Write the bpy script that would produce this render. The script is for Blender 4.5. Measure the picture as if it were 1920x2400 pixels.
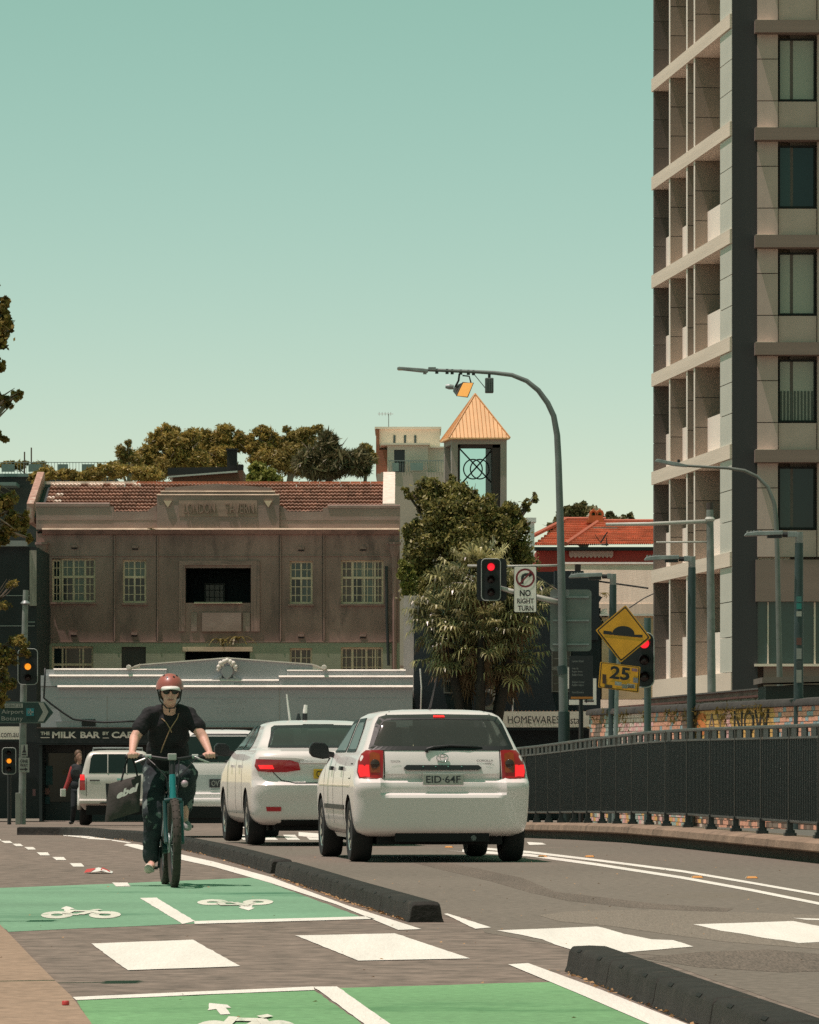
import bpy, bmesh, math, random
import numpy as np
from mathutils import Vector, Matrix
from mathutils.geometry import delaunay_2d_cdt

sc = bpy.context.scene
for o in list(bpy.data.objects): bpy.data.objects.remove(o)
RND = random.Random(11)
# ------------------------------------------------------------------ camera, sky, sun, exposure
F, H0, CX, HY = 12000.0, 1.03, 960.0, 1780.0      # focal length in photo pixels, eye height, principal column, horizon row
cd = bpy.data.cameras.new('camera'); cam = bpy.data.objects.new('camera', cd); sc.collection.objects.link(cam)
cam.location = (0, 0, H0); cam.rotation_euler = (math.radians(90), 0, 0)
cd.sensor_fit = 'VERTICAL'; cd.sensor_height = 36.0; cd.sensor_width = 28.8; cd.lens = 36.0*F/2400
cd.shift_y = (HY-1200)/2400; cd.clip_start = 0.5; cd.clip_end = 6000
sc.camera = cam
SUN = Vector((-0.27, -0.085, 0.958)).normalized()
wd = bpy.data.worlds.new('World'); sc.world = wd; wd.use_nodes = True
nt = wd.node_tree; nt.nodes.clear()
sky = nt.nodes.new('ShaderNodeTexSky'); sky.sky_type = 'NISHITA'; sky.sun_disc = False
sky.sun_elevation = math.asin(SUN.z); sky.sun_rotation = math.atan2(SUN.x, SUN.y)
sky.altitude = 0; sky.air_density = 0.6; sky.dust_density = 0.3; sky.ozone_density = 6.0
sep = nt.nodes.new('ShaderNodeSeparateColor'); com = nt.nodes.new('ShaderNodeCombineColor')      # film-like grade of the whole sky
nt.links.new(sky.outputs[0], sep.inputs[0])
for i, (gain, gam) in enumerate(((1.17, 1.2), (1.67, .72), (.352, 1.3))):
    pw_ = nt.nodes.new('ShaderNodeMath'); pw_.operation = 'POWER'; pw_.inputs[1].default_value = gam
    mu_ = nt.nodes.new('ShaderNodeMath'); mu_.operation = 'MULTIPLY'; mu_.inputs[1].default_value = gain
    nt.links.new(sep.outputs[i], pw_.inputs[0]); nt.links.new(pw_.outputs[0], mu_.inputs[0]); nt.links.new(mu_.outputs[0], com.inputs[i])
bg = nt.nodes.new('ShaderNodeBackground'); bg.inputs[1].default_value = 0.15
wo = nt.nodes.new('ShaderNodeOutputWorld')
nt.links.new(com.outputs[0], bg.inputs[0]); nt.links.new(bg.outputs[0], wo.inputs[0])
sl = bpy.data.lights.new('sun', 'SUN'); sl.energy = 4.1; sl.angle = math.radians(0.53); sl.color = (1.0, 0.815, 0.765)
so = bpy.data.objects.new('sun', sl); sc.collection.objects.link(so); so.location = (-20, 20, 60)
so.rotation_euler = SUN.to_track_quat('Z', 'Y').to_euler()
sc.view_settings.view_transform = 'Standard'; sc.view_settings.look = 'None'
sc.view_settings.exposure = 0.0; sc.view_settings.gamma = 1.0; sc.view_settings.use_curve_mapping = False
sc.cycles.use_denoising = False; sc.cycles.max_bounces = 6

# ------------------------------------------------------------------ helpers
COL = sc.collection
GP = [(-50, 0), (60, 0), (64, -.015), (70, -.07), (77, -.15), (90, -.26), (100, -.34), (114, -.45), (130, -.62), (150, -.8), (200, -.9), (6000, -.9)]
def G(d):
    for (a, za), (b, zb) in zip(GP, GP[1:]):
        if d <= b: return za+(zb-za)*(d-a)/(b-a)
    return -.9
def W(px, py, d): return Vector(((px-CX)/F*d, d, H0+(HY-py)/F*d))
def X(px, d): return (px-CX)/F*d
def Z(py, d): return H0+(HY-py)/F*d
def gp(px, py):
    a, b = 5.0, 900.0
    for _ in range(50):
        m = (a+b)/2
        if HY+(H0-G(m))*F/m > py: a = m
        else: b = m
    return X(px, a), a
def thing(name, label, cat, loc=(0, 0, 0), rz=0, group=None):
    o = bpy.data.objects.new(name, None); COL.objects.link(o); o.location = loc; o.rotation_euler = (0, 0, rz)
    o.empty_display_size = .2
    return tag(o, label, cat, group)
def tag(o, label=None, cat=None, group=None, kind=None):
    if label: o['label'] = label
    if cat: o['category'] = cat
    if group: o['group'] = group
    if kind: o['kind'] = kind
    return o
class MB:
    def __init__(s): s.v = []; s.f = []; s.m = []
    def add(s, vs, fs, mi=0):
        b = len(s.v); s.v += [tuple(v) for v in vs]; s.f += [tuple(i+b for i in f) for f in fs]; s.m += [mi]*len(fs); return s
    def box(s, x0, x1, y0, y1, z0, z1, mi=0, M=None):
        vs = [Vector((x, y, z)) for z in (z0, z1) for y in (y0, y1) for x in (x0, x1)]
        if M is not None: vs = [M @ v for v in vs]
        return s.add(vs, [(0, 2, 3, 1), (4, 5, 7, 6), (0, 1, 5, 4), (2, 6, 7, 3), (0, 4, 6, 2), (1, 3, 7, 5)], mi)
    def pbox(s, px0, py0, px1, py1, d, y0, y1, mi=0):        # a box whose front outline is given at depth d
        return s.box(X(px0, d), X(px1, d), d+y0, d+y1, Z(py1, d), Z(py0, d), mi)
    def prism(s, pts, vec, mi=0):
        n = len(pts); pts = [Vector(p) for p in pts]; vec = Vector(vec)
        return s.add(pts+[p+vec for p in pts], [tuple(range(n-1, -1, -1)), tuple(range(n, 2*n))]+[(i, (i+1) % n, n+(i+1) % n, n+i) for i in range(n)], mi)
    def tube(s, pts, r, n=8, mi=0, closed=False):
        pts = [Vector(p) for p in pts]; k = len(pts); rs = r if isinstance(r, (list, tuple)) else [r]*k
        up = None; vs = []
        for i in range(k):
            a = pts[(i-1) % k] if (closed or i > 0) else pts[i]; b = pts[(i+1) % k] if (closed or i < k-1) else pts[i]
            t = (b-a).normalized()
            if up is None:
                up = Vector((0, 0, 1)) if abs(t.z) < .9 else Vector((1, 0, 0))
            u = up-t*up.dot(t)
            if u.length < 1e-5: u = t.orthogonal()
            u.normalize(); w = t.cross(u); up = u
            vs += [pts[i]+(u*math.cos(2*math.pi*j/n)+w*math.sin(2*math.pi*j/n))*rs[i] for j in range(n)]
        fs = []
        for i in range(k if closed else k-1):
            for j in range(n):
                a = i*n+j; b = i*n+(j+1) % n; i2 = (i+1) % k
                fs.append((a, b, i2*n+(j+1) % n, i2*n+j))
        if not closed: fs += [tuple(range(n-1, -1, -1)), tuple((k-1)*n+j for j in range(n))]
        return s.add(vs, fs, mi)
    def lathe(s, prof, c, axis=(0, 0, 1), n=20, mi=0):       # prof: (radius, distance along the axis)
        ax = Vector(axis).normalized(); u = ax.orthogonal().normalized(); w = ax.cross(u); c = Vector(c); k = len(prof)
        vs = [c+ax*h+(u*math.cos(2*math.pi*j/n)+w*math.sin(2*math.pi*j/n))*r for r, h in prof for j in range(n)]
        fs = [(i*n+j, i*n+(j+1) % n, (i+1)*n+(j+1) % n, (i+1)*n+j) for i in range(k-1) for j in range(n)]
        fs += [tuple(range(n-1, -1, -1)), tuple((k-1)*n+j for j in range(n))]
        return s.add(vs, fs, mi)
    def build(s, name, mats, par=None, smooth=False, sharp=None, bevel=0, local=False):
        me = bpy.data.meshes.new(name)
        off = Vector(par.location) if (par is not None and not local) else Vector((0, 0, 0))
        q = par
        while q is not None and not local and q.parent is not None: q = q.parent; off = off+Vector(q.location)
        me.from_pydata([(v[0]-off.x, v[1]-off.y, v[2]-off.z) for v in s.v], [], s.f)
        for m in (mats if isinstance(mats, (list, tuple)) else [mats]): me.materials.append(m)
        if any(s.m): me.polygons.foreach_set('material_index', s.m)
        me.update(); bm = bmesh.new(); bm.from_mesh(me); bmesh.ops.recalc_face_normals(bm, faces=bm.faces); bm.to_mesh(me); bm.free()
        if smooth:
            me.polygons.foreach_set('use_smooth', [True]*len(me.polygons))
            if sharp: me.set_sharp_from_angle(angle=math.radians(sharp))
        o = bpy.data.objects.new(name, me); COL.objects.link(o)
        if par is not None: o.parent = par
        if bevel:
            b = o.modifiers.new('bevel', 'BEVEL'); b.width = bevel; b.segments = 2; b.limit_method = 'ANGLE'
        return o
UC = {}
def piece(name, par, c, s, mat, rz=0, rel=False, rx=0, ry=0, shape='box'):      # shared unit mesh, sized by object scale
    key = (mat.name, shape)
    if key not in UC:
        mb = MB()
        if shape == 'box': mb.box(-.5, .5, -.5, .5, -.5, .5)
        elif shape == 'pane': mb.add([(-.5, 0, -.5), (.5, 0, -.5), (.5, 0, .5), (-.5, 0, .5)], [(0, 1, 2, 3)])
        elif shape == 'cyl': mb.lathe([(.5, -.5), (.5, .5)], (0, 0, 0), n=10)
        me = bpy.data.meshes.new(name); me.from_pydata(mb.v, [], mb.f); me.materials.append(mat); UC[key] = me
    o = bpy.data.objects.new(name, UC[key]); COL.objects.link(o)
    off = Vector((0, 0, 0)); q = par
    while q is not None and not rel: off += Vector(q.location); q = q.parent
    o.parent = par; o.location = Vector(c)-off; o.scale = s; o.rotation_euler = (rx, ry, rz)
    return o
def lip(name, par, px0, py0, px1, py1, d, y0, y1, mat, lo=.3):      # moulding whose front top edge is a 45 degree wash
    x0, x1, z0, z1 = X(px0, d), X(px1, d), Z(py1, d), Z(py0, d); h = z1-z0; ch = h*(1-lo); mb = MB()
    pr = [(d+y0, z0), (d+y0, z0+h*lo), (d+y0+ch, z1), (d+y1, z1), (d+y1, z0)]
    mb.prism([(x0, a, b) for a, b in pr], (x1-x0, 0, 0)); return mb.build(name, mat, par)
def wpiece(name, par, x0, x1, y0, y1, z0, z1, mat):
    return piece(name, par, ((x0+x1)/2, (y0+y1)/2, (z0+z1)/2), (abs(x1-x0), abs(y1-y0), abs(z1-z0)), mat)
def ppiece(name, par, px0, py0, px1, py1, d, y0, y1, mat):
    return wpiece(name, par, X(px0, d), X(px1, d), d+y0, d+y1, Z(py1, d), Z(py0, d), mat)
def grid_fill(poly, step, inner=None):
    P = [Vector(p) for p in poly]; bd = []
    for a, b in zip(P, P[1:]+P[:1]):
        k = max(1, int((b-a).length/step))
        bd += [a+(b-a)*i/k for i in range(k)]
    step = inner or step; n = len(bd); xs = [p.x for p in P]; ys = [p.y for p in P]; pts = list(bd)
    def inside(q):
        c = False
        for a, b in zip(P, P[1:]+P[:1]):
            if (a.y > q.y) != (b.y > q.y) and q.x < (b.x-a.x)*(q.y-a.y)/(b.y-a.y)+a.x: c = not c
        return c
    BD = np.array([(q.x, q.y) for q in bd]); yy = min(ys)+step*.5
    while yy < max(ys):
        xx = min(xs)+step*.5
        while xx < max(xs):
            q = Vector((xx, yy))
            if inside(q) and ((BD[:, 0]-xx)**2+(BD[:, 1]-yy)**2).min() > (step*.4)**2: pts.append(q)
            xx += step
        yy += step
    r = delaunay_2d_cdt(pts, [], [list(range(n))], 1, 1e-6)
    return r[0], [tuple(f) for f in r[2]], n
TXT = {}
def text_mesh(s, bold=0.0, spacing=1.0):
    k = (s, bold, spacing)
    if k not in TXT:
        cu = bpy.data.curves.new('t', 'FONT'); cu.body = s; cu.offset = bold; cu.resolution_u = 3; cu.fill_mode = 'FRONT'; cu.space_character = spacing
        cu.align_x = 'LEFT'; ob = bpy.data.objects.new('t', cu)
        me = bpy.data.meshes.new_from_object(ob)
        v = [(p.co.x, p.co.y) for p in me.vertices]; f = [tuple(p.vertices) for p in me.polygons]
        bpy.data.objects.remove(ob); bpy.data.curves.remove(cu); bpy.data.meshes.remove(me)
        x0 = min(a for a, b in v); x1 = max(a for a, b in v); y0 = min(b for a, b in v); y1 = max(b for a, b in v)
        TXT[k] = ([((a-x0)/(x1-x0), (b-y0)/(y1-y0)) for a, b in v], f)
    return TXT[k]
def text(s, p0, pu, pv, mat, par, bold=0.0, depth=0, name='lettering', local=False, spacing=1.0):
    """letters filling the parallelogram p0, p0+pu, p0+pv"""
    v, f = text_mesh(s, bold, spacing); p0, pu, pv = Vector(p0), Vector(pu), Vector(pv); mb = MB()
    mb.add([p0+pu*a+pv*b for a, b in v], f)
    o = mb.build(name, mat, par, local=local)
    if depth:
        m = o.modifiers.new('s', 'SOLIDIFY'); m.thickness = depth; m.offset = 0
    return o
def ptext(s, px0, py0, px1, py1, d, mat, par, y=0, **k):
    a = W(px0, py1, d); a.y += y
    return text(s, a, (X(px1, d)-X(px0, d), 0, 0), (0, 0, Z(py0, d)-Z(py1, d)), mat, par, **k)

# ------------------------------------------------------------------ materials
MATS = {}
def mat(name, col, rough=.7, metal=0.0, var=.1, scale=2.0, bump=0.0, bscale=30.0, spec=.5, emit=0, ecol=None, objvar=0.0, coat=0.0, detail=6, stain=None, stretch=None, fine=0):
    if name in MATS: return MATS[name]
    m = bpy.data.materials.new(name); m.use_nodes = True; N = m.node_tree.nodes; L = m.node_tree.links
    b = N['Principled BSDF']; b.inputs['Roughness'].default_value = rough; b.inputs['Metallic'].default_value = metal
    b.inputs['Specular IOR Level'].default_value = spec
    if coat: b.inputs['Coat Weight'].default_value = coat; b.inputs['Coat Roughness'].default_value = .05
    tc = N.new('ShaderNodeTexCoord'); src = tc.outputs['Object']
    if stretch:
        mp = N.new('ShaderNodeMapping'); mp.inputs['Scale'].default_value = stretch; L.new(src, mp.inputs[0]); src = mp.outputs[0]
    def noise(sca, det=detail, rg=.6):
        n = N.new('ShaderNodeTexNoise'); n.inputs['Scale'].default_value = sca; n.inputs['Detail'].default_value = det; n.inputs['Roughness'].default_value = rg
        L.new(src, n.inputs['Vector']); return n.outputs['Fac']
    def mapr(fac, a0, a1, b0, b1):
        r = N.new('ShaderNodeMapRange'); L.new(fac, r.inputs[0])
        for i, q in enumerate((a0, a1, b0, b1)): r.inputs[1+i].default_value = q
        return r.outputs[0]
    def mul(c, f):
        x = N.new('ShaderNodeMix'); x.data_type = 'RGBA'; x.blend_type = 'MULTIPLY'; x.inputs[0].default_value = 1
        if isinstance(c, tuple): x.inputs[6].default_value = c
        else: L.new(c, x.inputs[6])
        L.new(f, x.inputs[7]); return x.outputs[2]
    c = tuple(col)+(1,)
    if var: c = mul(c, mapr(noise(scale), .3, .7, 1-var, 1+var))
    if fine: c = mul(c, mapr(noise(bscale, 3, .7), .3, .7, 1-fine, 1+fine))
    if objvar:
        oi = N.new('ShaderNodeObjectInfo'); c = mul(c, mapr(oi.outputs['Random'], 0, 1, 1-objvar, 1+objvar))
    if stain:      # (colour, threshold, scale): blotches with a shape of their own
        x = N.new('ShaderNodeMix'); x.data_type = 'RGBA'; L.new(mapr(noise(stain[2], 8, .65), stain[1], stain[1]+.12, 0, 1), x.inputs[0])
        if isinstance(c, tuple): x.inputs[6].default_value = c
        else: L.new(c, x.inputs[6])
        x.inputs[7].default_value = tuple(stain[0])+(1,); c = x.outputs[2]
    if isinstance(c, tuple): b.inputs['Base Color'].default_value = c
    else: L.new(c, b.inputs['Base Color'])
    if bump:
        bp = N.new('ShaderNodeBump'); bp.inputs['Strength'].default_value = bump; bp.inputs['Distance'].default_value = .02
        L.new(noise(bscale, 4), bp.inputs['Height']); L.new(bp.outputs[0], b.inputs['Normal'])
    if emit:
        b.inputs['Emission Color'].default_value = tuple(ecol or col)+(1,); b.inputs['Emission Strength'].default_value = emit
    MATS[name] = m; return m
def leaf_mat(name, col, col2, trans=.35, rough=.5, spec=.4):
    m = bpy.data.materials.new(name); m.use_nodes = True; N = m.node_tree.nodes; L = m.node_tree.links
    b = N['Principled BSDF']; b.inputs['Roughness'].default_value = rough; b.inputs['Specular IOR Level'].default_value = spec
    at = N.new('ShaderNodeAttribute'); at.attribute_name = 'hue'
    x = N.new('ShaderNodeMix'); x.data_type = 'RGBA'; x.inputs[6].default_value = tuple(col)+(1,); x.inputs[7].default_value = tuple(col2)+(1,)
    L.new(at.outputs['Fac'], x.inputs[0]); L.new(x.outputs[2], b.inputs['Base Color'])
    t = N.new('ShaderNodeBsdfTranslucent'); L.new(x.outputs[2], t.inputs[0])
    ms = N.new('ShaderNodeMixShader'); ms.inputs[0].default_value = trans; L.new(b.outputs[0], ms.inputs[1]); L.new(t.outputs[0], ms.inputs[2])
    L.new(ms.outputs[0], N['Material Output'].inputs[0]); MATS[name] = m; return m
def brick_mat(name, col, col2, mortar, scale=1.0, rough=.85, bw=.24, bh=.086, bump=.5, var=.2):
    m = mat(name, col, rough, var=var, scale=.9); N = m.node_tree.nodes; L = m.node_tree.links; b = N['Principled BSDF']
    tc = N.new('ShaderNodeTexCoord'); mp = N.new('ShaderNodeMapping'); mp.inputs['Rotation'].default_value = (math.radians(90), 0, 0)
    L.new(tc.outputs['Object'], mp.inputs[0]); bt = N.new('ShaderNodeTexBrick'); L.new(mp.outputs[0], bt.inputs[0])
    bt.inputs['Color1'].default_value = tuple(col)+(1,); bt.inputs['Color2'].default_value = tuple(col2)+(1,); bt.inputs['Mortar'].default_value = tuple(mortar)+(1,)
    bt.inputs['Scale'].default_value = scale; bt.inputs['Brick Width'].default_value = bw; bt.inputs['Row Height'].default_value = bh; bt.inputs['Mortar Size'].default_value = .006
    old = b.inputs['Base Color'].links[0].from_socket; x = N.new('ShaderNodeMix'); x.data_type = 'RGBA'; x.inputs[0].default_value = .5
    L.new(old, x.inputs[6]); L.new(bt.outputs[0], x.inputs[7]); L.new(x.outputs[2], b.inputs['Base Color'])
    bp = N.new('ShaderNodeBump'); bp.inputs['Strength'].default_value = bump; bp.inputs['Distance'].default_value = .01; bp.invert = True
    L.new(bt.outputs['Fac'], bp.inputs['Height']); L.new(bp.outputs[0], b.inputs['Normal']); return m
def glass(name, col, rough=.08, spec=.35, var=0.0): return mat(name, col, rough, spec=spec, var=var, scale=1.5)

M_black = mat('black_plastic', (.012, .014, .016), .5, var=.1)
M_rubber = mat('tyre_rubber', (.016, .016, .017), .85, var=.2, scale=8)
M_dark = mat('underbody_dark', (.008, .009, .01), .9)
M_galv = mat('galvanised_steel', (.27, .30, .30), .5, .4, var=.25, scale=6)
M_gpole = mat('weathered_pole', (.22, .235, .22), .65, .2, var=.25, scale=5, stain=((.08, .09, .085), .62, 3))
M_green_pole = mat('dark_green_pole', (.03, .055, .056), .55, .0, var=.2, scale=5)
M_white = mat('white_paint', (.78, .76, .72), .5, var=.05)
M_signwhite = mat('sign_white', (.86, .80, .74), .55, var=.08, scale=6)
M_signblack = mat('sign_black', (.015, .015, .017), .55)
M_chrome = mat('chrome', (.7, .7, .7), .12, 1.0, var=0)
M_alloy = mat('alloy_wheel', (.45, .45, .44), .3, .8, var=.05)
# ------------------------------------------------------------------ ground, road, path, markings
M_asph = mat('asphalt_warm', (.185, .140, .117), .9, var=.13, scale=.7, bump=.4, bscale=42, fine=.42, stretch=(.125, .095, .08), stain=((.21, .145, .108), .62, .9))
M_asph2 = mat('asphalt_grey', (.170, .139, .116), .88, var=.14, scale=.6, bump=.5, bscale=70, fine=.26, stretch=(.20, .150, .118), stain=((.165, .132, .10), .56, .5))
M_asph3 = mat('asphalt_patch', (.205, .166, .136), .85, var=.08, scale=1.2, bump=.3, bscale=110, fine=.28, stretch=(1, .055, 1))
M_asph4 = mat('asphalt_rough', (.145, .112, .092), .92, var=.2, scale=2, bump=.5, bscale=110, fine=.5, stretch=(1, .055, 1))
M_path = mat('concrete_path', (.31, .21, .15), .85, var=.16, scale=1.3, bump=.25, bscale=45, fine=.22, stretch=(.23, .15, .105), stain=((.31, .19, .125), .60, 1.4))
M_paint = mat('line_paint', (.78, .735, .68), .75, var=.07, scale=5, bump=.25, bscale=110, fine=.09, stretch=(1, .055, 1), stain=((.42, .38, .33), .72, 5))
M_green = mat('green_lane_paint', (.175, .33, .21), .85, var=.2, scale=1.6, bump=.4, bscale=110, fine=.2, stretch=(.16, .20, .145), stain=((.055, .17, .095), .57, 2.0))
M_green2 = mat('green_lane_paint_bright', (.150, .315, .145), .85, var=.2, scale=1.8, bump=.4, bscale=110, fine=.22, stretch=(.145, .185, .105), stain=((.04, .15, .055), .57, 2.4))
M_worn = mat('worn_paint', (.66, .64, .56), .8, var=.15, scale=5, fine=.15, bscale=110, stretch=(1, .2, 1), stain=((.26, .36, .25), .54, 7))
M_ground = mat('far_ground', (.20, .175, .145), .9, var=.2, scale=.1)

def ground_strip(name, x0, x1, ds, m, dz=0.0, kind='structure'):
    mb = MB(); xs = [x0+(x1-x0)*i/6 for i in range(7)]
    mb.add([(x, d, G(d)+dz) for d in ds for x in xs], [(j*7+i, j*7+i+1, (j+1)*7+i+1, (j+1)*7+i) for j in range(len(ds)-1) for i in range(6)])
    o = mb.build(name, m); o['kind'] = kind; return o
ground_strip('ground', -3000, 3000, [-60, 0, 30, 60, 64, 67, 70, 77, 90, 100, 114, 130, 150, 200, 400, 1500, 5000], M_ground, -.03)
ground_strip('road', -40, 30, [-10, 0, 10, 20, 30, 40, 50, 60, 62, 64, 66, 68, 70, 73, 77, 83, 90, 100, 107, 114, 122, 130, 140, 149], M_asph, 0)
def sheet(name, poly, m, h, step=1.5, jit=0):
    pts = [gp(*p) for p in poly]; v, f, n = grid_fill(pts, step, max(step, 2.0))
    if jit: v = [p+Vector((RND.gauss(0, .006), RND.gauss(0, .03)))*jit if i < n else p for i, p in enumerate(v)]
    mb = MB(); mb.add([(p.x, p.y, G(p.y)+h) for p in v], f); o = mb.build(name, m); o['kind'] = 'structure'; return o
def strip(name, Lp, Rp, m, h):
    mb = MB(); pts = []
    for a, b in zip(Lp, Rp):
        for q in (gp(*a), gp(*b)): pts.append((q[0], q[1], G(q[1])+h))
    mb.add(pts, [(2*i, 2*i+1, 2*i+3, 2*i+2) for i in range(len(Lp)-1)])
    o = mb.build(name, m); o['kind'] = 'structure'; return o
# concrete footpath at the lower left
mb = MB(); edge = [(-60, 2120), (0, 2171), (40, 2212), (72, 2246), (118, 2293), (167, 2340), (211, 2400), (260, 2480)]
pl = [gp(*p) for p in edge]
M = [(p[0], p[1], .012) for p in pl]; Lf = [(p[0]-4.5, p[1], .012) for p in pl]
mb.add(M+Lf, [(i, i+1, len(M)+i+1, len(M)+i) for i in range(len(M)-1)]); o = mb.build('footpath', M_path); o['kind'] = 'structure'
# the grey carriageway beside the bike lane
lane = [(1140, 2186), (1100, 2150), (1060, 2150), (990, 2132), (880, 2098), (760, 2062), (640, 2026), (520, 1997), (430, 1980), (400, 1960), (700, 1955), (1260, 1963), (1560, 1982), (1960, 2018), (2200, 2060), (2350, 2170), (2100, 2290), (1850, 2260), (1500, 2236), (1330, 2220)]
sheet('carriageway', lane, M_asph2, .0012, .9, 1.5)
sheet('carriageway', [(1452, 2240), (1700, 2240), (2100, 2296), (2300, 2470), (2150, 2470), (1950, 2395), (1750, 2320), (1560, 2262)], M_asph2, .0012, .9, 1.5)
sheet('road_patch', [(1262, 2146), (1330, 2137), (1480, 2133), (1660, 2137), (1960, 2146), (2100, 2200), (1960, 2228), (1700, 2208), (1560, 2190), (1440, 2172), (1310, 2160)], M_asph3, .0024, 1.2)
sheet('road_patch', [(1000, 2015), (1120, 2036), (1225, 2058), (1300, 2090), (1400, 2102), (1530, 2118), (1720, 2130), (1700, 2139), (1480, 2128), (1330, 2112), (1240, 2092), (1150, 2066), (1040, 2040), (960, 2020)], M_asph4, .002, 1.2)
sheet('road_patch', [(1500, 2246), (1640, 2232), (1800, 2226), (1980, 2242), (2000, 2275), (1840, 2280), (1640, 2268)], M_asph4, .0022, 1.0)
# green bike boxes and white paint
sheet('green_lane', [(-60, 2084), (300, 2070), (598, 2057), (735, 2108), (857, 2153), (430, 2166), (22, 2184), (-10, 2163), (-60, 2123)], M_green, .0016, .3, .7)
sheet('green_lane', [(181, 2345), (460, 2334), (738, 2322), (870, 2415), (930, 2456), (252, 2456), (211, 2400)], M_green2, .0016, .2, .5)
sheet('green_lane', [(793, 2316), (1050, 2309), (1288, 2302), (1350, 2322), (1525, 2398), (1650, 2456), (985, 2452), (912, 2400)], M_green2, .0016, .2, .5)
def mark(poly, h=.0042): return sheet('road_marking', poly, M_paint, h, .2, .3)
strip('edge_line', [(148, 1959), (200, 1965), (297, 1983), (345, 1996), (430, 2017), (500, 2032), (636, 2071), (789, 2121), (934, 2181)],
      [(150, 1955), (205, 1960), (300, 1974), (350, 1986), (437, 2006), (500, 2020), (636, 2057), (816, 2124), (988, 2179)], M_paint, .0042)
strip('edge_line', [(1191, 2262), (1350, 2328), (1517, 2400), (1640, 2452)], [(1238, 2259), (1410, 2322), (1605, 2400), (1735, 2456)], M_paint, .0042)
mark([(1041, 2143), (1049, 2142), (1151, 2175), (1113, 2178)])
mark([(214, 2213), (452, 2204), (563, 2266), (299, 2276)]); mark([(693, 2194), (926, 2189), (1102, 2248), (840, 2253)])
mark([(1165, 2182), (1300, 2177), (1400, 2173), (1436, 2182), (1461, 2190), (1527, 2203), (1578, 2205), (1626, 2220), (1466, 2234), (1350, 2230), (1300, 2215), (1272, 2203), (1220, 2192)])
mark([(1626, 2168), (1740, 2164), (1859, 2160), (1930, 2174), (1990, 2184), (2010, 2205), (1873, 2212), (1840, 2206), (1790, 2200), (1740, 2190), (1690, 2183)])
mark([(1858, 2153), (1990, 2156), (1990, 2160), (1890, 2157)])
mark([(456, 2160), (858, 2149), (878, 2155), (456, 2167)]); mark([(328, 2106), (367, 2105), (457, 2160), (428, 2167)])
mark([(170, 2339), (735, 2314), (738, 2322), (178, 2346)])
mark([(735, 2314), (790, 2314), (912, 2400), (985, 2452), (915, 2452), (851, 2400)])
for a, b, c, e in [(263, 306, 2074, 9), (163, 198, 2028, 8), (123, 156, 2013, 7), (86, 118, 2002, 7), (57, 85, 1989, 6), (29, 55, 1981, 5.5), (2, 30, 1974, 5), (-22, 4, 1968, 5)]:
    mark([(a, c-e/2), (b-7, c-e/2), (b, c+e/2), (a+9, c+e/2)])
mark([(142, 2131), (156, 2125), (175, 2131), (165, 2132), (171, 2137), (150, 2137), (150, 2132)])
mark([(559, 2123), (593, 2122), (590, 2128), (597, 2129), (582, 2135), (558, 2128), (566, 2127)])
mark([(490, 2353), (534, 2357), (542, 2364), (529, 2364), (541, 2379), (517, 2380), (506, 2367), (488, 2370)])
def bike_mark(px0, px1, py0, py1, flip=False):      # the bicycle stencil, stretched along the lane
    def q(u, v):
        if flip: v = 1-v
        return gp(px0+(px1-px0)*u+(v-.5)*8, py1+(py0-py1)*v)
    mb = MB()
    lay = [0]
    def put(pts, fs):
        lay[0] += 1; mb.add([(a, b, .0040+.0006*lay[0]) for a, b in (q(*p) for p in pts)], fs)
    for cu in (.2, .8):
        ring = []
        for k in range(24):
            t = 2*math.pi*k/24
            ring += [(cu+.2*math.cos(t), .42+.42*math.sin(t)), (cu+.075*math.cos(t), .42+.13*math.sin(t))]
        put(ring, [(2*k, 2*k+1, (2*k+3) % 48, (2*k+2) % 48) for k in range(24)])
    def bar(a, b, w):
        d = Vector((b[0]-a[0], b[1]-a[1])).normalized(); n = (-d.y*w, d.x*w)
        put([(a[0]-n[0], a[1]-n[1]), (a[0]+n[0], a[1]+n[1]), (b[0]+n[0], b[1]+n[1]), (b[0]-n[0], b[1]-n[1])], [(0, 1, 2, 3)])
    bar((.3, .5), (.48, .45), .07); bar((.48, .46), (.64, .85), .06); bar((.36, .86), (.66, .84), .06); bar((.64, .86), (.74, .5), .05)
    bar((.3, .55), (.38, .95), .05); bar((.62, .93), (.72, 1.0), .05)
    o = mb.build('bicycle_marking', M_worn); o['kind'] = 'structure'
bike_mark(97, 284, 2134, 2154); bike_mark(462, 640, 2109, 2125, True); bike_mark(450, 700, 2384, 2446)
# double centre line
cA = [(700, 1957), (900, 1975), (1100, 1996), (1240, 2005), (1400, 2027), (1600, 2058), (1760, 2087), (1960, 2127), (2200, 2180)]
strip('centre_line', [(x, y-3) for x, y in cA], [(x, y+3) for x, y in cA], M_paint, .0042)
cB = [(700, 1953), (900, 1968), (1100, 1987), (1240, 1998), (1400, 2017), (1600, 2043), (1760, 2070), (1960, 2105), (2200, 2155)]
strip('centre_line', [(x, y-2.5) for x, y in cB], [(x, y+2.5) for x, y in cB], M_paint, .0042)
mark([(1235, 1974), (1270, 1976), (1281, 1980), (1240, 1981)])
for i in range(6):      # give-way blocks of the far raised crossing, seen under the cars
    mark([(560+i*52, 1957), (588+i*52, 1957), (600+i*52, 1969), (570+i*52, 1969)])
for i in range(3): mark([(560+i*70, 1936), (610+i*70, 1936), (615+i*70, 1941), (560+i*70, 1941)])
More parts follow.
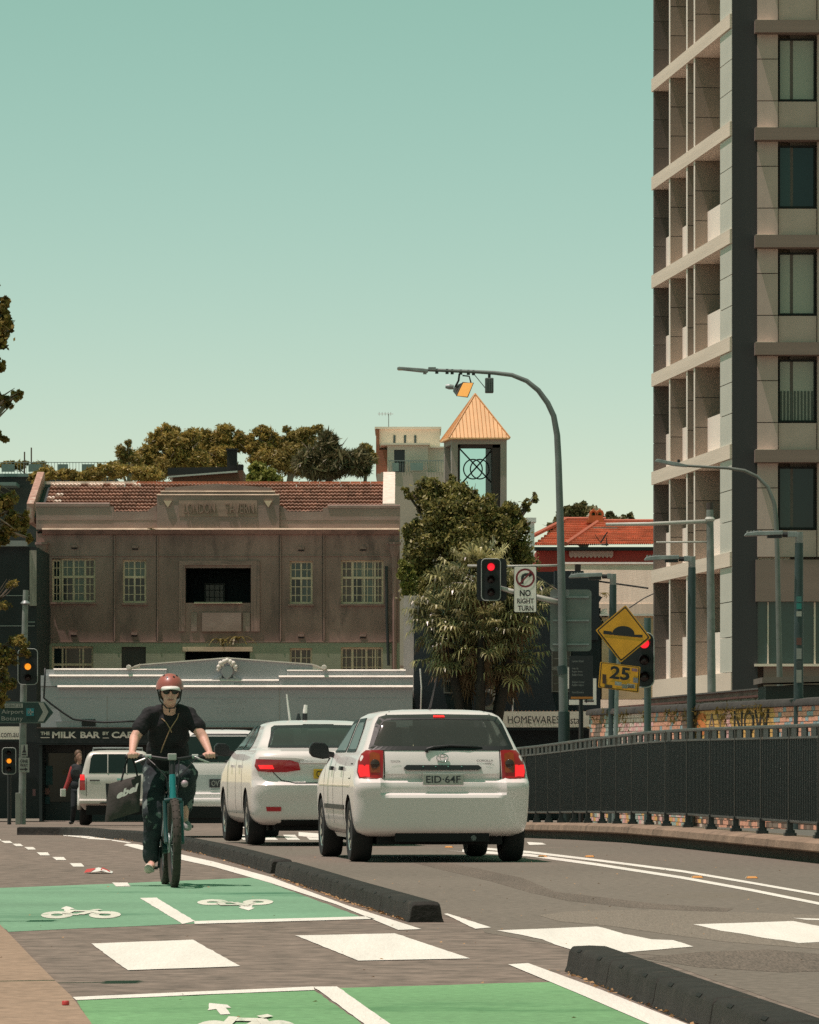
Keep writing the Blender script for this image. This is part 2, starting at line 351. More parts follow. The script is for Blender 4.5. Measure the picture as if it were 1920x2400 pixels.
# raised orange reflector studs
M_stud = mat('orange_stud', (.62, .27, .07), .4, var=.1); M_studw = mat('stud_base', (.6, .5, .38), .6)
for i, (px, py, lab) in enumerate([(1272, 2009, 'orange road stud nearest the rear wheel of the hatchback'), (1382, 2009, 'orange road stud right of the hatchback, above the double line'),
                                   (1634, 2058, 'orange road stud below the double line, left of its pair'), (1762, 2059, 'orange road stud right of the double line, nearest the fence'), (1052, 1987, 'orange road stud on the double line seen beneath the hatchback')]):
    x, d = gp(px, py); t = thing('road_stud', lab, 'road stud', (x, d, G(d)+.002), group='orange studs along the double line')
    mb = MB(); mb.add([(-.055, -.05, 0), (.055, -.05, 0), (.055, .05, 0), (-.055, .05, 0), (-.04, -.025, .018), (.04, -.025, .018), (.04, .025, .018), (-.04, .025, .018)],
                      [(4, 5, 6, 7), (1, 2, 6, 5), (2, 3, 7, 6), (3, 0, 4, 7), (0, 3, 2, 1)]); mb.build('base', M_studw, t, local=True)
    mb = MB(); mb.add([(-.05, -.052, .002), (.05, -.052, .002), (.036, -.028, .018), (-.036, -.028, .018), (-.05, -.044, .001), (.05, -.044, .001)], [(0, 1, 2, 3), (4, 3, 2, 5), (0, 3, 4), (1, 5, 2), (0, 4, 5, 1)]); mb.build('reflector', M_stud, t, local=True)

# ------------------------------------------------------------------ black rubber lane separators
M_kerb = mat('recycled_rubber', (.026, .022, .020), .8, var=.35, scale=4, bump=.6, bscale=25, spec=.3, stain=((.06, .046, .037), .58, 6))
M_kerbhole = mat('bolt_slot', (.004, .004, .004), .9)
def kerb_run(label, line, width, height, mod, taper_near=True, slots=2):
    pts = [Vector((gp(*p)[0], gp(*p)[1], 0)) for p in line]      # base of the left side, near to far
    seg = [(b-a).length for a, b in zip(pts, pts[1:])]; tot = sum(seg)
    def at(s):
        for a, b, l in zip(pts, pts[1:], seg):
            if s <= l: return a+(b-a)*(s/l), (b-a).normalized()
            s -= l
        return pts[-1], (pts[-1]-pts[-2]).normalized()
    t = thing('rubber_lane_separator', label, 'lane separator', (pts[0].x, pts[0].y, 0), group='black rubber separators beside the bike lane')
    n = max(1, round(tot/mod)); L = tot/n
    for k in range(n):
        mb = MB(); g = .012
        st = [k*L+g, k*L+g+.04, (k+.5)*L, (k+1)*L-g-.04, (k+1)*L-g]; rings = []
        for j, s_ in enumerate(st):
            p, dr = at(s_); nr = Vector((dr.y, -dr.x, 0)); z = G(p.y); sh = height*(.93 if j in (0, 4) else 1)
            w = width
            if k == 0 and j == 0 and taper_near: sh *= .93
            prof = [(0, 0), (.012, sh*.25), (w*.10, sh*.86), (w*.16, sh), (w*.5, sh*1.03), (w*.84, sh), (w*.90, sh*.86), (w-.012, sh*.25), (w, 0)]
            rings.append([p+nr*a+Vector((0, 0, z+b)) for a, b in prof])
        vs = [v for r in rings for v in r]; m = 9
        fs = [(i*m+j, i*m+j+1, (i+1)*m+j+1, (i+1)*m+j) for i in range(4) for j in range(m-1)]+[tuple(range(m)), tuple(4*m+j for j in range(m-1, -1, -1))]
        mb.add(vs, fs); km = mb.build('separator_module', M_kerb, t, bevel=.006)
        for q in range(slots):
            s_ = (k+(q+.5)/slots)*L; p, dr = at(s_); nr = Vector((dr.y, -dr.x, 0)); a = math.atan2(dr.y, dr.x)
            c = p+nr*(width*.128)+Vector((0, 0, G(p.y)+height*.925))
            piece('bolt_slot', km, c, (.13, .016, .006), M_kerbhole, rz=a, rx=math.radians(-48))
    return t
kerb_run('black rubber lane separator in the right foreground running out of frame', [(2245, 2663), (1890, 2512), (1617, 2400), (1470, 2339), (1322, 2277)], .24, .125, 1.83, True, 2)
kerb_run('long black rubber separator ending at the zebra crossing blocks', [(957, 2162), (882, 2137), (789, 2106), (697, 2073), (641, 2054)], .23, .128, 2.0)
kerb_run('black rubber separator run behind the bicycle front wheel', [(632, 2048), (560, 2026), (500, 2009), (452, 1998), (408, 1988)], .23, .128, 2.0)
kerb_run('farthest black rubber separator curving toward the left signal pole', [(398, 1986), (345, 1977), (290, 1969), (205, 1960), (125, 1957), (38, 1957)], .23, .128, 2.3)
# dry leaves and grit caught along the separators
M_litter = mat('dry_leaf', (.42, .24, .11), .8, var=.4, scale=9)
mb = MB()
def kline(pts, n, spread):
    P = [gp(*p) for p in pts]
    for _ in range(n):
        i = RND.randrange(len(P)-1); u = RND.random(); x = P[i][0]*(1-u)+P[i+1][0]*u-abs(RND.gauss(0, spread))-.004; y = P[i][1]*(1-u)+P[i+1][1]*u
        s = RND.uniform(.005, .019); a = RND.uniform(0, 6.28); z = G(y)+.009
        c, sn = math.cos(a)*s, math.sin(a)*s; h = RND.uniform(.002, .016)
        mb.add([(x-c, y-sn, z), (x+sn*.6, y-c*.6, z+h), (x+c, y+sn, z+h*.5), (x-sn*.6, y+c*.6, z+.002)], [(0, 1, 2, 3)])
kline([(957, 2162), (789, 2106), (641, 2054)], 220, .02); kline([(632, 2048), (500, 2009), (408, 1988)], 90, .03)
kline([(398, 1986), (290, 1969), (125, 1957)], 80, .03); kline([(1700, 2434), (1500, 2351), (1322, 2277)], 60, .025)
for _ in range(260):
    x, y = RND.uniform(-2.5, 4), RND.uniform(20, 60); s = RND.uniform(.004, .014); a = RND.uniform(0, 6.28); c, sn = math.cos(a)*s, math.sin(a)*s
    mb.add([(x-c, y-sn, .013), (x+sn*.6, y-c*.6, .013+s*.5), (x+c, y+sn, .014), (x-sn*.6, y+c*.6, .013)], [(0, 1, 2, 3)])
tag(mb.build('leaf_litter', M_litter), 'dry brown leaves and grit gathered along the rubber separators', 'leaf litter', kind='stuff')
# litter
x, d = gp(232, 2047); t = thing('crushed_packet', 'crushed red and white packet lying on the bike lane', 'litter', (x, d, .005))
M_red = mat('packet_red', (.55, .05, .05), .5); mb = MB()
pts = [(-.13, -.1, .0), (-.06, -.22, .01), (.03, -.12, .02), (.13, -.16, .0), (.12, .1, .012), (.02, .2, .0), (-.1, .14, .03), (0, 0, .05)]
mb.add(pts, [(0, 1, 7), (1, 2, 7), (2, 3, 7), (3, 4, 7), (4, 5, 7), (5, 6, 7), (6, 0, 7)]); mb.build('wrapper', M_white, t, local=True)
mb = MB(); mb.add([(-.13, -.1, .004), (-.06, -.22, .014), (-.02, -.06, .045), (-.11, .02, .035)], [(0, 1, 2, 3)]); mb.add([(.02, -.1, .03), (.11, -.1, .012), (.1, .0, .02), (.03, .02, .05)], [(0, 1, 2, 3)]); mb.build('printed_panel', M_red, t, local=True)
x, d = gp(154, 2363); mb = MB(); mb.lathe([(.012, 0), (.016, .002), (.016, .014), (.013, .018)], (x, d, .013), n=14)
tag(mb.build('bottle_cap', M_red, smooth=True, sharp=40), 'small red bottle cap on the tan footpath edge', 'bottle cap')

# ------------------------------------------------------------------ right kerb, fence and mural wall
FC = [(46.0, 4.72), (53, 4.01), (61.6, 3.13), (69.3, 2.54), (76.7, 1.96), (86, 1.2)]
def fx(d):
    for (a, xa), (b, xb) in zip(FC, FC[1:]):
        if d <= b: return xa+(xb-xa)*(d-a)/(b-a)
    return FC[-1][1]
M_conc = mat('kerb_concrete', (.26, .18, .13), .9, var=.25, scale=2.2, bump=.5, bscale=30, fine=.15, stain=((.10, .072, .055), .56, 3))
M_conc_dark = mat('kerb_shade_base', (.10, .085, .07), .95, var=.2, scale=3)
M_pave = mat('bitumen_footpath', (.13, .12, .105), .9, var=.15, scale=1, bump=.3, bscale=60, fine=.2)
ds = [46+1.25*i for i in range(33)]
def sweep(name, prof, m, par=None, dlist=ds, sharp=40):
    mb = MB(); k = len(prof)
    mb.add([(fx(d)+a, d, G(d)+b) for d in dlist for a, b in prof], [(i*k+j, i*k+j+1, (i+1)*k+j+1, (i+1)*k+j) for i in range(len(dlist)-1) for j in range(k-1)])
    return mb.build(name, m, par, smooth=True, sharp=sharp)
o = sweep('kerb', [(-.10, .10), (-.26, .115), (-.275, .13), (-.26, .20), (-.20, .225), (-.08, .232), (.18, .235)], M_conc); o['kind'] = 'structure'
o = sweep('kerb_shade_base', [(-.13, -.02), (-.13, .11)], M_conc_dark); o['kind'] = 'structure'  # dark set-back face under the overhang, shaped for the kerb's shadow band
o = sweep('pavement', [(.18, .235), (.18, .215), (2.2, .16), (2.6, -.1)], M_pave); o['kind'] = 'structure'
M_fence = mat('fence_grey_paint', (.015, .019, .021), .5, .0, var=.3, scale=3, stain=((.05, .038, .03), .66, 5))
M_fence2 = mat('fence_rail_paint', (.06, .058, .055), .5, .0, var=.3, scale=3, stain=((.20, .15, .11), .6, 5))
M_post = mat('fence_post_paint', (.085, .074, .066), .5, var=.3, scale=3)
fence = thing('pedestrian_fence', 'dark grey steel bar fence on the concrete kerb at right', 'fence', (fx(60), 60, 0))
def rail(name, h, r, m=M_fence2):
    mb = MB(); mb.tube([(fx(d), d, G(d)+.235+h) for d in ds[:-4]], r, 6); return mb.build(name, m, fence)
rail('top_rail', 1.14, .022); rail('middle_rail', 1.02, .016); rail('bottom_rail', .15, .018)
pm = None; d = 46.6; posts = []
while d < 80: posts.append(d); d += 1.70
pd = MB(); pd.box(-.018, .018, -.018, .018, 0, 1.15); fm = None
for i, d in enumerate(posts):
    if pm is None:
        p = pd.build('post', M_post, fence, local=True); pm = p.data
        mb = MB(); mb.box(-.03, .03, -.05, .05, 0, .16); mb.box(-.06, .06, -.12, .12, -.005, .03); mb.box(-.045, .045, -.075, .075, .03, .06)
        f = mb.build('foot', M_fence, p, local=True); fm = f.data
    else:
        p = bpy.data.objects.new('post', pm); COL.objects.link(p); p.parent = fence
        f = bpy.data.objects.new('foot', fm); COL.objects.link(f); f.parent = p
    p.location = Vector((fx(d), d, G(d)+.235))-Vector(fence.location)
    for j in range(3):      # spacers between the two upper rails
        dd = d+1.70*(j+.5)/3
        ang = math.atan2(1, (fx(dd+.5)-fx(dd-.5)))
        piece('spacer', fence, (fx(dd), dd, G(dd)+.235+1.08), (.30, .02, .12), M_fence, rz=ang)
k = 0; d = 49.6
while k < 290:
    piece('baluster', fence, (fx(d), d, G(d)+.235+.585), (.024, .04, .87), M_fence); d += .1; k += 1
# mural wall of bricks
def wx(d): return 6.52+.154*(86-d)
wz1 = 1.93
M_mortar = mat('wall_mortar', (.17, .125, .105), .95, var=.2)
M_cope = mat('wall_coping', (.05, .045, .042), .9, var=.4, scale=3, bump=.5, bscale=20, stain=((.14, .12, .10), .62, 4))
wall = thing('mural_wall', 'long low brick wall painted with a pastel graffiti mural', 'wall', (wx(95), 95, 0))
wdir = Vector((-.154, 1, 0)).normalized(); wa = math.atan2(wdir.y, wdir.x); wn = Vector((-wdir.y, wdir.x, 0))     # wn points left, to the road
def wp(s, o=0, z=0): return Vector((wx(81), 81, 0))+wdir*s+wn*o+Vector((0, 0, z))
WL = 23.8
mb = MB(); mb.prism([wp(0, 0, -.7), wp(WL, 0, -.7), wp(WL, 0, wz1), wp(0, 0, wz1)], -wn*.3); mb.build('core', M_mortar, wall)
mb = MB(); cp = [wp(0, .06+.0, wz1)-wn*.0]; prof = [(.07, wz1), (.075, wz1+.05), (.04, wz1+.11), (-.15, wz1+.14), (-.34, wz1+.11), (-.375, wz1+.05), (-.37, wz1)]
ns = 14
for i in range(ns):
    a, b = WL*i/ns+.008, WL*(i+1)/ns-.008; m2 = MB(); k = len(prof)
    m2.add([wp(a, o_, z) for o_, z in prof]+[wp(b, o_, z) for o_, z in prof], [(j, j+1, k+j+1, k+j) for j in range(k-1)]+[(k-1, 0, k, 2*k-1), tuple(range(k-1, -1, -1)), tuple(range(k, 2*k))])
    m2.build('coping_stone', M_cope, wall, smooth=True, sharp=50)
PAL = {'teal': (.40, .50, .46), 'salmon': (.88, .44, .31), 'pink': (.88, .50, .49), 'pale': (.80, .66, .57), 'yellow': (.80, .47, .15), 'black': (.03, .025, .022), 'orange': (.70, .22, .06), 'brown': (.20, .13, .10), 'blue': (.34, .45, .48), 'grey': (.26, .20, .16)}
MU = {k: mat('mural_'+k, v, .85, var=.18, scale=7, objvar=.12, bump=.3, bscale=25) for k, v in PAL.items()}
from math import sin
def mural(px, row, r):      # which paint a brick carries: bands and letters of the mural
    y = row      # 0 = top course
    if px < 1388: return 'brown' if y > 3 else 'teal'
    if px < 1420: return 'salmon' if (px-1390+y*3) % 28 < 16 else 'grey'
    if px < 1452: return 'teal'
    if px < 1512: return 'pale' if y < 2 else ('pink' if (px+y*7) % 19 < 11 else 'pale')
    if px < 1532: 
        return 'black' if abs(px-1522) < 3+y*1.2 and y < 3 else ('pale' if abs(px-1522) < 8 else 'pink')
    if px < 1600: return 'salmon' if (px+y*5) % 23 > 4 else 'blue'
    if px < 1616: return 'brown'
    if px < 1818:
        if (1612 < px < 1640 or 1770 < px < 1812) and r.random() < .12: return 'brown'
        if 1700 < px < 1712: return 'pink'
        return 'yellow'
    return 'blue' if (px+y*9) % 34 < 9 else 'salmon'
bmesh_unit = {}
def brick_mesh(key):
    if key not in bmesh_unit:
        mb = MB(); mb.box(-.5, .5, -.5, .5, -.5, .5); me = bpy.data.meshes.new('brick'); me.from_pydata(mb.v, [], mb.f); me.materials.append(MU[key]); bmesh_unit[key] = me
    return bmesh_unit[key]
rest = {}; r2 = random.Random(5); nb = 0; rowh = .086; L = .235
keys = list(PAL); allb = []
for row in range(29):
    z = wz1-.006-rowh*(row+.5)
    for i in range(int(WL/L)):
        s = (i+.5+(.5 if row % 2 else 0))*L
        if s > WL-.12: continue
        p = wp(s, .0, z); px = CX+F*p.x/p.y
        if px > 1960: continue
        c = mural(px, row, r2) if row < 9 else r2.choice(['salmon', 'pink', 'teal', 'yellow', 'brown', 'pale'] if px < 1650 else ['brown', 'grey', 'salmon'])
        allb.append((row, s, z, c, p.y))
vis = sorted([b for b in allb if b[0] < 8], key=lambda b: b[4])[:296]; vset = set((b[0], b[1]) for b in vis)
mbr = MB()
for row, s, z, c, dd in allb:
    out = .012+r2.uniform(-.004, .004)
    if (row, s) in vset:
        o = bpy.data.objects.new('brick', brick_mesh(c)); COL.objects.link(o); o.parent = wall
        o.location = wp(s, out-.03, z)-Vector(wall.location); o.rotation_euler = (0, 0, wa); o.scale = (L-.011, .06, rowh-.012)
    else:
        M4 = Matrix.Translation(wp(s, out-.03, z)) @ Matrix.Rotation(wa, 4, 'Z')
        mbr.box(-(L-.011)/2, (L-.011)/2, -.03, .03, -(rowh-.012)/2, (rowh-.012)/2, keys.index(c), M4)
tag(mbr.build('brickwork', [MU[k] for k in keys], wall), kind='stuff')
# lettering strokes of the mural (paint on the bricks)
def wtext(sx, px0, px1, z0, z1, m, bold):
    def s_at(px):
        kx = (px-CX)/F; p0 = wp(0); return (kx*p0.y-p0.x)/(wdir.x-kx*wdir.y)
    a, b = s_at(px0), s_at(px1)
    text(sx, wp(a, .018, z0), wp(b)-wp(a), (0, 0, z1-z0), m, wall, bold=bold, name='painted_letters')
wtext('S', 1636, 1658, 1.47, 1.88, MU['orange'], .06); wtext('AY', 1660, 1700, 1.47, 1.86, MU['brown'], .0); wtext('NOW', 1722, 1806, 1.47, 1.90, MU['black'], .02)
wtext('A', 1514, 1532, 1.35, 1.88, MU['black'], .02)
# weeds growing under the coping
M_weed = leaf_mat('weed_leaf', (.16, .12, .03), (.28, .2, .05)); mb = MB()
for px_c in [1430, 1462, 1476, 1520, 1572, 1618, 1628, 1637, 1700, 1712, 1738, 1762, 1780, 1400, 1590, 1800]:
    kx = (px_c-CX)/F; p0 = wp(0); s0 = (kx*p0.y-p0.x)/(wdir.x-kx*wdir.y)
    for _ in range(46):
        a = wp(s0+RND.gauss(0, .25), .03+RND.random()*.08, wz1-abs(RND.gauss(0, .16))+.05); dv = Vector((RND.gauss(0, .03), RND.gauss(0, .03), RND.gauss(-.01, .05)))
        sd = Vector((RND.gauss(0, .012), RND.gauss(0, .012), .004)); mb.add([a-sd, a+sd, a+dv+sd*.2, a+dv-sd*.2], [(0, 1, 2, 3)])
tag(mb.build('wall_weeds', M_weed), 'small yellow green weeds growing along the mural wall coping', 'weeds', kind='stuff')
# ------------------------------------------------------------------ buildings
def facade(par, name, px0, py0, px1, py1, d, holes, m, depth=.18, bottom=None):
    """front wall at depth d with recessed openings; holes as pixel rectangles (x0,y0,x1,y1)"""
    xs = sorted(set([px0, px1]+[h[0] for h in holes]+[h[2] for h in holes])); ys = sorted(set([py0, py1]+[min(h[1], py1) for h in holes]+[min(h[3], py1) for h in holes]))
    inh = lambda x, y: any(h[0] < x < h[2] and h[1] < y < h[3] for h in holes)
    mb = MB(); idx = {}
    def vert(i, j, b):
        k = (i, j, b)
        if k not in idx:
            p = W(xs[i], ys[j], d); p.y += depth if b else 0; idx[k] = len(mb.v); mb.v.append(tuple(p))
        return idx[k]
    nx, ny = len(xs)-1, len(ys)-1
    H = [[inh((xs[i]+xs[i+1])/2, (ys[j]+ys[j+1])/2) for j in range(ny)] for i in range(nx)]
    for i in range(nx):
        for j in range(ny):
            if not H[i][j]:
                mb.f.append((vert(i, j, 0), vert(i, j+1, 0), vert(i+1, j+1, 0), vert(i+1, j, 0))); mb.m.append(0)
            for (a, b), (e, g) in (((i, j), (i+1, j)), ((i+1, j), (i+1, j+1)), ((i, j+1), (i+1, j+1)), ((i, j), (i, j+1))):
                ni, nj = {((i, j), (i+1, j)): (i, j-1), ((i+1, j), (i+1, j+1)): (i+1, j), ((i, j+1), (i+1, j+1)): (i, j+1), ((i, j), (i, j+1)): (i-1, j)}[((a, b), (e, g))]
                if H[i][j] and 0 <= ni < nx and 0 <= nj < ny and not H[ni][nj]:
                    mb.f.append((vert(a, b, 0), vert(e, g, 0), vert(e, g, 1), vert(a, b, 1))); mb.m.append(0)
    return mb.build(name, m, par)
def window(par, px0, py0, px1, py1, d, cols, rows, mf, mp, transom=None, fr=.065, bar=.026, pick=None, yoff=.10, mull=(), name='window'):
    """a framed window: the frame is the part, each pane and glazing bar a sub-part"""
    x0, x1, z0, z1 = X(px0, d), X(px1, d), Z(py1, d), Z(py0, d); y = d+yoff; mb = MB()
    mb.box(x0, x1, y, y+.05, z1-fr, z1); mb.box(x0, x1, y, y+.05, z0, z0+fr); mb.box(x0, x0+fr, y, y+.05, z0+fr, z1-fr); mb.box(x1-fr, x1, y, y+.05, z0+fr, z1-fr)
    zt = z0+(z1-z0)*transom if transom else None
    if zt: mb.box(x0+fr, x1-fr, y-.01, y+.05, zt-fr*.6, zt+fr*.6)
    for u in mull:
        xm = x0+(x1-x0)*u; mb.box(xm-fr*.45, xm+fr*.45, y-.006, y+.05, z0+fr, z1-fr)
    w = mb.build(name, mf, par); o = Vector((0, 0, 0))
    for i in range(cols):
        for j in range(rows):
            a, b = x0+(x1-x0)*i/cols, x0+(x1-x0)*(i+1)/cols; e, g = z0+(z1-z0)*j/rows, z0+(z1-z0)*(j+1)/rows
            mm = pick(i, j) if pick else mp
            piece('pane', w, ((a+b)/2, y+.03, (e+g)/2), (b-a, 1, g-e), mm, shape='pane')
            if i: piece('glazing_bar', w, (a, y+.022, (e+g)/2), (bar, .02, g-e), mf)
            if j: piece('glazing_bar', w, ((a+b)/2, y+.021, e), (b-a, .018, bar), mf)
    return w
Mg_dark = glass('window_dark', (.012, .022, .026)); Mg_curt = glass('window_curtain', (.17, .18, .16), .25); Mg_brown = glass('window_brown', (.13, .09, .08), .2); Mg_mid = glass('window_mid', (.07, .095, .095), .1)
M_void2_ = mat('joint_and_shadow', (.05, .04, .04), .9)
# ---- brown two-storey tavern (d = 175)
D = 175.0
M_brown = brick_mat('tavern_brown_render', (.32, .21, .18), (.29, .19, .165), (.27, .19, .165), bump=.25, var=.22)
M_brown2 = mat('tavern_render', (.345, .21, .185), .85, var=.36, scale=.8, bump=.25, bscale=14, stain=((.21, .132, .12), .54, 1.1), stretch=(1, 1, .35))
M_parap = mat('tavern_parapet', (.35, .24, .21), .85, var=.2, scale=.7, bump=.2, bscale=14, stain=((.43, .315, .28), .58, .6))
M_gband = brick_mat('tavern_green_band', (.36, .36, .265), (.335, .33, .245), (.28, .275, .21), bump=.35)
M_cream = mat('tavern_trim', (.74, .55, .40), .7, var=.2, scale=3)
M_ledge = mat('ledge_lit_cap', (.52, .40, .30), .8, var=.25, scale=2)  # paler than the parapet: sunlit top lines put into the colour
M_tile = mat('terracotta_tile', (.31, .165, .12), .8, var=.3, scale=2, objvar=.3, bump=.3, bscale=20, stain=((.11, .062, .05), .60, 3))
M_tilew = mat('whitewashed_tile', (.80, .66, .58), .8, var=.2, scale=5)
tav = thing('tavern_building', 'brown rendered two storey tavern with terracotta tile roof and stepped parapet', 'building', (X(510, D), D, G(D)))
UP = [(122, 1309, 224, 1411), (288, 1312, 343, 1413), (435, 1331, 588, 1413), (679, 1315, 733, 1415), (799, 1313, 899, 1415)]
LOW = [(122, 1515, 219, 1620), (285, 1516, 342, 1620), (434, 1527, 586, 1620), (679, 1519, 732, 1620), (799, 1517, 898, 1620)]
facade(tav, 'wall', 85, 1250, 937, 1506, D, UP, M_brown2, .22)
facade(tav, 'lower_wall', 85, 1506, 937, 1880, D, LOW, M_gband, .22)
mb = MB(); mb.pbox(86, 1204, 936, 1880, D, 2.7, 9.0); mb.build('rear_body', M_brown2, tav)
for px0, px1 in ((85, 88), (934, 937)): ppiece('side_return', tav, px0, 1245, px1, 1880, D, .003, 2.75, M_brown2)
ppiece('roof_deck', tav, 88, 1236, 934, 1244, D, .36, 2.69, M_brown2)
for a, b in ((88, 430), (594, 934)): ppiece('inner_wall', tav, a, 1250, b, 1880, D, .30, .36, Mg_dark)
# parapet stages, cornice
for a in [(85, 1187, 266, 1241), (266, 1199, 368, 1241), (655, 1199, 757, 1241), (757, 1190, 938, 1241)]: ppiece('parapet_panel', tav, *a, D, -.02-.004*(a[0] % 3), .35, M_parap)
for a in [(84, 1178, 257, 1187.5), (768, 1183, 938, 1190.5)]: lip('parapet_cap', tav, *a, D, -.05, .38, M_parap, .75)
mb = MB(); mb.prism([W(x, y, D)+Vector((0, -.12, 0)) for x, y in [(368, 1241), (655, 1241), (655, 1160), (368, 1160)]], (0, .5, 0)); mb.build('central_parapet', M_parap, tav)
mb = MB(); mb.prism([W(x, y, D)+Vector((0, -.09, 0)) for x, y in [(377, 1160), (645, 1160), (645, 1152), (377, 1152)]], (0, .44, 0)); mb.build('parapet_step', M_parap, tav)
mb = MB(); mb.prism([W(x, y, D)+Vector((0, -.06, 0)) for x, y in [(387, 1152), (637, 1152), (637, 1143), (510, 1134), (387, 1143)]], (0, .4, 0)); mb.build('parapet_step', M_parap, tav)
mb = MB(); k = [(0, 1254), (-.12, 1252), (-.20, 1247), (-.26, 1243), (-.26, 1240.5), (0, 1240)]
mb.add([(X(px, D), D+y, Z(py, D)) for px in (100, 936) for y, py in k], [(j, j+1, 6+j+1, 6+j) for j in range(5)]+[(0, 1, 2, 3, 4, 5), (11, 10, 9, 8, 7, 6)]); mb.build('cornice', M_brown2, tav)
lip('cornice_cap', tav, 100, 1238.5, 936, 1242.5, D, -.32, .0, M_ledge, .1)
for a, b in ((1218, 1219.2), (1503.5, 1505), (1302, 1303)): ppiece('string_course', tav, 88, a, 934, b, D, -.035, .1, M_parap)
for px in (266, 367, 655, 757):
    ppiece('pilaster_edge', tav, px+.8, 1255, px+4, 1502, D, -.05, .1, M_brown2); ppiece('expansion_joint', tav, px-1, 1255, px+.8, 1502, D, -.004, .1, M_void2_)
for a, w_ in (((368, 1159), 655), ((377, 1151), 645)): lip('step_lit_cap', tav, a[0], a[1]-.5, w_, a[1]+2.5, D, -.15 if a[0] == 368 else -.12, .3, M_ledge, .3)
M_lett = mat('raised_letter', (.33, .225, .18), .85, var=.3, scale=5)
ppiece('name_panel', tav, 420, 1172, 603, 1211, D, -.135, -.1, mat('name_panel', (.37, .25, .20), .9, var=.3, scale=2, stain=((.09, .11, .10), .6, 1.5)))
ptext('LONDON', 432, 1180, 505, 1203, D, M_lett, tav, y=-.155, depth=.04); ptext('TAVERN', 528, 1180, 596, 1203, D, M_lett, tav, y=-.155, depth=.04)
for cx in (394, 629):
    mb = MB(); mb.prism([W(x, y, D)+Vector((0, -.18, 0)) for x, y in [(cx-10, 1174), (cx+10, 1174), (cx, 1190)]], (0, .07, 0)); mb.build('corbel', M_cream, tav)
mb = MB()
for sx, ex in ((345, 367), (676, 656)):
    mb = MB(); mb.prism([W(x, y, D)+Vector((0, -.02, 0)) for x, y in [(sx, 1199), (ex, 1199), (ex, 1184), ((sx+ex)/2, 1190)]], (0, .25, 0)); mb.build('scroll_bracket', M_parap, tav)
# openings
def pk1(i, j): return Mg_dark if (i in (1,) and j < 3) else (Mg_curt if i in (1, 2, 3) and (j >= 3 or i == 2) else Mg_brown)
window(tav, 144, 1309, 224, 1411, D, 6, 5, M_cream, Mg_curt, .58, pick=lambda i, j: Mg_dark if (j < 3 and i < 2) else (Mg_brown if i > 3 else Mg_curt), mull=(.36, .70))
window(tav, 122, 1311, 143, 1411, D, 2, 5, M_cream, Mg_dark, .58, pick=lambda i, j: Mg_dark, yoff=.14)
window(tav, 288, 1312, 343, 1413, D, 4, 5, M_cream, Mg_dark, .60, pick=lambda i, j: Mg_curt if j >= 3 else Mg_dark, mull=(.5,))
window(tav, 679, 1315, 733, 1415, D, 4, 5, M_cream, Mg_dark, .60, pick=lambda i, j: Mg_mid if j >= 3 else (Mg_dark if i < 2 else Mg_mid), mull=(.5,))
window(tav, 799, 1313, 899, 1415, D, 8, 5, M_cream, Mg_dark, .60, pick=lambda i, j: Mg_brown if i < 2 or i > 5 else (Mg_dark if i < 4 and j < 3 else Mg_curt), mull=(.28, .55, .80))
window(tav, 122, 1515, 219, 1600, D, 3, 2, M_cream, Mg_brown, .5, pick=lambda i, j: Mg_dark if i == 0 else Mg_brown, mull=(.25, .75), bar=.03)
ppiece('boarded_opening', tav, 285, 1516, 342, 1620, D, .1, .16, mat('board', (.075, .066, .062), .9))
window(tav, 679, 1519, 732, 1610, D, 4, 4, M_cream, Mg_brown, mull=(.5,)); window(tav, 799, 1517, 898, 1610, D, 8, 4, M_cream, Mg_brown, mull=(.28, .6, .82))
M_void = mat('room_dark', (.016, .026, .028), .9)
for (a, b, c, e) in (UP[2], LOW[2]):      # recessed balcony
    x0, x1, z0, z1 = X(a, D), X(c, D), Z(e, D), Z(b, D); mb = MB()
    mb.add([(x0, D+.22, z0), (x1, D+.22, z0), (x1, D+.22, z1), (x0, D+.22, z1), (x0, D+2.4, z0), (x1, D+2.4, z0), (x1, D+2.4, z1), (x0, D+2.4, z1)], [(4, 5, 6, 7), (0, 4, 7, 3), (1, 2, 6, 5), (3, 7, 6, 2), (0, 1, 5, 4)]); mb.build('balcony_recess', M_void, tav)
window(tav, 478, 1366, 527, 1416, D+2, 4, 3, mat('shadow_trim', (.06, .07, .065), .8), Mg_mid, yoff=.2)
lip('balcony_sill', tav, 455, 1411, 568, 1415, D, -.10, .1, M_ledge, .2)
for a in [(420, 1314, 434, 1480), (589, 1314, 609, 1480)]: ppiece('surround', tav, *a, D, -.05, .05, M_brown2)
ppiece('surround', tav, 420, 1314, 609, 1325, D, -.053, .05, M_brown2)
ppiece('balcony_panel', tav, 474, 1436, 566, 1480, D, -.08, .05, M_parap)
for a in ((448, 462), (570, 586)): ppiece('balcony_panel', tav, a[0], 1436, a[1], 1480, D, -.03, .05, M_parap)
ppiece('lintel', tav, 428, 1516, 592, 1526.5, D, -.04, .1, M_cream)
for a, b in [(168, 1277), (310, 1279), (699, 1282), (844, 1281), (166, 1482), (308, 1482), (699, 1486), (844, 1486)]:
    ppiece('wall_vent', tav, a, b, a+14, b+6, D, -.07, .02, M_brown2); ppiece('vent_shadow', tav, a, b+6, a+14, b+10, D, -.02, .02, M_void2_)  # the dark strip under each vent is its painted shadow
for a, b in [(122, 1411.5), (288, 1413.5), (679, 1415.5), (799, 1415.5)]: ppiece('sill', tav, a-3, b, a+(104 if a in (122, 799) else 58), b+4, D, -.08, .1, M_brown2)
M_pipe = mat('downpipe', (.03, .035, .037), .6)
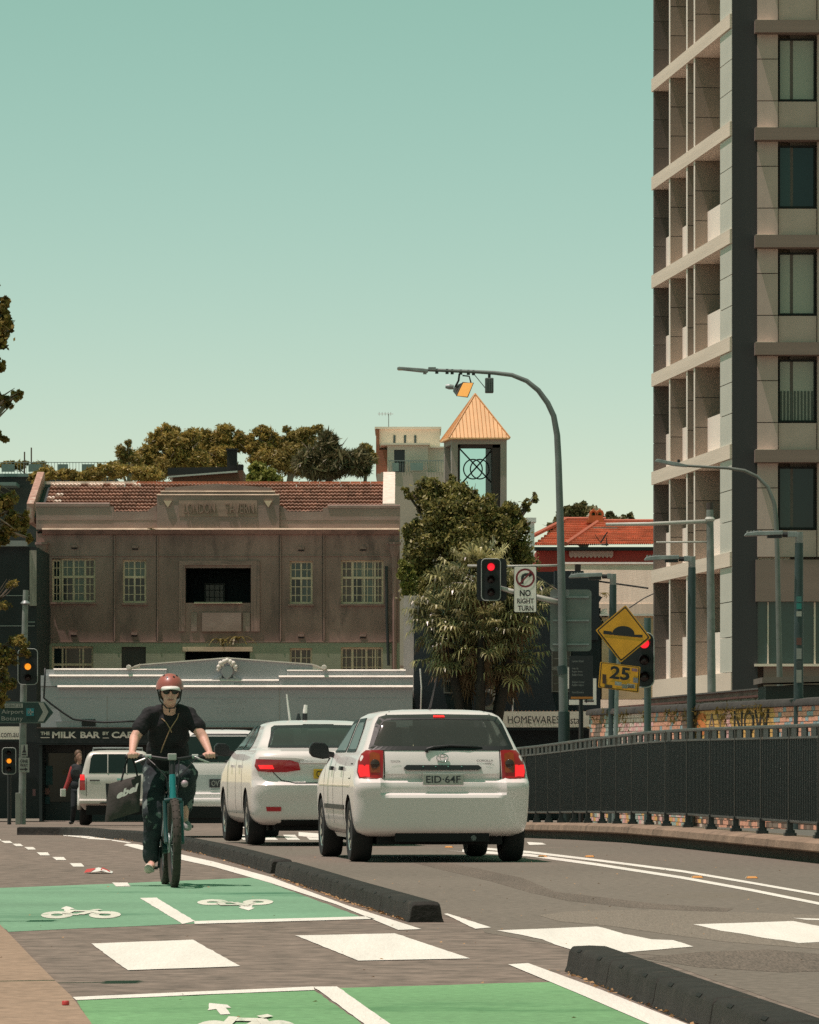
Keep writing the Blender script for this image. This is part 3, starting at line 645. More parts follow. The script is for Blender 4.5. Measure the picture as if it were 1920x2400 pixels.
mb = MB(); mb.tube([W(906, 1327, D)+Vector((0, -.12, 0)), W(907, 1450, D)+Vector((0, -.12, 0)), W(911, 1560, D)+Vector((0, -.12, 0))], .05, 8); mb.build('downpipe', M_pipe, tav)
mb = MB(); mb.tube([W(116, 1420, D)+Vector((0, -.1, 0)), W(116, 1510, D)+Vector((0, -.1, 0))], .045, 8); mb.build('downpipe', M_pipe, tav)
for px in (924, 99):
    mb = MB(); mb.lathe([(.09, -.9), (.10, -.5), (.18, -.25), (.2, -.1), (.24, -.08), (.24, 0)], W(px, 1271, D)+Vector((0, -.05, 0)), n=8); mb.tube([W(px, 1300, D)+Vector((0, -.05, 0)), W(px, 1570, D)+Vector((0, -.05, 0))], .08, 8)
    mb.build('rainwater_head', M_brown2, tav)
# tile roof
ze, zr, ye, yr = Z(1206, 176.2), Z(1136, 180.6), 176.2, 180.6; sl_ = math.atan2(zr-ze, yr-ye); sla = math.hypot(zr-ze, yr-ye)
roof = MB(); x0r, x1r = X(92, 178), X(916, 178)
roof.prism([(x0r, ye-.2, ze-.1), (x0r, yr, zr-.08), (x0r, 2*yr-ye, ze-.1)], (x1r-x0r, 0, 0)); rf = roof.build('roof', M_pipe, tav)
def tile_mb(w, l):
    mb = MB(); n = 6; vs = []
    for j, (v, h) in enumerate(((0, .045), (0, .02), (1.06, .0))):
        pass
    top0 = [((i/n-.5)*w, 0, .095+.05*abs(math.sin(math.pi*2*i/n))) for i in range(n+1)]
    top1 = [((i/n-.5)*w, l*1.08, .015+.035*abs(math.sin(math.pi*2*i/n))) for i in range(n+1)]
    bot0 = [((i/n-.5)*w, .05, -.03) for i in range(n+1)]
    vs = top0+top1+bot0; k = n+1
    mb.add(vs, [(i, i+1, k+i+1, k+i) for i in range(n)]+[(2*k+i, 2*k+i+1, i+1, i) for i in range(n)]); return mb
tw, tl = .262, sla/9; tm = {}
for m_ in (M_tile, M_tilew):
    t_ = tile_mb(tw, tl); me = bpy.data.meshes.new('roof_tile'); me.from_pydata(t_.v, [], t_.f); me.materials.append(m_); tm[m_.name] = me
r3 = random.Random(3); cand = []
nx = int((x1r-x0r-.3)/tw)
for j in range(9):
    for i in range(nx):
        x = x0r+.25+(i+.5)*tw; y = ye+math.cos(sl_)*tl*j; z = ze+math.sin(sl_)*tl*j; px = CX+F*x/y; py = HY-(z-H0)*F/y
        if j < 2 and not (262 < px < 372 or 650 < px < 762): hid = True
        else: hid = 372 < px < 652 and py > 1140 or (px < 262 and py > 1176) or (px > 762 and py > 1181)
        cand.append((i, j, x, y, z, px, py, hid))
vis = [c for c in cand if not c[7]]; r3.shuffle(vis); vs_ = set((c[0], c[1]) for c in vis[:296]); rest = MB()
for i, j, x, y, z, px, py, hid in cand:
    whit = px < 112 or (px < 330 and j > 7 and r3.random() < .8) or (px < 200 and r3.random() < .08)
    if (i, j) in vs_:
        o = bpy.data.objects.new('roof_tile', tm[(M_tilew if whit else M_tile).name]); COL.objects.link(o); o.parent = rf
        o.location = Vector((x+r3.gauss(0, .006), y, z+r3.uniform(0, .012)))-Vector(tav.location); o.rotation_euler = (sl_, 0, r3.gauss(0, .012))
    else:
        M4 = Matrix.Translation((x, y, z)) @ Matrix.Rotation(sl_, 4, 'X'); t_ = tile_mb(tw, tl); rest.add([M4 @ Vector(v) for v in t_.v], t_.f, 1 if whit else 0)
tag(rest.build('tile_field', [M_tile, M_tilew], rf), kind='stuff')
M_ridge = mat('ridge_tile', (.62, .22, .13), .8, var=.3, scale=4, objvar=.2)
nr = 34
for i in range(nr):
    xa = x0r+(x1r-x0r)*(i+.5)/nr; px = CX+F*xa/yr
    piece('ridge_tile', rf, (xa, yr, zr+.06), ((x1r-x0r)/nr*.96, .2, .1), M_tilew if px < 320 else M_ridge, shape='box')
M_pinkb = mat('gable_brick', (.42, .24, .19), .85, var=.3, scale=4, stain=((.6, .5, .42), .55, 3))
for a, b, m_ in ((75, 91, M_pinkb), (898, 926, M_tilew)):
    mb = MB(); xa, xb = X(a, 178), X(b, 178)
    mb.prism([(xa, ye-.6, ze-.3), (xa, ye-.6, ze+.35), (xa, yr, zr+.45), (xa, yr+.4, zr+.45), (xa, yr+.4, ze-.3)], (xb-xa, 0, 0)); mb.build('gable_parapet', m_, tav)
# roof-top plant room with chimney
M_void2 = mat('black_cladding', (.012, .013, .013), .8); M_rbrick = brick_mat('red_brown_brick', (.20, .085, .05), (.16, .07, .045), (.14, .1, .08))
dd = 186.0
mb = MB(); mb.prism([W(x, y, dd) for x, y in [(405, 1150), (570, 1150), (570, 1102), (405, 1120)]], (0, 3, 0)); mb.build('plant_room', M_rbrick, tav)
mb = MB(); mb.prism([W(x, y, dd)+Vector((0, -.3, 0)) for x, y in [(394, 1117), (396, 1120), (557, 1108), (557, 1104)]], (0, 3.4, 0)); mb.build('metal_flashing', mat('flashing', (.6, .58, .53), .5), tav)
mb = MB(); mb.prism([W(x, y, dd+3.4) for x, y in [(393, 1112), (566, 1112), (566, 1094), (393, 1096)]], (0, 1, 0)); mb.build('roof_hood', M_void2, tav)
mb = MB(); mb.pbox(531, 1050, 554, 1112, dd, .5, 1.1); mb.pbox(556, 1087, 569, 1106, dd, .4, 1.0); mb.pbox(529, 1049, 556, 1053, dd, .45, 1.15); mb.build('chimney', M_void2, tav)

# ---- white single-storey shop with scrolled parapet (d = 150)
D = 150.0
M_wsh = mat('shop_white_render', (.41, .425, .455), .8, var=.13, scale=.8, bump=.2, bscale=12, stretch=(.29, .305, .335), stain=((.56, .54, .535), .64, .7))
M_wtop = mat('shop_lit_cap', (.80, .74, .68), .7, var=.12, scale=3)  # much paler than the wall, painting the sunlit tops of the mouldings
shop = thing('milk_bar_building', 'pale grey shop with stepped parapet, shield emblem and black milk bar sign', 'building', (X(530, D), D, G(D)))
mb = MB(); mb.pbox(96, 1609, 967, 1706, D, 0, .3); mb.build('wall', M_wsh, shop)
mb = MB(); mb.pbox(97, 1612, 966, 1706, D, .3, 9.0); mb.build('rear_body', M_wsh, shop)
for i, (a, e) in enumerate([((96, 1583, 391, 1608), -.06), ((391, 1594, 654, 1608), -.05), ((654, 1585, 968, 1609), -.06)]): ppiece('parapet_panel', shop, *a, D, e, .3, M_wsh)
for a in [(104, 1569, 391, 1583), (673, 1571, 951, 1585)]: ppiece('parapet_panel', shop, *a, D, -.02, .28, M_wsh)
for a, e in [((136, 1607, 968, 1610.5), -.22), ((391, 1593, 654, 1595.5), -.12), ((116, 1582, 391, 1585), -.17), ((126, 1567.5, 391, 1569.5), -.06), ((654, 1584, 968, 1587), -.17), ((673, 1570, 951, 1572), -.06)]:
    lip('moulding', shop, a[0], a[1]-1, a[2], a[3]+.5, D, e, .05, M_wtop, .15)
for a, e in [((136, 1610.5, 968, 1614), -.12), ((391, 1595.5, 654, 1599), -.08), ((116, 1585, 391, 1588), -.11), ((654, 1587, 968, 1590), -.11)]: ppiece('moulding', shop, *a, D, e, .05, M_wsh)
mb = MB(); ped = [(320, 1594), (320, 1567), (327, 1558), (533, 1542), (733, 1557), (742, 1568), (742, 1594)]
mb.prism([W(x, y, D)+Vector((0, .02, 0)) for x, y in ped], (0, .25, 0)); mb.build('pediment', M_wsh, shop)
top = [(300, 1567), (318, 1560), (328, 1556.5), (430, 1548.5), (533, 1540.5), (633, 1548), (732, 1555.5), (745, 1560), (762, 1568)]
mb = MB(); pts = [W(x, y, D) for x, y in top]; mb.add([p+Vector((0, -.05, 0)) for p in pts]+[p+Vector((0, .29, 0)) for p in pts]+[p+Vector((0, -.05, -.035)) for p in pts]+[p+Vector((0, .29, -.035)) for p in pts],
    [(i, i+1, 9+i+1, 9+i) for i in range(8)]+[(18+i, 18+i+1, i+1, i) for i in range(8)]+[(18+i, 27+i, 28+i, 19+i) for i in range(8)]); mb.build('coping', M_wtop, shop)
for cx, s in ((308, 1), (754, -1)):
    mb = MB(); mb.prism([W(x, y, D)+Vector((0, .0, 0)) for x, y in [(cx-s*12, 1571), (cx-s*8, 1562), (cx-s*2, 1566), (cx+s*8, 1560), (cx+s*20, 1556), (cx+s*22, 1571)]], (0, .22, 0)); mb.build('scroll', M_wtop, shop)
    mb = MB(); mb.lathe([(.0, -.06), (.06, -.05), (.075, 0), (.06, .2)], W(cx-s*6, 1564, D), (0, -1, 0), n=12); mb.build('scroll', M_wtop, shop, smooth=True, sharp=40)
# emblem: a shield held in a wreath
em = MB(); em.prism([W(x, y, D)+Vector((0, -.14, 0)) for x, y in [(520, 1561), (545, 1561), (547, 1575), (541, 1587), (533, 1592), (525, 1587), (519, 1575)]], (0, .2, 0)); e_ = em.build('emblem_shield', M_wsh, shop, bevel=.02)
for cx, cy, r_ in [(514, 1563, .075), (518, 1555, .08), (526, 1551, .075), (533, 1548, .07), (540, 1551, .075), (547, 1555, .08), (552, 1563, .075), (512, 1570, .05), (553, 1570, .05), (522, 1558, .06), (544, 1558, .06)]:
    mb = MB(); mb.lathe([(.001, -r_), (r_*.7, -r_*.7), (r_, 0), (r_*.7, r_*.7), (.001, r_)], W(cx, cy, D)+Vector((0, -.15, 0)), n=8); mb.build('wreath_leaf', M_wtop, e_, smooth=True)
for cx, s in ((505, 1), (562, -1)):
    mb = MB(); mb.prism([W(x, y, D)+Vector((0, -.1, 0)) for x, y in [(cx+s*16, 1582), (cx+s*14, 1590), (cx, 1594), (cx-s*10, 1594), (cx+s*4, 1588)]], (0, .12, 0)); mb.build('scroll', M_wsh, e_)
ppiece('emblem_base', shop, 518, 1590, 550, 1607, D, -.085, .05, M_wsh)
M_groove = mat('panel_joint', (.42, .40, .40), .8)
for a in [(654, 1612, 656, 1704), (250, 1630, 252, 1704)]: ppiece('panel_joint', shop, *a, D, -.012, .0, M_groove)
for x0_, x1_ in ((130, 240), (270, 380), (430, 640), (700, 930)):
    for a in [(x0_, 1636, x1_, 1637.2), (x0_, 1690, x1_, 1691)]: ppiece('panel_moulding', shop, *a, D, -.016, .0, M_wsh)
ptext('LONDON', 500, 1634, 575, 1650, D, M_wsh, shop, y=-.004, depth=.008); ptext('TAVERN', 506, 1658, 570, 1674, D, M_wsh, shop, y=-.004, depth=.008)
ppiece('wall_grille', shop, 192, 1686, 224, 1702, D, -.03, .0, M_black)
M_signnavy = mat('sign_fascia', (.008, .011, .014), .6)
ppiece('sign_fascia', shop, 88, 1707, 970, 1743, D, -.25, .1, M_signnavy)
ppiece('fascia_trim', shop, 88, 1704.5, 970, 1707, D, -.28, .1, mat('fascia_trim', (.10, .07, .06), .7))
M_lettw = mat('letter_cream', (.62, .56, .50), .6)
for s_, a in [('THE', (97, 1715, 118, 1723)), ('MILK', (124, 1715, 181, 1730)), ('BAR', (190, 1715, 236, 1730)), ('BY', (242, 1715, 257, 1723)), ('CAFE', (263, 1715, 325, 1730))]:
    ptext(s_, *a, D, M_lettw, shop, y=-.262, bold=.035)
for a in ((97, 1728, 118, 1729.6), (242, 1729, 257, 1730.4)): ppiece('letter_rule', shop, *a, D, -.262, -.252, M_lettw)
# shopfront below the awning
M_soff = mat('shopfront_dark', (.010, .016, .019), .5); M_shopg = glass('shop_glass', (.010, .022, .026), .1)
ppiece('shopfront', shop, 92, 1743, 968, 1925, D, 1.4, 1.6, M_soff)
mb = MB(); mb.pbox(88, 1742, 970, 1745, D, -.25, 1.4); mb.build('awning_soffit', M_soff, shop)
for i in range(9): ppiece('shop_window', shop, 100+i*96, 1765, 186+i*96, 1880, D, 1.36, 1.395, M_shopg)
for i in range(10): ppiece('shop_mullion', shop, 92+i*96, 1748, 97+i*96, 1922, D, 1.32, 1.395, mat('mullion', (.02, .024, .026), .5))
for a, c in [((97, 1848, 109, 1863), (.22, .10, .09)), ((69, 1850, 76, 1866), (.12, .06, .06))]: ppiece('poster', shop, *a, D, 1.30, 1.31, mat('poster_%d' % a[0], c, .7, var=.5, scale=20))
for a, c in [((100, 1795, 116, 1840), (.01, .06, .065)), ((139, 1804, 152, 1816), (.09, .06, .03)), ((96, 1868, 110, 1886), (.01, .05, .06)), ((168, 1840, 176, 1862), (.05, .03, .03))]: ppiece('window_sticker', shop, *a, D, 1.34, 1.355, mat('sticker_%d' % a[0], c, .6, var=.6, scale=15))
for a in [(92, 1745, 99, 1925), (960, 1745, 967, 1925)]: ppiece('pier', shop, *a, D, .0, 1.4, M_soff)
# ---- cable drooping across the shop
mb = MB(); mb.tube([W(x, y, 149.6) for x, y in [(106, 1566), (105, 1600), (103, 1636), (120, 1650), (150, 1672), (172, 1686), (205, 1690), (245, 1693), (290, 1691), (330, 1690)]], .028, 6)
tag(mb.build('power_cable', M_black, smooth=True), 'black cable sagging across the front of the pale shop', 'cable')

# ---- dark shop building behind the palm (d = 158)
D = 158.0
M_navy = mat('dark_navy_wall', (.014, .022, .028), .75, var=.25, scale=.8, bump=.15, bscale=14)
hb = thing('homewares_building', 'dark navy shop building with pale homewares sign behind the palm', 'building', (X(1180, D), D, G(D)))
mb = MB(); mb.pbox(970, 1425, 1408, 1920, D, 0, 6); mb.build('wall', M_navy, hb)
mb = MB(); mb.pbox(946, 1395, 985, 1700, D, .5, 6); mb.build('side_wall', mat('grey_render', (.50, .43, .39), .85, var=.15), hb)
M_hsign = mat('homewares_board', (.80, .72, .63), .7, var=.1, scale=2)
ppiece('sign_board', hb, 1178, 1668, 1396, 1705, D, -.9, -.8, M_hsign)
for i in range(26): piece('awning_lug', hb, W(1180+i*8.4, 1667, D)+Vector((0, -.85, 0)), (.03, .06, .04), mat('rust', (.22, .12, .08), .8))
M_let = mat('letter_dark', (.03, .033, .035), .6)
ptext('HOMEWARES', 1189, 1679, 1310, 1696, D, M_let, hb, y=-.91, bold=.0); ptext('sta', 1335, 1683, 1356, 1697, D, M_let, hb, y=-.91)
mb = MB(); mb.pbox(1178, 1705, 1396, 1712, D, -.85, 0); mb.build('awning', M_navy, hb)
window(hb, 1293, 1524, 1338, 1622, D, 2, 5, mat('pale_bar', (.16, .155, .135), .7), Mg_dark, yoff=-.06, fr=.03, bar=.03)
ppiece('window_shelf', hb, 1293, 1564, 1338, 1571, D, -.09, -.02, mat('pale_bar', (.2, .2, .2)))
window(hb, 1040, 1595, 1090, 1625, D, 2, 1, mat('pale_bar', (.2, .2, .2)), Mg_dark, yoff=-.06, fr=.03)
# parapet profile and chimney of the dark building (against the pale wall)
mb = MB(); mb.prism([W(x, y, D)+Vector((0, -.1, 0)) for x, y in [(1300, 1430), (1300, 1338), (1368, 1338), (1368, 1345), (1410, 1345), (1404, 1352), (1404, 1396), (1412, 1400), (1404, 1412), (1404, 1445), (1412, 1462), (1402, 1470), (1402, 1500), (1300, 1500)]], (0, 2, 0)); mb.build('corner_parapet', M_navy, hb)
ppiece('chimney', hb, 1349, 1322, 1362, 1342, D, .2, .8, mat('dark_brick', (.05, .035, .03), .9))
mb = MB(); mb.prism([W(x, y, D+1) for x, y in [(1240, 1340), (1320, 1340), (1320, 1450), (1240, 1450)]], (0, 3, 0)); mb.build('upper_wall', M_navy, hb)
for px, y0_, y1_ in ((985, 1567, 1655), (1200, 1606, 1672)):
    mb = MB(); mb.tube([W(px, y0_, D-.6), W(px+3, (y0_+y1_)/2, D-.6), W(px+1, y1_+20, D-.6)], .022, 6); mb.build('conduit', M_signwhite, hb)
# air conditioner
ac = thing('air_conditioner', 'pale air conditioner unit mounted on the dark wall under the palm', 'air conditioner', W(1148, 1664, D-.4))
mb = MB(); mb.pbox(1138, 1616, 1171, 1664, D-.75, 0, .35); mb.build('casing', mat('ac_casing', (.26, .24, .21), .6), ac, bevel=.02)
mb = MB(); mb.lathe([(.21, 0), (.21, .03), (.03, .02)], W(1140, 1638, D-.77), (0, -1, 0), n=20); mb.build('fan_guard', M_black, ac)
# ---- cream apartment block behind (d = 230)
D = 230.0
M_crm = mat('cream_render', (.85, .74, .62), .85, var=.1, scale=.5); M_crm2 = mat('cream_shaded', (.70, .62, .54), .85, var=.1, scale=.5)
cb = thing('cream_apartment_block', 'cream rooftop flat with doorway and balcony railing behind the tavern', 'building', (X(970, D), D, G(D)))
mb = MB(); mb.pbox(889, 1000, 1032, 1045, D, 1.4, 6); mb.build('upper_storey', M_crm, cb); mb = MB(); mb.pbox(878, 996, 1035, 1001, D, 1.2, 6.2); mb.build('roof_slab', M_crm, cb)
facade(cb, 'balcony_wall', 908, 1043, 1003, 1108, D, [(924, 1054, 949, 1108)], M_crm2, .3); ppiece('door_void', cb, 924, 1054, 949, 1110, D, .25, .3, Mg_dark)
mb = MB(); mb.pbox(908.5, 1043.5, 1002.5, 1108, D, .32, 1.38); mb.pbox(1003, 1047, 1046, 1108, D, .6, 4); mb.build('balcony_core', M_crm2, cb)
mb = MB(); mb.pbox(893, 1039, 1008, 1043, D, -.25, 1.6); mb.pbox(1003, 1045, 1048, 1048, D, .4, 4); mb.build('balcony_roof', M_crm, cb)
M_rb = brick_mat('orange_brick', (.36, .14, .08), (.30, .11, .07), (.25, .2, .15))
mb = MB(); mb.pbox(881, 1002, 889, 1110, D, 1.3, 6); mb.pbox(884, 1052, 909, 1110, D, .7, 1.3); mb.build('brick_side', M_rb, cb)
mb = MB(); mb.pbox(893, 1108, 1075, 1560, D, -.4, 8); mb.pbox(884, 1110, 893, 1560, D, 0, 8); mb.build('lower_wall', mat('grey_render2', (.48, .40, .345), .85, var=.1, scale=.6), cb)
for px in (922, 947, 971): ppiece('slot_window', cb, px, 1016, px+5, 1038, D, 1.36, 1.42, Mg_mid)
for i in range(24): ppiece('railing_bar', cb, 912+i*6.4, 1081, 913+i*6.4, 1107, D, -.42, -.39, M_galv)
ppiece('railing_top', cb, 910, 1080, 1066, 1082, D, -.43, -.38, M_galv)
for a in ((920, 1086, 935, 1106), (962, 1086, 992, 1104), (1040, 1084, 1066, 1106)): ppiece('glass_panel', cb, *a, D, -.46, -.44, mat('balustrade_glass', (.20, .28, .26), .2))
mb = MB(); mb.tube([W(911, 970, D+3), W(911, 1010, D+3)], .02, 5); mb.tube([W(886, 970, D+3), W(922, 970, D+3)], .014, 4)
for px in (889, 896, 903, 910, 916): mb.tube([W(px, 967, D+3)+Vector((0, -.3, 0)), W(px, 973, D+3)+Vector((0, .3, 0))], .01, 4)
tag(mb.build('television_aerial', M_galv), 'thin metal television aerial on the cream flat roof', 'aerial')
# ---- pyramid-roofed lantern tower (d = 205)
D = 205.0
M_tc = mat('tower_render', (.34, .30, .265), .85, var=.12, scale=.6); M_tp = mat('copper_orange_roof', (.86, .50, .25), .55, var=.1, scale=1); M_tin = mat('tower_inner', (.06, .045, .042), .8)
lt = thing('lantern_tower', 'square tower with orange pyramid roof and glazed wheel-pattern openings', 'tower', (X(1118, D), D, G(D)))
tx0, tx1, tyb = X(1059, D), X(1188, D), D+2.2
skew = -.35      # the left flank shows, so the plan is turned a little
def tpt(u, v, z):      # plan corners: u across, v back
    return Vector((tx0+(tx1-tx0)*u-.30*v, D+2.2*v-.0*u, z))
z0, z1 = Z(1560, D), Z(1026, D)
fr = .28
def tbox(mb, u0, u1, v0, v1, za, zb): 
    P = [tpt(u, v, za) for u, v in ((u0, v0), (u1, v0), (u1, v1), (u0, v1))]; mb.prism(P, (0, 0, zb-za))
mb = MB(); f_ = .11
for u, v in ((0, 0), (1-f_, 0), (0, 1-f_), (1-f_, 1-f_)): tbox(mb, u, u+f_, v, v+f_, z0, z1)
mb.build('corner_pier', M_tc, lt)
mb = MB()
for u0, u1, v0, v1 in ((f_, 1-f_, 0.004, f_), (f_, 1-f_, 1-f_, .996), (0.004, f_, f_, 1-f_), (1-f_, .996, f_, 1-f_)): tbox(mb, u0, u1, v0, v1, Z(1041, D), z1-.002)
mb.build('lintel_band', M_tc, lt)
mb = MB(); ap = (tpt(.5, .5, Z(918, D)))
ea = [tpt(-.06, -.06, z1), tpt(1.05, -.06, z1), tpt(1.05, 1.06, z1), tpt(-.06, 1.06, z1)]
mb.add(ea+[ap]+[p-Vector((0, 0, .06)) for p in ea], [(0, 1, 4), (1, 2, 4), (2, 3, 4), (3, 0, 4), (5, 6, 1, 0), (6, 7, 2, 1), (7, 8, 3, 2), (8, 5, 0, 3), (8, 7, 6, 5)]); pr = mb.build('pyramid_roof', M_tp, lt)
M_rib = mat('roof_rib', (.62, .30, .12), .5)
for fa, fb in ((0, 1), (3, 0)):
    n = 16 if fa == 0 else 6
    for i in range(1, n):
        u = i/n; a = ea[fa].lerp(ea[fb], u); 
        k = u*2 if u < .5 else (1-u)*2; hip = (ea[fa] if u < .5 else ea[fb]).lerp(ap, k); m = MB(); nn = Vector((0, -.012, .012)) if fa == 0 else Vector((-.012, 0, .012))
        m.tube([a+nn, hip+nn], .012, 4); m.build('roof_rib', M_rib, pr)
for p in ea[:2]+[ea[3]]:
    m = MB(); m.tube([p, ap], .035, 6); m.build('hip_cap', M_rib, pr)
M_tg = mat('lantern_glass', (.22, .40, .38), .25, spec=.5, emit=0); 
mb = MB(); q = [tpt(f_+.06, .25, z0), tpt(1-f_-.14, .25, z0), tpt(1-f_-.14, .25, Z(1046, D)), tpt(f_+.06, .25, Z(1046, D))]
MG = bpy.data.materials.new('clear_glass'); MG.use_nodes = True; N_ = MG.node_tree.nodes; tr = N_.new('ShaderNodeBsdfTransparent'); tr.inputs[0].default_value = (.60, .84, .82, 1); gl = N_.new('ShaderNodeBsdfGlossy'); gl.inputs[1].default_value = .05
mx = N_.new('ShaderNodeMixShader'); mx.inputs[0].default_value = .06; MG.node_tree.links.new(tr.outputs[0], mx.inputs[1]); MG.node_tree.links.new(gl.outputs[0], mx.inputs[2]); MG.node_tree.links.new(mx.outputs[0], N_['Material Output'].inputs[0])
mb.add(q, [(0, 1, 2, 3)]); mb.build('glazing', MG, lt)
mb = MB()
for u0, u1 in ((f_+.003, f_+.05), (1-f_-.14, 1-f_-.003)): tbox(mb, u0, u1, .06, .9, z0, Z(1041, D))
tbox(mb, f_, 1-f_, .06, .30, Z(1049, D), Z(1041.5, D)); mb.build('inner_reveal', M_tin, lt)
yv = .22
def lp(px, py): return Vector((X(px, D), D+2.2*yv, Z(py, D)))
wm = MB(); wm.tube([lp(1074, 1046), lp(1172, 1150)], .03, 6); wm.tube([lp(1160, 1046), lp(1066, 1150)], .03, 6)
for cx in (1109, 1125): wm.tube([lp(cx+22*math.cos(t), 1098+23*math.sin(t)) for t in [k*math.pi/14 for k in range(28)]], .026, 6, closed=True)
wm.build('wheel_tracery', M_void2, lt)
# ---- red-roofed house and pale rear wall at right (d = 195 / 178)
D = 195.0
M_redw = mat('red_wall', (.46, .055, .045), .75, var=.15, scale=1); M_redt = mat('bright_terracotta', (.66, .235, .145), .75, var=.3, scale=1.6, bump=.2, bscale=20, stain=((.46, .15, .09), .58, 2))
rh = thing('red_roof_house', 'red walled house with bright terracotta hip roof and scalloped valance', 'house', (X(1400, D), D, G(D)))
mb = MB(); mb.pbox(1258, 1290, 1600, 1700, D, 0, 6); mb.build('wall', M_redw, rh)
mb = MB(); mb.pbox(1248, 1283, 1610, 1291, D, -.45, .2); mb.build('gutter', M_black, rh)
def tiled(par, name, P, Q, R_, S, nu, nv, m):      # eave P-Q, ridge S-R_; rows overlap and each row waves like tiles
    mb = MB(); P, Q, R_, S = map(Vector, (P, Q, R_, S)); nrm = (Q-P).cross(S-P).normalized()
    if nrm.z < 0: nrm = -nrm
    vs = []; sub = 4
    for j in range(nv):
        for v, lift in ((j/nv, .10), ((j+1.0)/nv, .005)):
            for i in range(nu*sub+1):
                u = i/(nu*sub); p = P.lerp(Q, u).lerp(S.lerp(R_, u), v); vs.append(p+nrm*(lift+.04*abs(math.sin(math.pi*u*nu))))
    w = nu*sub+1
    fs = [(2*j*w+i, 2*j*w+i+1, (2*j+1)*w+i+1, (2*j+1)*w+i) for j in range(nv) for i in range(w-1)]+[((2*j+1)*w+i, (2*j+1)*w+i+1, (2*j+2)*w+i+1, (2*j+2)*w+i) for j in range(nv-1) for i in range(w-1)]
    mb.add(vs, fs); return mb.build(name, m, par)
RD = 4.4
e0, e1 = W(1250, 1284, D)+Vector((0, -.5, 0)), W(1325, 1281, D)+Vector((0, -.5, 0))
tiled(rh, 'roof_slope', W(1322, 1283, D)+Vector((0, -.5, 0)), W(1620, 1283, D)+Vector((0, -.5, 0)), W(1620, 1227, D+RD), W(1404, 1227, D+RD), 66, 11, M_redt)
tiled(rh, 'roof_slope', W(1246, 1284, D)+Vector((0, .1, 0)), W(1420, 1284, D)+Vector((0, .1, 0)), W(1420, 1223, D+RD+1), W(1324, 1223, D+RD+1), 38, 11, M_redt)
for a, b in ((W(1325, 1281, D)+Vector((0, -.5, 0)), W(1404, 1226, D+RD)), (W(1247, 1262, D+.4), W(1326, 1222, D+RD+1)), (W(1322, 1222, D+RD+1), W(1420, 1222, D+RD+1)), (W(1404, 1227, D+RD), W(1620, 1227, D+RD))):
    mb = MB(); mb.tube([a+Vector((0, -.02, .08)), b+Vector((0, -.02, .08))], .09, 6); mb.build('hip_ridge', mat('hip_ridge', (.46, .13, .08), .8), rh)
mb = MB(); mb.pbox(1374, 1219, 1416, 1226, D+RD, -.3, .4); mb.pbox(1380, 1209, 1413, 1219, D+RD, -.25, .35); mb.build('chimney', mat('chimney_terracotta', (.50, .14, .05), .8), rh)
for cx in (1391, 1406):
    mb = MB(); mb.tube([W(cx+7*math.cos(t), 1205-8*math.sin(t), D+RD) for t in [math.pi*(k/10*1.3-.15) for k in range(11)]], .05, 6); mb.tube([W(cx, 1195, D+RD), W(cx, 1192, D+RD)], .04, 5); mb.build('chimney_finial', mat('chimney_terracotta', (.5, .14, .05)), rh)
ppiece('skylight_frame', rh, 1397, 1228, 1455, 1233, D, 3.0, 3.4, M_galv)
mb = MB(); mb.tube([W(1408, 1272, D-.6), W(1424, 1247, D-.6)], .03, 5); mb.tube([W(1408, 1272, D-.6), W(1394, 1252, D-.6)], .012, 4); mb.tube([W(1422, 1260, D-.6), W(1422, 1280, D-.6)], .02, 4); mb.lathe([(.15, 0), (.12, .06)], W(1418, 1278, D-.6), n=10); mb.build('satellite_dish', M_black, rh)
M_val = mat('valance', (.62, .40, .36), .8)
ppiece('valance_board', rh, 1334, 1292, 1437, 1303, D, -.15, -.1, M_val)
for i in range(11):
    mb = MB(); cx = 1339+i*9.3; mb.prism([W(x, y, D)+Vector((0, -.14, 0)) for x, y in [(cx-4.6, 1303), (cx+4.6, 1303), (cx+3, 1306), (cx, 1308), (cx-3, 1306)]], (0, .03, 0)); mb.build('scallop', M_val, rh)
mb = MB(); mb.pbox(1236, 1225, 1251, 1320, D, -1.2, -.4); mb.pbox(1232, 1217, 1255, 1227, D, -1.35, -.25); mb.build('white_chimney', mat('white_chimney', (.78, .76, .76), .8), rh)
D = 178.0
M_pw = brick_mat('pale_painted_brick', (.86, .70, .57), (.82, .67, .55), (.70, .57, .46), bump=.5, var=.14)
pw = thing('pale_rear_building', 'pale painted brick rear wall below the red roof', 'building', (X(1450, D), D, G(D)))
pa, pb = 190.0, 163.0
def pwall(name, y0, y1, m, out=0, back=2.0):
    n_ = Vector((-.985, -.17, 0)); P_ = [W(1325, y1, pa), W(1640, y1, pb), W(1640, y0, pb), W(1325, y0, pa)]; mb = MB(); mb.prism([p+n_*out for p in P_], -n_*(back+out)); return mb.build(name, m, pw)
pwall('wall', 1322, 1800, M_pw); pwall('wall_cap', 1317.5, 1321.8, M_wtop, .06, 2.1); pwall('lower_wall_band', 1415, 1440, mat('grey_band', (.60, .49, .39), .85), .04, .5)
D = 160.0
mb = MB(); mb.pbox(1405, 1447, 1560, 1640, D, -2, -.3); mb.build('annex', mat('annex_render', (.75, .52, .33), .85, var=.2), pw); ppiece('annex_cap', pw, 1400, 1443, 1565, 1448, D, -2.15, -.2, M_wtop)
mb = MB(); mb.prism([W(x, y, D-2) for x, y in [(1403, 1446.5), (1408, 1434), (1412, 1428), (1422, 1426), (1424, 1434), (1424, 1447)]], (0, .3, 0)); mb.build('annex_scroll', M_wtop, pw)
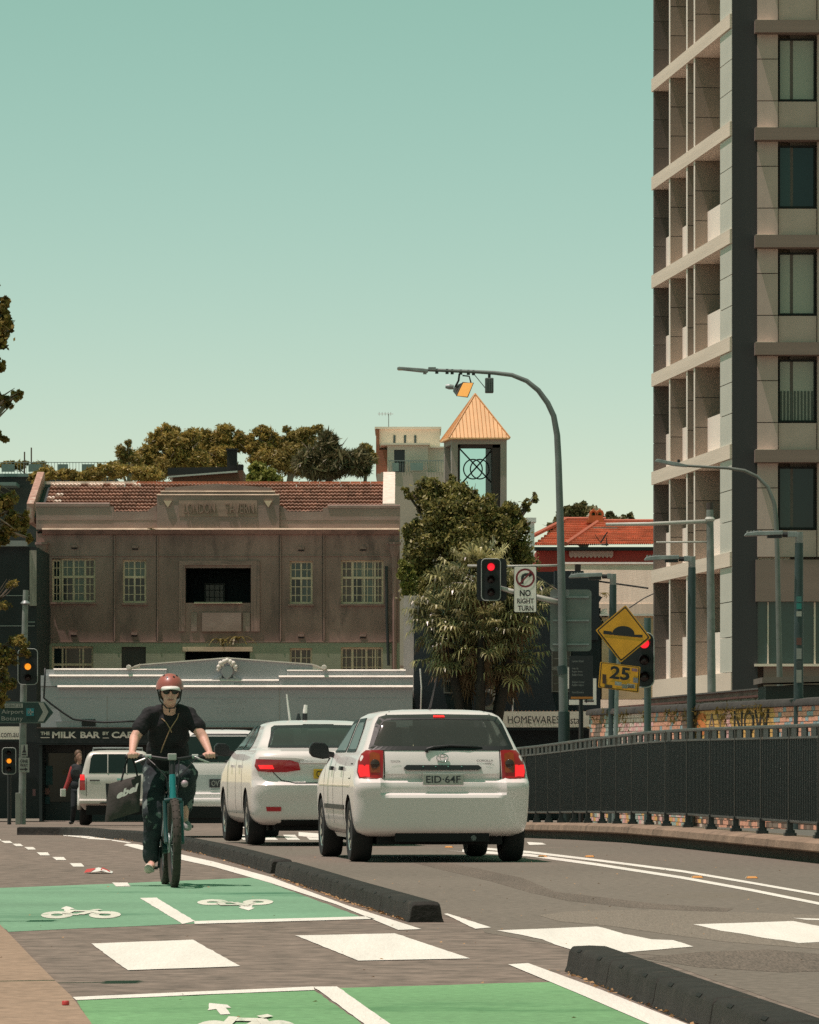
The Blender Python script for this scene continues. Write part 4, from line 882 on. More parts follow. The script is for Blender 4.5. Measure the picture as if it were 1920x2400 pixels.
mb = MB(); mb.prism([W(x, y, D-2) for x, y in [(1392, 1457), (1400, 1454), (1412, 1454), (1416, 1460), (1404, 1459)]], (0, .3, 0)); mb.build('annex_scroll', M_wtop, pw)
mb = MB(); mb.tube([W(1330, 1355, D-1), W(1400, 1362, D-1), W(1520, 1379, D-1)], .03, 5); mb.tube([W(1475, 1425, D-1), W(1510, 1402, D-1), W(1535, 1390, D-1)], .02, 5)
tag(mb.build('overhead_wire', M_black), 'thin dark wire strung across the pale rear wall', 'wire')
# ---- dark terrace house at the far left, and rooftop deck far behind
D = 168.0
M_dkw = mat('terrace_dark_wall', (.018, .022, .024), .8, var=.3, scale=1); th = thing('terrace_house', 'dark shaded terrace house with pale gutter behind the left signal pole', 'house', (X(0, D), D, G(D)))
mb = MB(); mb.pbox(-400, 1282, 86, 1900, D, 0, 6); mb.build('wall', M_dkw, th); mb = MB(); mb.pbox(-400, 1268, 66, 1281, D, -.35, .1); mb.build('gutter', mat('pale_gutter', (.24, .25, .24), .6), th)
ppiece('lit_wall_sliver', th, 70, 1290, 86, 1420, D, -.1, .0, mat('lit_wall_tone', (.30, .27, .23), .8, var=.3, scale=3))  # sliver of sunlit wall, its light put into the paler colour
ppiece('roof_edge', th, -400, 1236, 74, 1262, D, 1.5, 2, mat('slate', (.05, .05, .05), .8))
ppiece('awning_sign', th, -300, 1703, 51, 1733, D-16, -.4, -.3, M_hsign); ptext('.com.au', 2, 1718, 46, 1728, D-16, M_let, th, y=-.41)
mb = MB(); mb.pbox(-300, 1733, 51, 1738, D-16, -.35, 1.5); mb.pbox(-400, 1738, 88, 1920, D-16, 1.6, 3); mb.build('shopfront', M_soff, th)
for y_ in (1395, 1466): ppiece('string_course', th, -400, y_, 82, y_+2, D, -.03, 0, mat('pale_gutter', (.2, .2, .2)))
D = 260.0
dk = thing('rooftop_deck', 'far rooftop deck with railing and glass panels above the trees', 'roof deck', (X(100, D), D, Z(1110, D)))
M_deck = mat('deck_teal', (.16, .22, .21), .7); ppiece('deck_slab', dk, -100, 1110, 110, 1117, D, 0, 4, M_deck); ppiece('deck_slab', dk, -100, 1135, 45, 1143, D, -2, 2, M_deck)
ppiece('railing_top', dk, -100, 1083, 268, 1084.5, D, 0, .05, M_galv)
for i in range(46): ppiece('railing_bar', dk, -60+i*7.2, 1084, -59+i*7.2, 1110, D, .01, .04, M_galv)
for a in ((4, 1088, 34, 1106), (67, 1088, 97, 1106), (136, 1088, 160, 1106), (192, 1088, 222, 1106)): ppiece('glass_panel', dk, *a, D, -.06, -.04, mat('deck_panel', (.13, .19, .18), .3))
ppiece('deck_pole', dk, 55, 1058, 58, 1110, D, .3, .4, mat('brown_post', (.14, .09, .07), .8)); ppiece('deck_pole', dk, 71, 1048, 74, 1100, D, .3, .4, mat('brown_post', (.14, .09, .07), .8))
mb = MB(); mb.pbox(-100, 1117, 268, 1700, D, .5, 6); mb.build('deck_wall', mat('deck_wall', (.05, .06, .06), .85), dk)

# ---- concrete apartment tower at right
A = Vector((X(1716, 134.0), 134.0, 0)); B = Vector((X(1531, 147.0), 147.0, 0)); E = (B-A).normalized(); TN = Vector((-E.y, E.x, 0)); tr_ = math.atan2(E.y, E.x); FL = (B-A).length
M_c1 = mat('tower_concrete', (.30, .245, .20), .85, var=.13, scale=.6, bump=.2, bscale=12, objvar=.05, stain=((.20, .165, .14), .62, .8), stretch=(1, 1, .3))
M_c2 = mat('tower_lit_white', (.88, .80, .72), .8, var=.07, scale=.6, objvar=.03)
M_c3 = mat('tower_blue_grey', (.60, .60, .53), .8, var=.1, scale=.6, objvar=.04)
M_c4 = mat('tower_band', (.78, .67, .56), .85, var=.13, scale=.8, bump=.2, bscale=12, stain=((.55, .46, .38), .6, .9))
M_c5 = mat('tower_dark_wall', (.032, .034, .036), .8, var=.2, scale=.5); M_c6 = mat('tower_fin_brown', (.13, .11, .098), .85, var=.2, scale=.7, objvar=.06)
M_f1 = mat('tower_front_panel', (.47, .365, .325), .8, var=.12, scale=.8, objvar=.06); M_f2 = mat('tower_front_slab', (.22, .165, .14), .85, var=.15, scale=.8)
tower = thing('apartment_tower', 'tall concrete apartment tower with stacked balconies and fins at right', 'building', (A.x, A.y, G(134)))
def sp(px):
    k = (px-CX)/F; return (k*A.y-A.x)/(E.x-k*E.y)
def fpc(name, s0, s1, o0, o1, z0, z1, m, par=None):
    c = A+E*(s0+s1)/2+TN*(o0+o1)/2+Vector((0, 0, (z0+z1)/2)); return piece(name, par or tower, c, (s1-s0, o1-o0, z1-z0), m, rz=tr_)
ztop = [3.31]+[6.46+2.82*k for k in range(9)]
fins = [sp(1628.5), sp(1611), sp(1570.5), FL-.12]
cp1 = sp(1688)
mb = MB()
def tpr(mb, s0, s1, o0, o1, z0, z1): mb.prism([A+E*s+TN*o+Vector((0, 0, z0)) for s, o in ((s0, o0), (s1, o0), (s1, o1), (s0, o1))], (0, 0, z1-z0))
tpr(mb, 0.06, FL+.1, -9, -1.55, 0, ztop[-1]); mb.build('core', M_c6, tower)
fpc('base_wall', .07, FL, -.6, 0.02, -1, ztop[0], M_c4)
for k in range(len(ztop)-1):
    zb, zt = ztop[k], ztop[k+1]-.37
    fpc('floor_band', .07, FL+.02, -1.6, .05, zt, ztop[k+1], M_c4)
    h = (zt-zb)/3
    for j in range(3):
        g = .012
        for n_, s in enumerate(fins):
            fpc('fin_panel', s-.1, s+.1, -1.5, 0, zb+h*j+g, zb+h*(j+1)-g, M_c6 if n_ == 3 else M_c1)
        fpc('pier_panel', .06, cp1, -.28, 0, zb+h*j+g, zb+h*(j+1)-g, M_c3)
    for n_, s in enumerate(fins): fpc('fin_core', s-.085, s+.085, -1.5, -.015, zb, zt, M_c6)
    for s in fins[:3]: fpc('fin_lit_edge', s-.1, s+.1, .002, .012, zb, zt, M_c2)  # end faces paler than the fin sides: sunlight put into the colour
    rec = -.34 if k < 5 else -.66  # upper parapets set deeper and coloured greyer to read as shaded
    for a, b in ((cp1, fins[0]-.1), (fins[1]+.1, fins[2]-.1), (fins[2]+.1, fins[3]-.1)): fpc('balcony_parapet', a, b, rec-.1, rec, zb, zb+(1.06 if k else 1.15), M_c2 if k < 5 else M_c1)
    # balcony door behind
    fpc('balcony_door', cp1+.3, fins[0]-.5, -1.56, -1.53, zb+.05, zt-.3, Mg_dark)
    fpc('ceiling_beam', cp1, fins[0]-.1, -.9, -.7, zt-.15, zt, M_c6)
# camera-facing front
D = 134.0
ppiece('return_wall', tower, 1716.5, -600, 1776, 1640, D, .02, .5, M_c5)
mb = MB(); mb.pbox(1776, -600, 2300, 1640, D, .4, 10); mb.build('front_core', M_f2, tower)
for k in range(-3, 6):      # floors: slab top y = 51 + 251 k
    y = 51+251.2*k
    if y > 1200: continue
    ppiece('front_slab', tower, 1768, y, 2300, y+29, D, -.35, .4, M_f2); ppiece('slab_lit_edge', tower, 1770, y-1.2, 1817, y, D, -.30, .1, M_c4)  # thin pale strip paints the sunlit part of each slab edge
    yb = y+29; ye_ = y+251.2
    for j, (a, b) in enumerate(((yb+1, yb+58), (yb+60, yb+156), (yb+158, ye_-2))): ppiece('column_panel', tower, 1775, a, 1823, b, D, -.05-.003*j, .4, M_f1)
    ppiece('spandrel', tower, 1825, yb+158, 1914, ye_-2, D, .02, .38, M_f1)
    blind = [glass('tower_blind', (.36, .37, .31), .2), glass('tower_glass_dark', (.012, .03, .034), .08), glass('tower_blind', (.36, .37, .31), .2)][k % 3] if k != 4 else glass('tower_glass_dark', (.012, .03, .034))
    mbw = MB(); x0, x1, z0, z1 = X(1826, D), X(1913, D), Z(yb+155, D), Z(yb+8, D)
    for q in ((x0, x1, z1-.05, z1), (x0, x1, z0, z0+.05), (x0, x0+.04, z0+.05, z1-.05), (x1-.05, x1, z0+.05, z1-.05)): mbw.box(q[0], q[1], D+.18, D+.26, q[2], q[3])
    w_ = mbw.build('window', M_void2, tower); piece('pane', w_, ((x0+x1)/2, D+.24, (z0+z1)/2), (x1-x0, 1, z1-z0), blind, shape='pane')
    if k % 3 == 1: piece('curtain', w_, (x0+.17, D+.232, (z0+z1)/2), (.30, 1, z1-z0-.1), glass('tower_curtain_teal', (.03, .06, .058)), shape='pane')
    ppiece('column_panel', tower, 1916, yb+1, 1990, ye_-2, D, -.05, .4, M_f1)
    if k == 3:
        for i in range(10): piece('curtain_fold', w_, (x0+.07+i*.09, D+.225, z0+.42), (.05, .012, .8), glass('tower_curtain', (.09, .105, .09), .6))
ppiece('front_panel', tower, 1771, 1312, 2300, 1410, D, -.12, .4, M_f2); ppiece('front_sill', tower, 1768, 1307, 2300, 1312, D, -.2, .4, M_c4) if False else None
mbw = MB()
for a in ((1772, 1411, 1775, 1556), (1799, 1411, 1802, 1556), (1908, 1411, 1912, 1556)): mbw.pbox(*a, D, .02, .1)
w_ = mbw.build('shop_window', M_c4, tower)
for a, b in ((1775, 1799), (1802, 1908), (1912, 2020)): piece('pane', w_, (X((a+b)/2, D), D+.08, Z(1483, D)), ((b-a)*D/F, 1, 145*D/F), glass('shop_teal', (.03, .075, .075), .08), shape='pane')
ppiece('front_sill', tower, 1768, 1556, 2300, 1562, D, -.15, .4, M_c4); ppiece('plinth', tower, 1790, 1562, 2300, 1900, D, .0, .4, M_f2)
# pot plant on a balcony
mb = MB(); s0 = cp1+.5; z_ = ztop[4]+1.06
mb.lathe([(.08, 0), (.11, .16)], A+E*s0+TN*(-.3)+Vector((0, 0, z_)), n=10); pp = thing('pot_plant', 'small pot plant standing on a tower balcony parapet', 'plant', A+E*s0+TN*(-.3)+Vector((0, 0, z_))); mb.build('pot', mat('pot', (.5, .4, .3), .7), pp)
mb = MB()
for i in range(60):
    a = A+E*s0+TN*(-.3)+Vector((RND.gauss(0, .07), RND.gauss(0, .07), z_+.16+abs(RND.gauss(.12, .12)))); d_ = Vector((RND.gauss(0, .05), RND.gauss(0, .05), RND.gauss(0, .05))); e_ = Vector((RND.gauss(0, .03), RND.gauss(0, .03), RND.gauss(0, .03))); mb.add([a, a+d_, a+d_+e_, a+e_], [(0, 1, 2, 3)])
mb.build('leaves', leaf_mat('pot_leaf', (.02, .035, .012), (.04, .06, .02)), pp)
# ---- low station roof between mural wall and tower
M_lowr = mat('low_roof', (.16, .13, .11), .8, var=.3, scale=1.5); M_rust = mat('rusty_rim', (.13, .05, .04), .8, var=.3, scale=3); M_wt = mat('weathered_tile_wall', (.42, .34, .28), .8, var=.35, scale=2.5)
ls = thing('low_station_roof', 'low shed with rust edged roof behind the mural wall', 'shed', (6.0, 95, 0))
l0, l1 = Vector((X(1800, 91.5), 91.5, 0)), Vector((X(1448, 112.5), 112.5, 0)); ld = (l1-l0); ln = Vector((ld.y, -ld.x, 0)).normalized()
def lsh(name, t0, t1, z0, z1, o0, o1, m):
    mb = MB(); a, b = l0+ld*t0+ln*o0, l0+ld*t1+ln*o0; mb.prism([a+Vector((0, 0, z0)), b+Vector((0, 0, z0)), b+Vector((0, 0, z1)), a+Vector((0, 0, z1))], ln*(o1-o0)); mb.build(name, m, ls)
lsh('wall', 0, 1, -.5, 2.02, .1, 2.5, M_lowr)
for i in range(12): lsh('wall_tile', i/12+.004, (i+1)/12-.004, 1.95, 2.16, .05, .1, M_wt)
lsh('rusty_rim', 0, 1, 2.16, 2.20, .0, 2.5, M_rust); lsh('upper_fascia', -.02, .92, 2.22, 2.33, .45, 2.6, M_lowr); lsh('roof_sheet', -.03, .94, 2.33, 2.36, .38, 2.7, mat('roof_lead', (.09, .085, .08), .7))
l2 = Vector((X(1935, 88), 88, 0)); mb = MB(); mb.prism([Vector((X(1795, 90), 90, 0)), Vector((X(2050, 90), 90, 0)), Vector((X(2050, 90), 90, 2.35)), Vector((X(1795, 90), 90, 2.32))], (0, 2, 0)); mb.build('side_shed', mat('shed_green', (.04, .045, .042), .8), ls)
mb = MB(); mb.prism([Vector((X(1785, 90), 89.8, 2.37)), Vector((X(2050, 90), 89.8, 2.42)), Vector((X(2050, 90), 89.8, 2.52)), Vector((X(1785, 90), 89.8, 2.47))], (0, 2.3, 0)); mb.build('shed_roof', M_lowr, ls)
# ------------------------------------------------------------------ trees
def leaf_cloud(name, ells, n, size, m, par, seed, clump=.30, per=40, aspect=.45, shell=.5, droop=0.0, flat=.6):
    """ells: (centre, radii, weight). Leaves are gathered in clumps so light and gaps come through."""
    r = np.random.default_rng(seed); P = []; HU = []
    wts = np.array([e[2] for e in ells], float); wts /= wts.sum()
    for (c, rad, _), w in zip(ells, wts):
        k = max(2, int(n*w/per)); u = r.normal(size=(k, 3)); u /= np.linalg.norm(u, axis=1)[:, None]
        rr = shell+(1.0-shell)*r.random(k)**.6; rr *= np.where(r.random(k) < .16, 1.22, 1.0)
        cc = np.array(c)+u*rr[:, None]*np.array(rad)
        cr = clump*np.mean(rad)*(.6+.8*r.random(k)); hue = r.random(k)
        q = np.repeat(cc, per, 0)+r.normal(size=(k*per, 3))*np.repeat(cr, per)[:, None]*np.array([.62, .62, flat*.75])
        P.append(q); HU.append(np.clip(np.repeat(hue, per)*.7+r.random(k*per)*.45-.05, 0, 1))
    P = np.concatenate(P); HU = np.concatenate(HU); N = len(P)
    a = r.normal(size=(N, 3)); a[:, 2] -= droop; a /= np.linalg.norm(a, axis=1)[:, None]
    b = r.normal(size=(N, 3)); b -= a*(a*b).sum(1)[:, None]; b /= np.linalg.norm(b, axis=1)[:, None]
    s = size*(.6+.8*r.random(N))[:, None]
    V = np.stack([P-a*s*.5, P+b*s*aspect*.5+a*s*.05, P+a*s*.5, P-b*s*aspect*.5+a*s*.05], 1).reshape(-1, 3)
    off = Vector(par.location) if par else Vector((0, 0, 0)); V = V-np.array(off)
    me = bpy.data.meshes.new(name); me.vertices.add(4*N); me.vertices.foreach_set('co', V.astype(np.float32).ravel())
    me.loops.add(4*N); me.loops.foreach_set('vertex_index', np.arange(4*N, dtype=np.int32)); me.polygons.add(N)
    me.polygons.foreach_set('loop_start', np.arange(0, 4*N, 4, dtype=np.int32)); me.update(calc_edges=True)
    at = me.attributes.new('hue', 'FLOAT', 'POINT'); at.data.foreach_set('value', np.repeat(HU, 4).astype(np.float32))
    me.materials.append(m); o = bpy.data.objects.new(name, me); COL.objects.link(o); o.parent = par; return o
M_bark = mat('bark', (.10, .075, .055), .9, var=.35, scale=4, bump=.6, bscale=12)
M_barkp = mat('pale_bark', (.26, .21, .16), .85, var=.35, scale=3)
L_euc = leaf_mat('eucalypt_leaf', (.12, .10, .034), (.46, .35, .11), .35); L_euc2 = leaf_mat('eucalypt_leaf_gold', (.15, .12, .036), (.60, .44, .13), .35)
L_big = leaf_mat('broad_leaf', (.04, .045, .018), (.40, .35, .11), .3); L_palmy = leaf_mat('dark_palm_leaf', (.05, .05, .026), (.26, .22, .11), .15, .35)
L_green = leaf_mat('fresh_green_leaf', (.12, .13, .03), (.34, .34, .085), .35); L_plane = leaf_mat('plane_leaf', (.05, .048, .016), (.42, .31, .085), .35); L_fig = leaf_mat('fig_leaf', (.06, .06, .026), (.24, .21, .09), .2)
def tree(label, base, ells, n, size, lm, seed, bark=M_bark, r0=.25, name='tree', group=None, **kw):
    rq = random.Random(seed+100); fine = []
    for c_, rad, w_ in ells:      # break every mass into smaller tufts
        for _ in range(5):
            u = Vector((rq.gauss(0, 1), rq.gauss(0, 1), rq.gauss(0, 1))).normalized()*rq.uniform(.25, .72); k = rq.uniform(.42, .66)
            fine.append(((c_[0]+u.x*rad[0], c_[1]+u.y*rad[1], c_[2]+u.z*rad[2]), (rad[0]*k, rad[1]*k, rad[2]*k), w_*k*k))
    t = thing(name, label, 'tree', base, group=group); b = Vector(base); mb = MB(); rr = random.Random(seed)
    cz = np.mean([e[0][2] for e in ells]); top = Vector((b.x, b.y, cz-.2)); mid = b.lerp(top, .6)+Vector((rr.gauss(0, .15), 0, 0))
    mb.tube([b, b.lerp(mid, .5), mid, top], [r0, r0*.8, r0*.65, r0*.35], 8); mb.build('trunk', bark, t, smooth=True)
    for c, rad, w in ells:
        c = Vector(c); m2 = MB(); st = mid.lerp(top, rr.random()); kn = st.lerp(c, .5)+Vector((0, 0, .25))
        m2.tube([st, kn, c], [r0*.35, r0*.24, r0*.08], 6)
        for _ in range(4):
            e = c+Vector((rr.gauss(0, rad[0]*.5), rr.gauss(0, rad[1]*.5), abs(rr.gauss(0, rad[2]*.5)))); m2.tube([kn.lerp(c, .6), kn.lerp(e, .7), e], [r0*.14, r0*.08, r0*.02], 5)
        m2.build('limb', bark, t, smooth=True)
    leaf_cloud('crown', fine, n, size, lm, t, seed, **kw); return t
def E3(px, py, d, rx, rz, ry=None, w=None):       # ellipsoid from pixel centre and pixel radii
    s = d/F; return (tuple(W(px, py, d)), (rx*s, (ry or rx)*s, rz*s), w or rx*rz)
d = 222.0
tree('loose gold-green gum tree at the left end of the row behind the tavern', W(300, 1300, d), [E3(290, 1062, d, 20, 24), E3(318, 1078, d, 18, 20), E3(270, 1095, d, 30, 22), E3(300, 1040, d, 8, 8)], 9000, .18, L_euc, 21, M_barkp, .2, 'gum_tree', 'gum trees behind the tavern', aspect=.3, clump=.30, per=26, shell=.35)
tree('broad gum tree with rounded crowns left of the black chimney', W(410, 1300, d+2), [E3(385, 1030, d+2, 36, 28), E3(350, 1062, d+2, 30, 32), E3(420, 1062, d+2, 38, 36), E3(400, 1010, d+2, 24, 18), E3(445, 1032, d+2, 24, 28), E3(365, 1018, d+2, 16, 12), E3(380, 1095, d+2, 60, 34), E3(460, 1075, d+2, 34, 40), E3(330, 1085, d+2, 40, 34)], 44000, .17, L_euc2, 22, M_barkp, .25, 'gum_tree', 'gum trees behind the tavern', aspect=.3, clump=.30, per=20, shell=.45)
tree('tall gum tree directly behind the black chimney', W(515, 1300, d+4), [E3(520, 1022, d+4, 34, 30), E3(500, 1054, d+4, 38, 34), E3(530, 1004, d+4, 24, 15), E3(550, 1045, d+4, 22, 28), E3(562, 1022, d+4, 14, 11), E3(520, 1080, d+4, 60, 40), E3(480, 1030, d+4, 26, 30)], 36000, .17, L_euc2, 23, M_barkp, .25, 'gum_tree', 'gum trees behind the tavern', aspect=.3, clump=.30, per=20, shell=.45)
tree('thin gum tree showing sky gaps right of the black chimney', W(615, 1300, d+4), [E3(612, 1020, d+4, 26, 22), E3(590, 1045, d+4, 24, 24), E3(632, 1040, d+4, 20, 24), E3(610, 1072, d+4, 52, 34), E3(575, 1030, d+4, 20, 26), E3(650, 1035, d+4, 20, 28), E3(618, 1000, d+4, 12, 8)], 20000, .17, L_euc2, 24, M_barkp, .2, 'gum_tree', 'gum trees behind the tavern', aspect=.3, clump=.30, per=28, shell=.4)
tree('brownish gum tree between the thin gum and the dark palms', W(690, 1300, d+4), [E3(700, 1020, d+4, 34, 22), E3(672, 1006, d+4, 10, 10), E3(740, 1008, d+4, 20, 12), E3(690, 1052, d+4, 42, 34), E3(660, 1040, d+4, 16, 22), E3(700, 1085, d+4, 62, 40), E3(720, 1045, d+4, 34, 36)], 30000, .17, L_euc, 25, M_barkp, .25, 'gum_tree', 'gum trees behind the tavern', aspect=.3, clump=.30, per=20, shell=.45)
d = 214.0
tree('dark bushy tree with drooping leaves behind the tavern ridge', W(770, 1300, d), [E3(768, 1052, d, 34, 32), E3(730, 1078, d, 40, 34), E3(800, 1072, d, 40, 34), E3(765, 1024, d, 16, 14), E3(840, 1092, d, 34, 30), E3(760, 1105, d, 60, 22)], 17000, .55, L_palmy, 26, M_bark, .25, 'dark_tree', aspect=.16, droop=.6, clump=.30, per=30, shell=.4)
tree('brown twiggy tree beside the cream flat', W(860, 1300, d+3), [E3(855, 1058, d+3, 22, 18), E3(868, 1078, d+3, 16, 22), E3(845, 1075, d+3, 14, 18)], 7000, .17, L_euc, 27, M_bark, .15, 'twiggy_tree', aspect=.3, clump=.30, per=24, shell=.3)
tree('fresh green bush behind the tavern ridge right of the chimney', W(612, 1300, 205), [E3(612, 1112, 205, 30, 24), E3(590, 1126, 205, 22, 16), E3(640, 1122, 205, 24, 18)], 5200, .26, L_green, 28, M_bark, .1, 'green_bush', aspect=.5, per=26)
tree('low olive bushes behind the left end of the tavern ridge', W(150, 1300, 212), [E3(130, 1110, 212, 34, 18), E3(180, 1116, 212, 34, 18), E3(225, 1112, 212, 30, 20), E3(265, 1108, 212, 36, 22), E3(90, 1118, 212, 24, 16), E3(340, 1110, 212, 44, 20)], 20000, .17, L_euc2, 29, M_bark, .1, 'olive_bush', aspect=.4, per=28)
tree('shrub poking above the far rooftop deck railing', W(85, 1300, 262), [E3(40, 1094, 262, 26, 12), E3(95, 1092, 262, 28, 13), E3(8, 1090, 262, 14, 9)], 2400, .22, L_euc, 30, M_bark, .1, 'deck_shrub', per=24)
# the big leafy tree in the middle
d = 168.0
tree('big dark leafy tree standing in front of the lantern tower', W(1090, 1860, d), [E3(1060, 1190, d, 80, 62), E3(1000, 1165, d, 40, 40), E3(1125, 1196, d, 62, 36), E3(1062, 1160, d, 40, 30), E3(1022, 1140, d, 26, 24), E3(1185, 1206, d, 34, 26), E3(1232, 1186, d, 14, 18), E3(1060, 1124, d, 12, 12), E3(1100, 1160, d, 24, 18), E3(985, 1140, d, 16, 14), E3(1222, 1226, d, 26, 24), E3(1000, 1290, d, 56, 90), E3(1080, 1275, d, 90, 70), E3(1180, 1250, d, 60, 46), E3(965, 1260, d, 22, 60), E3(970, 1330, d, 30, 60), E3(1050, 1400, d, 80, 84), E3(1190, 1330, d, 66, 66), E3(1200, 1450, d, 60, 70), E3(960, 1165, d, 14, 12), E3(950, 1150, d, 8, 8), E3(1253, 1168, d, 7, 14)], 98000, .135, L_big, 31, M_bark, .3, 'leafy_tree', aspect=.5, per=24, shell=.5, clump=.30)
tree('bright fresh green shrub low at the left of the big tree', W(960, 1860, 164), [E3(955, 1345, 164, 22, 36), E3(965, 1385, 164, 20, 24)], 4200, .17, L_green, 32, M_bark, .08, 'green_bush', aspect=.5, per=26)
tree('glossy fig tree rising behind the red terracotta roof', W(1380, 1400, 214), [E3(1345, 1206, 214, 32, 26), E3(1385, 1212, 214, 40, 26), E3(1310, 1226, 214, 26, 18), E3(1356, 1192, 214, 20, 14), E3(1440, 1222, 214, 44, 12), E3(1432, 1210, 214, 8, 12), E3(1475, 1216, 214, 14, 10), E3(1288, 1238, 214, 20, 10)], 9500, .26, L_fig, 33, M_bark, .2, 'fig_tree', aspect=.6, per=26)
# plane tree whose branches hang in from the left
d = 108.0
tree('plane tree with branches hanging into the left edge of the view', (X(-190, d), d, G(d)), [E3(-60, 760, d, 56, 70), E3(-50, 700, d, 44, 46), E3(-54, 830, d, 46, 66), E3(4, 742, d, 22, 30), E3(12, 712, d, 13, 18), E3(4, 792, d, 20, 30), E3(22, 760, d, 12, 16), E3(-14, 668, d, 14, 16), E3(2, 858, d, 10, 22), E3(0, 938, d, 18, 16), E3(42, 928, d, 12, 16), E3(20, 946, d, 16, 14), E3(-70, 950, d, 56, 36), E3(12, 1030, d, 10, 7), E3(-12, 1020, d, 16, 10),
      E3(-50, 1190, d, 76, 56), E3(14, 1172, d, 26, 28), E3(44, 1226, d, 24, 34), E3(12, 1250, d, 28, 24), E3(60, 1215, d, 10, 18), E3(-24, 1280, d, 36, 18), E3(70, 1262, d, 7, 12)], 26000, .115, L_plane, 34, M_barkp, .3, 'plane_tree', aspect=.75, per=14, shell=.2, clump=.30)
d = 126.0
tree('leafy branch of street tree hanging in front of the left amber signal', (X(-120, d), d, G(d)), [E3(10, 1545, d, 40, 44), E3(-20, 1590, d, 40, 40), E3(42, 1510, d, 26, 30), E3(14, 1600, d, 26, 34), E3(60, 1532, d, 20, 14), E3(-10, 1420, d, 46, 26), E3(26, 1370, d, 24, 12), E3(6, 1640, d, 20, 26)], 5200, .10, L_plane, 35, M_bark, .18, 'street_tree', aspect=.6, per=16, shell=.2, clump=.30)
# ---- fan palm
def fan_frond(mb, base, tip, rad, rr, hue_list, n=17):
    ax = (tip-base).normalized(); side = ax.cross(Vector((0, 0, 1)))
    if side.length < .05: side = Vector((1, 0, 0))
    side.normalize(); up = side.cross(ax).normalized(); h = rr.random()
    mb.tube([base, base.lerp(tip, .55)+Vector((0, 0, .05)), tip], [.018, .014, .010], 4); hue_list.append((12, .2+.3*h))
    for k in range(n):
        a = (k/(n-1)-.5)*math.radians(250); L = rad*(.75+.25*math.cos(a*.7))*rr.uniform(.85, 1.1)
        dv = ax*math.cos(a)+side*math.sin(a)+up*rr.gauss(0, .06); p0 = tip; p1 = tip+dv*L*.65+Vector((0, 0, .03*rad)); p2 = tip+dv*L*.9+Vector((0, 0, -rad*rr.uniform(.15, .5)))
        w = dv.cross(up).normalized()*rad*.06
        mb.add([p0-w*.25, p0+w*.25, p1-w, p1+w, p2], [(0, 1, 3, 2), (2, 3, 4)]); hue_list.append((5, min(1, max(0, (h*.6+rr.random()*.5)**1.5*1.15))))  # leaflet tone runs from deep shade to sunlit highlight in the colour
L_fan = leaf_mat('fan_palm_leaf', (.020, .026, .012), (.62, .57, .27), .3, .32, .6)
L_dead = leaf_mat('dead_frond', (0.123, 0.079, 0.044), (0.245, 0.149, 0.079), .1, .8)
def fan_palm(label, base, crowns, seed):
    t = thing('fan_palm', label, 'palm tree', base); rr = random.Random(seed); b = Vector(base)
    for c, n, spread, rad, dead in crowns:
        c = Vector(c); mb = MB(); mb.tube([b+Vector((rr.gauss(0, .15), 0, 0)), b.lerp(c, .5), c], [.2, .15, .10], 9); mb.build('trunk', mat('palm_trunk', (.035, .028, .024), .9, var=.4, scale=5), t, smooth=True)
        for nm, cnt, m_ in (('fronds', n, L_fan), ('dead_fronds', dead, L_dead)):
            mb = MB(); hl = []
            for i in range(cnt):
                zz = rr.uniform(-.8, 1.0) if nm == 'fronds' else rr.uniform(-1.2, -.5); th = rr.uniform(0, 2*math.pi); q = math.sqrt(max(.05, 1-min(1, abs(zz))**2))
                e = Vector((math.cos(th)*q*spread[0], math.sin(th)*q*spread[0], zz*spread[1]))*rr.uniform(.5, 1.0)
                fan_frond(mb, c+e*.12, c+e, rad*rr.uniform(.75, 1.15), rr, hl, 12)
            o = mb.build(nm, m_, t); at = o.data.attributes.new('hue', 'FLOAT', 'POINT'); vals = []
            for k, h in hl: vals += [h]*k
            at.data.foreach_set('value', vals)
    return t
d = 151.0
fan_palm('huge shaggy fan palm clump with drooping fronds behind the red signal', (X(1122, d), d, G(d)), [(W(1130, 1370, d), 120, (1.35, 1.2), .50, 8), (W(1040, 1440, d), 90, (1.0, 1.2), .48, 10), (W(1215, 1430, d), 90, (.95, 1.15), .48, 10), (W(1085, 1530, d+.4), 90, (1.25, 1.0), .46, 26), (W(1185, 1540, d+.4), 80, (1.1, 1.0), .46, 26), (W(1128, 1480, d-.6), 50, (1.1, 1.0), .46, 6)], 41)
# ferns rooted in ledges
L_fern = leaf_mat('fern_leaf', (0.088, 0.079, 0.021), (0.280, 0.210, 0.052), .3)
def fern(label, pos, n, size, seed):
    t = thing('ledge_fern', label, 'fern', pos); rr = random.Random(seed); mb = MB(); p = Vector(pos)
    for i in range(n):
        a = rr.uniform(0, math.pi*2); L = size*rr.uniform(.7, 1.1); h = Vector((math.cos(a), math.sin(a)*.6-.3, 0)); pts = [p+h*L*u+Vector((0, 0, L*(.9*u-1.15*u*u))) for u in [k/7 for k in range(8)]]
        for k in range(7):
            m = pts[k]; tdir = (pts[k+1]-pts[k]); s = Vector((-h.y, h.x, 0)).normalized()*L*.16*(1-k/8); mb.add([m, m+tdir*.7+s, m+tdir*1.1], [(0, 1, 2)]); mb.add([m, m+tdir*1.1, m+tdir*.7-s], [(0, 1, 2)])
    o = mb.build('fronds', L_fern, t); at = o.data.attributes.new('hue', 'FLOAT', 'POINT'); at.data.foreach_set('value', [rr.random() for _ in o.data.vertices])
fern('left fern sprouting from the ledge below the tavern balcony', W(516, 1504, 174.8), 16, .62, 1); fern('right fern sprouting from the ledge below the tavern balcony', W(556, 1500, 174.8), 18, .66, 2)
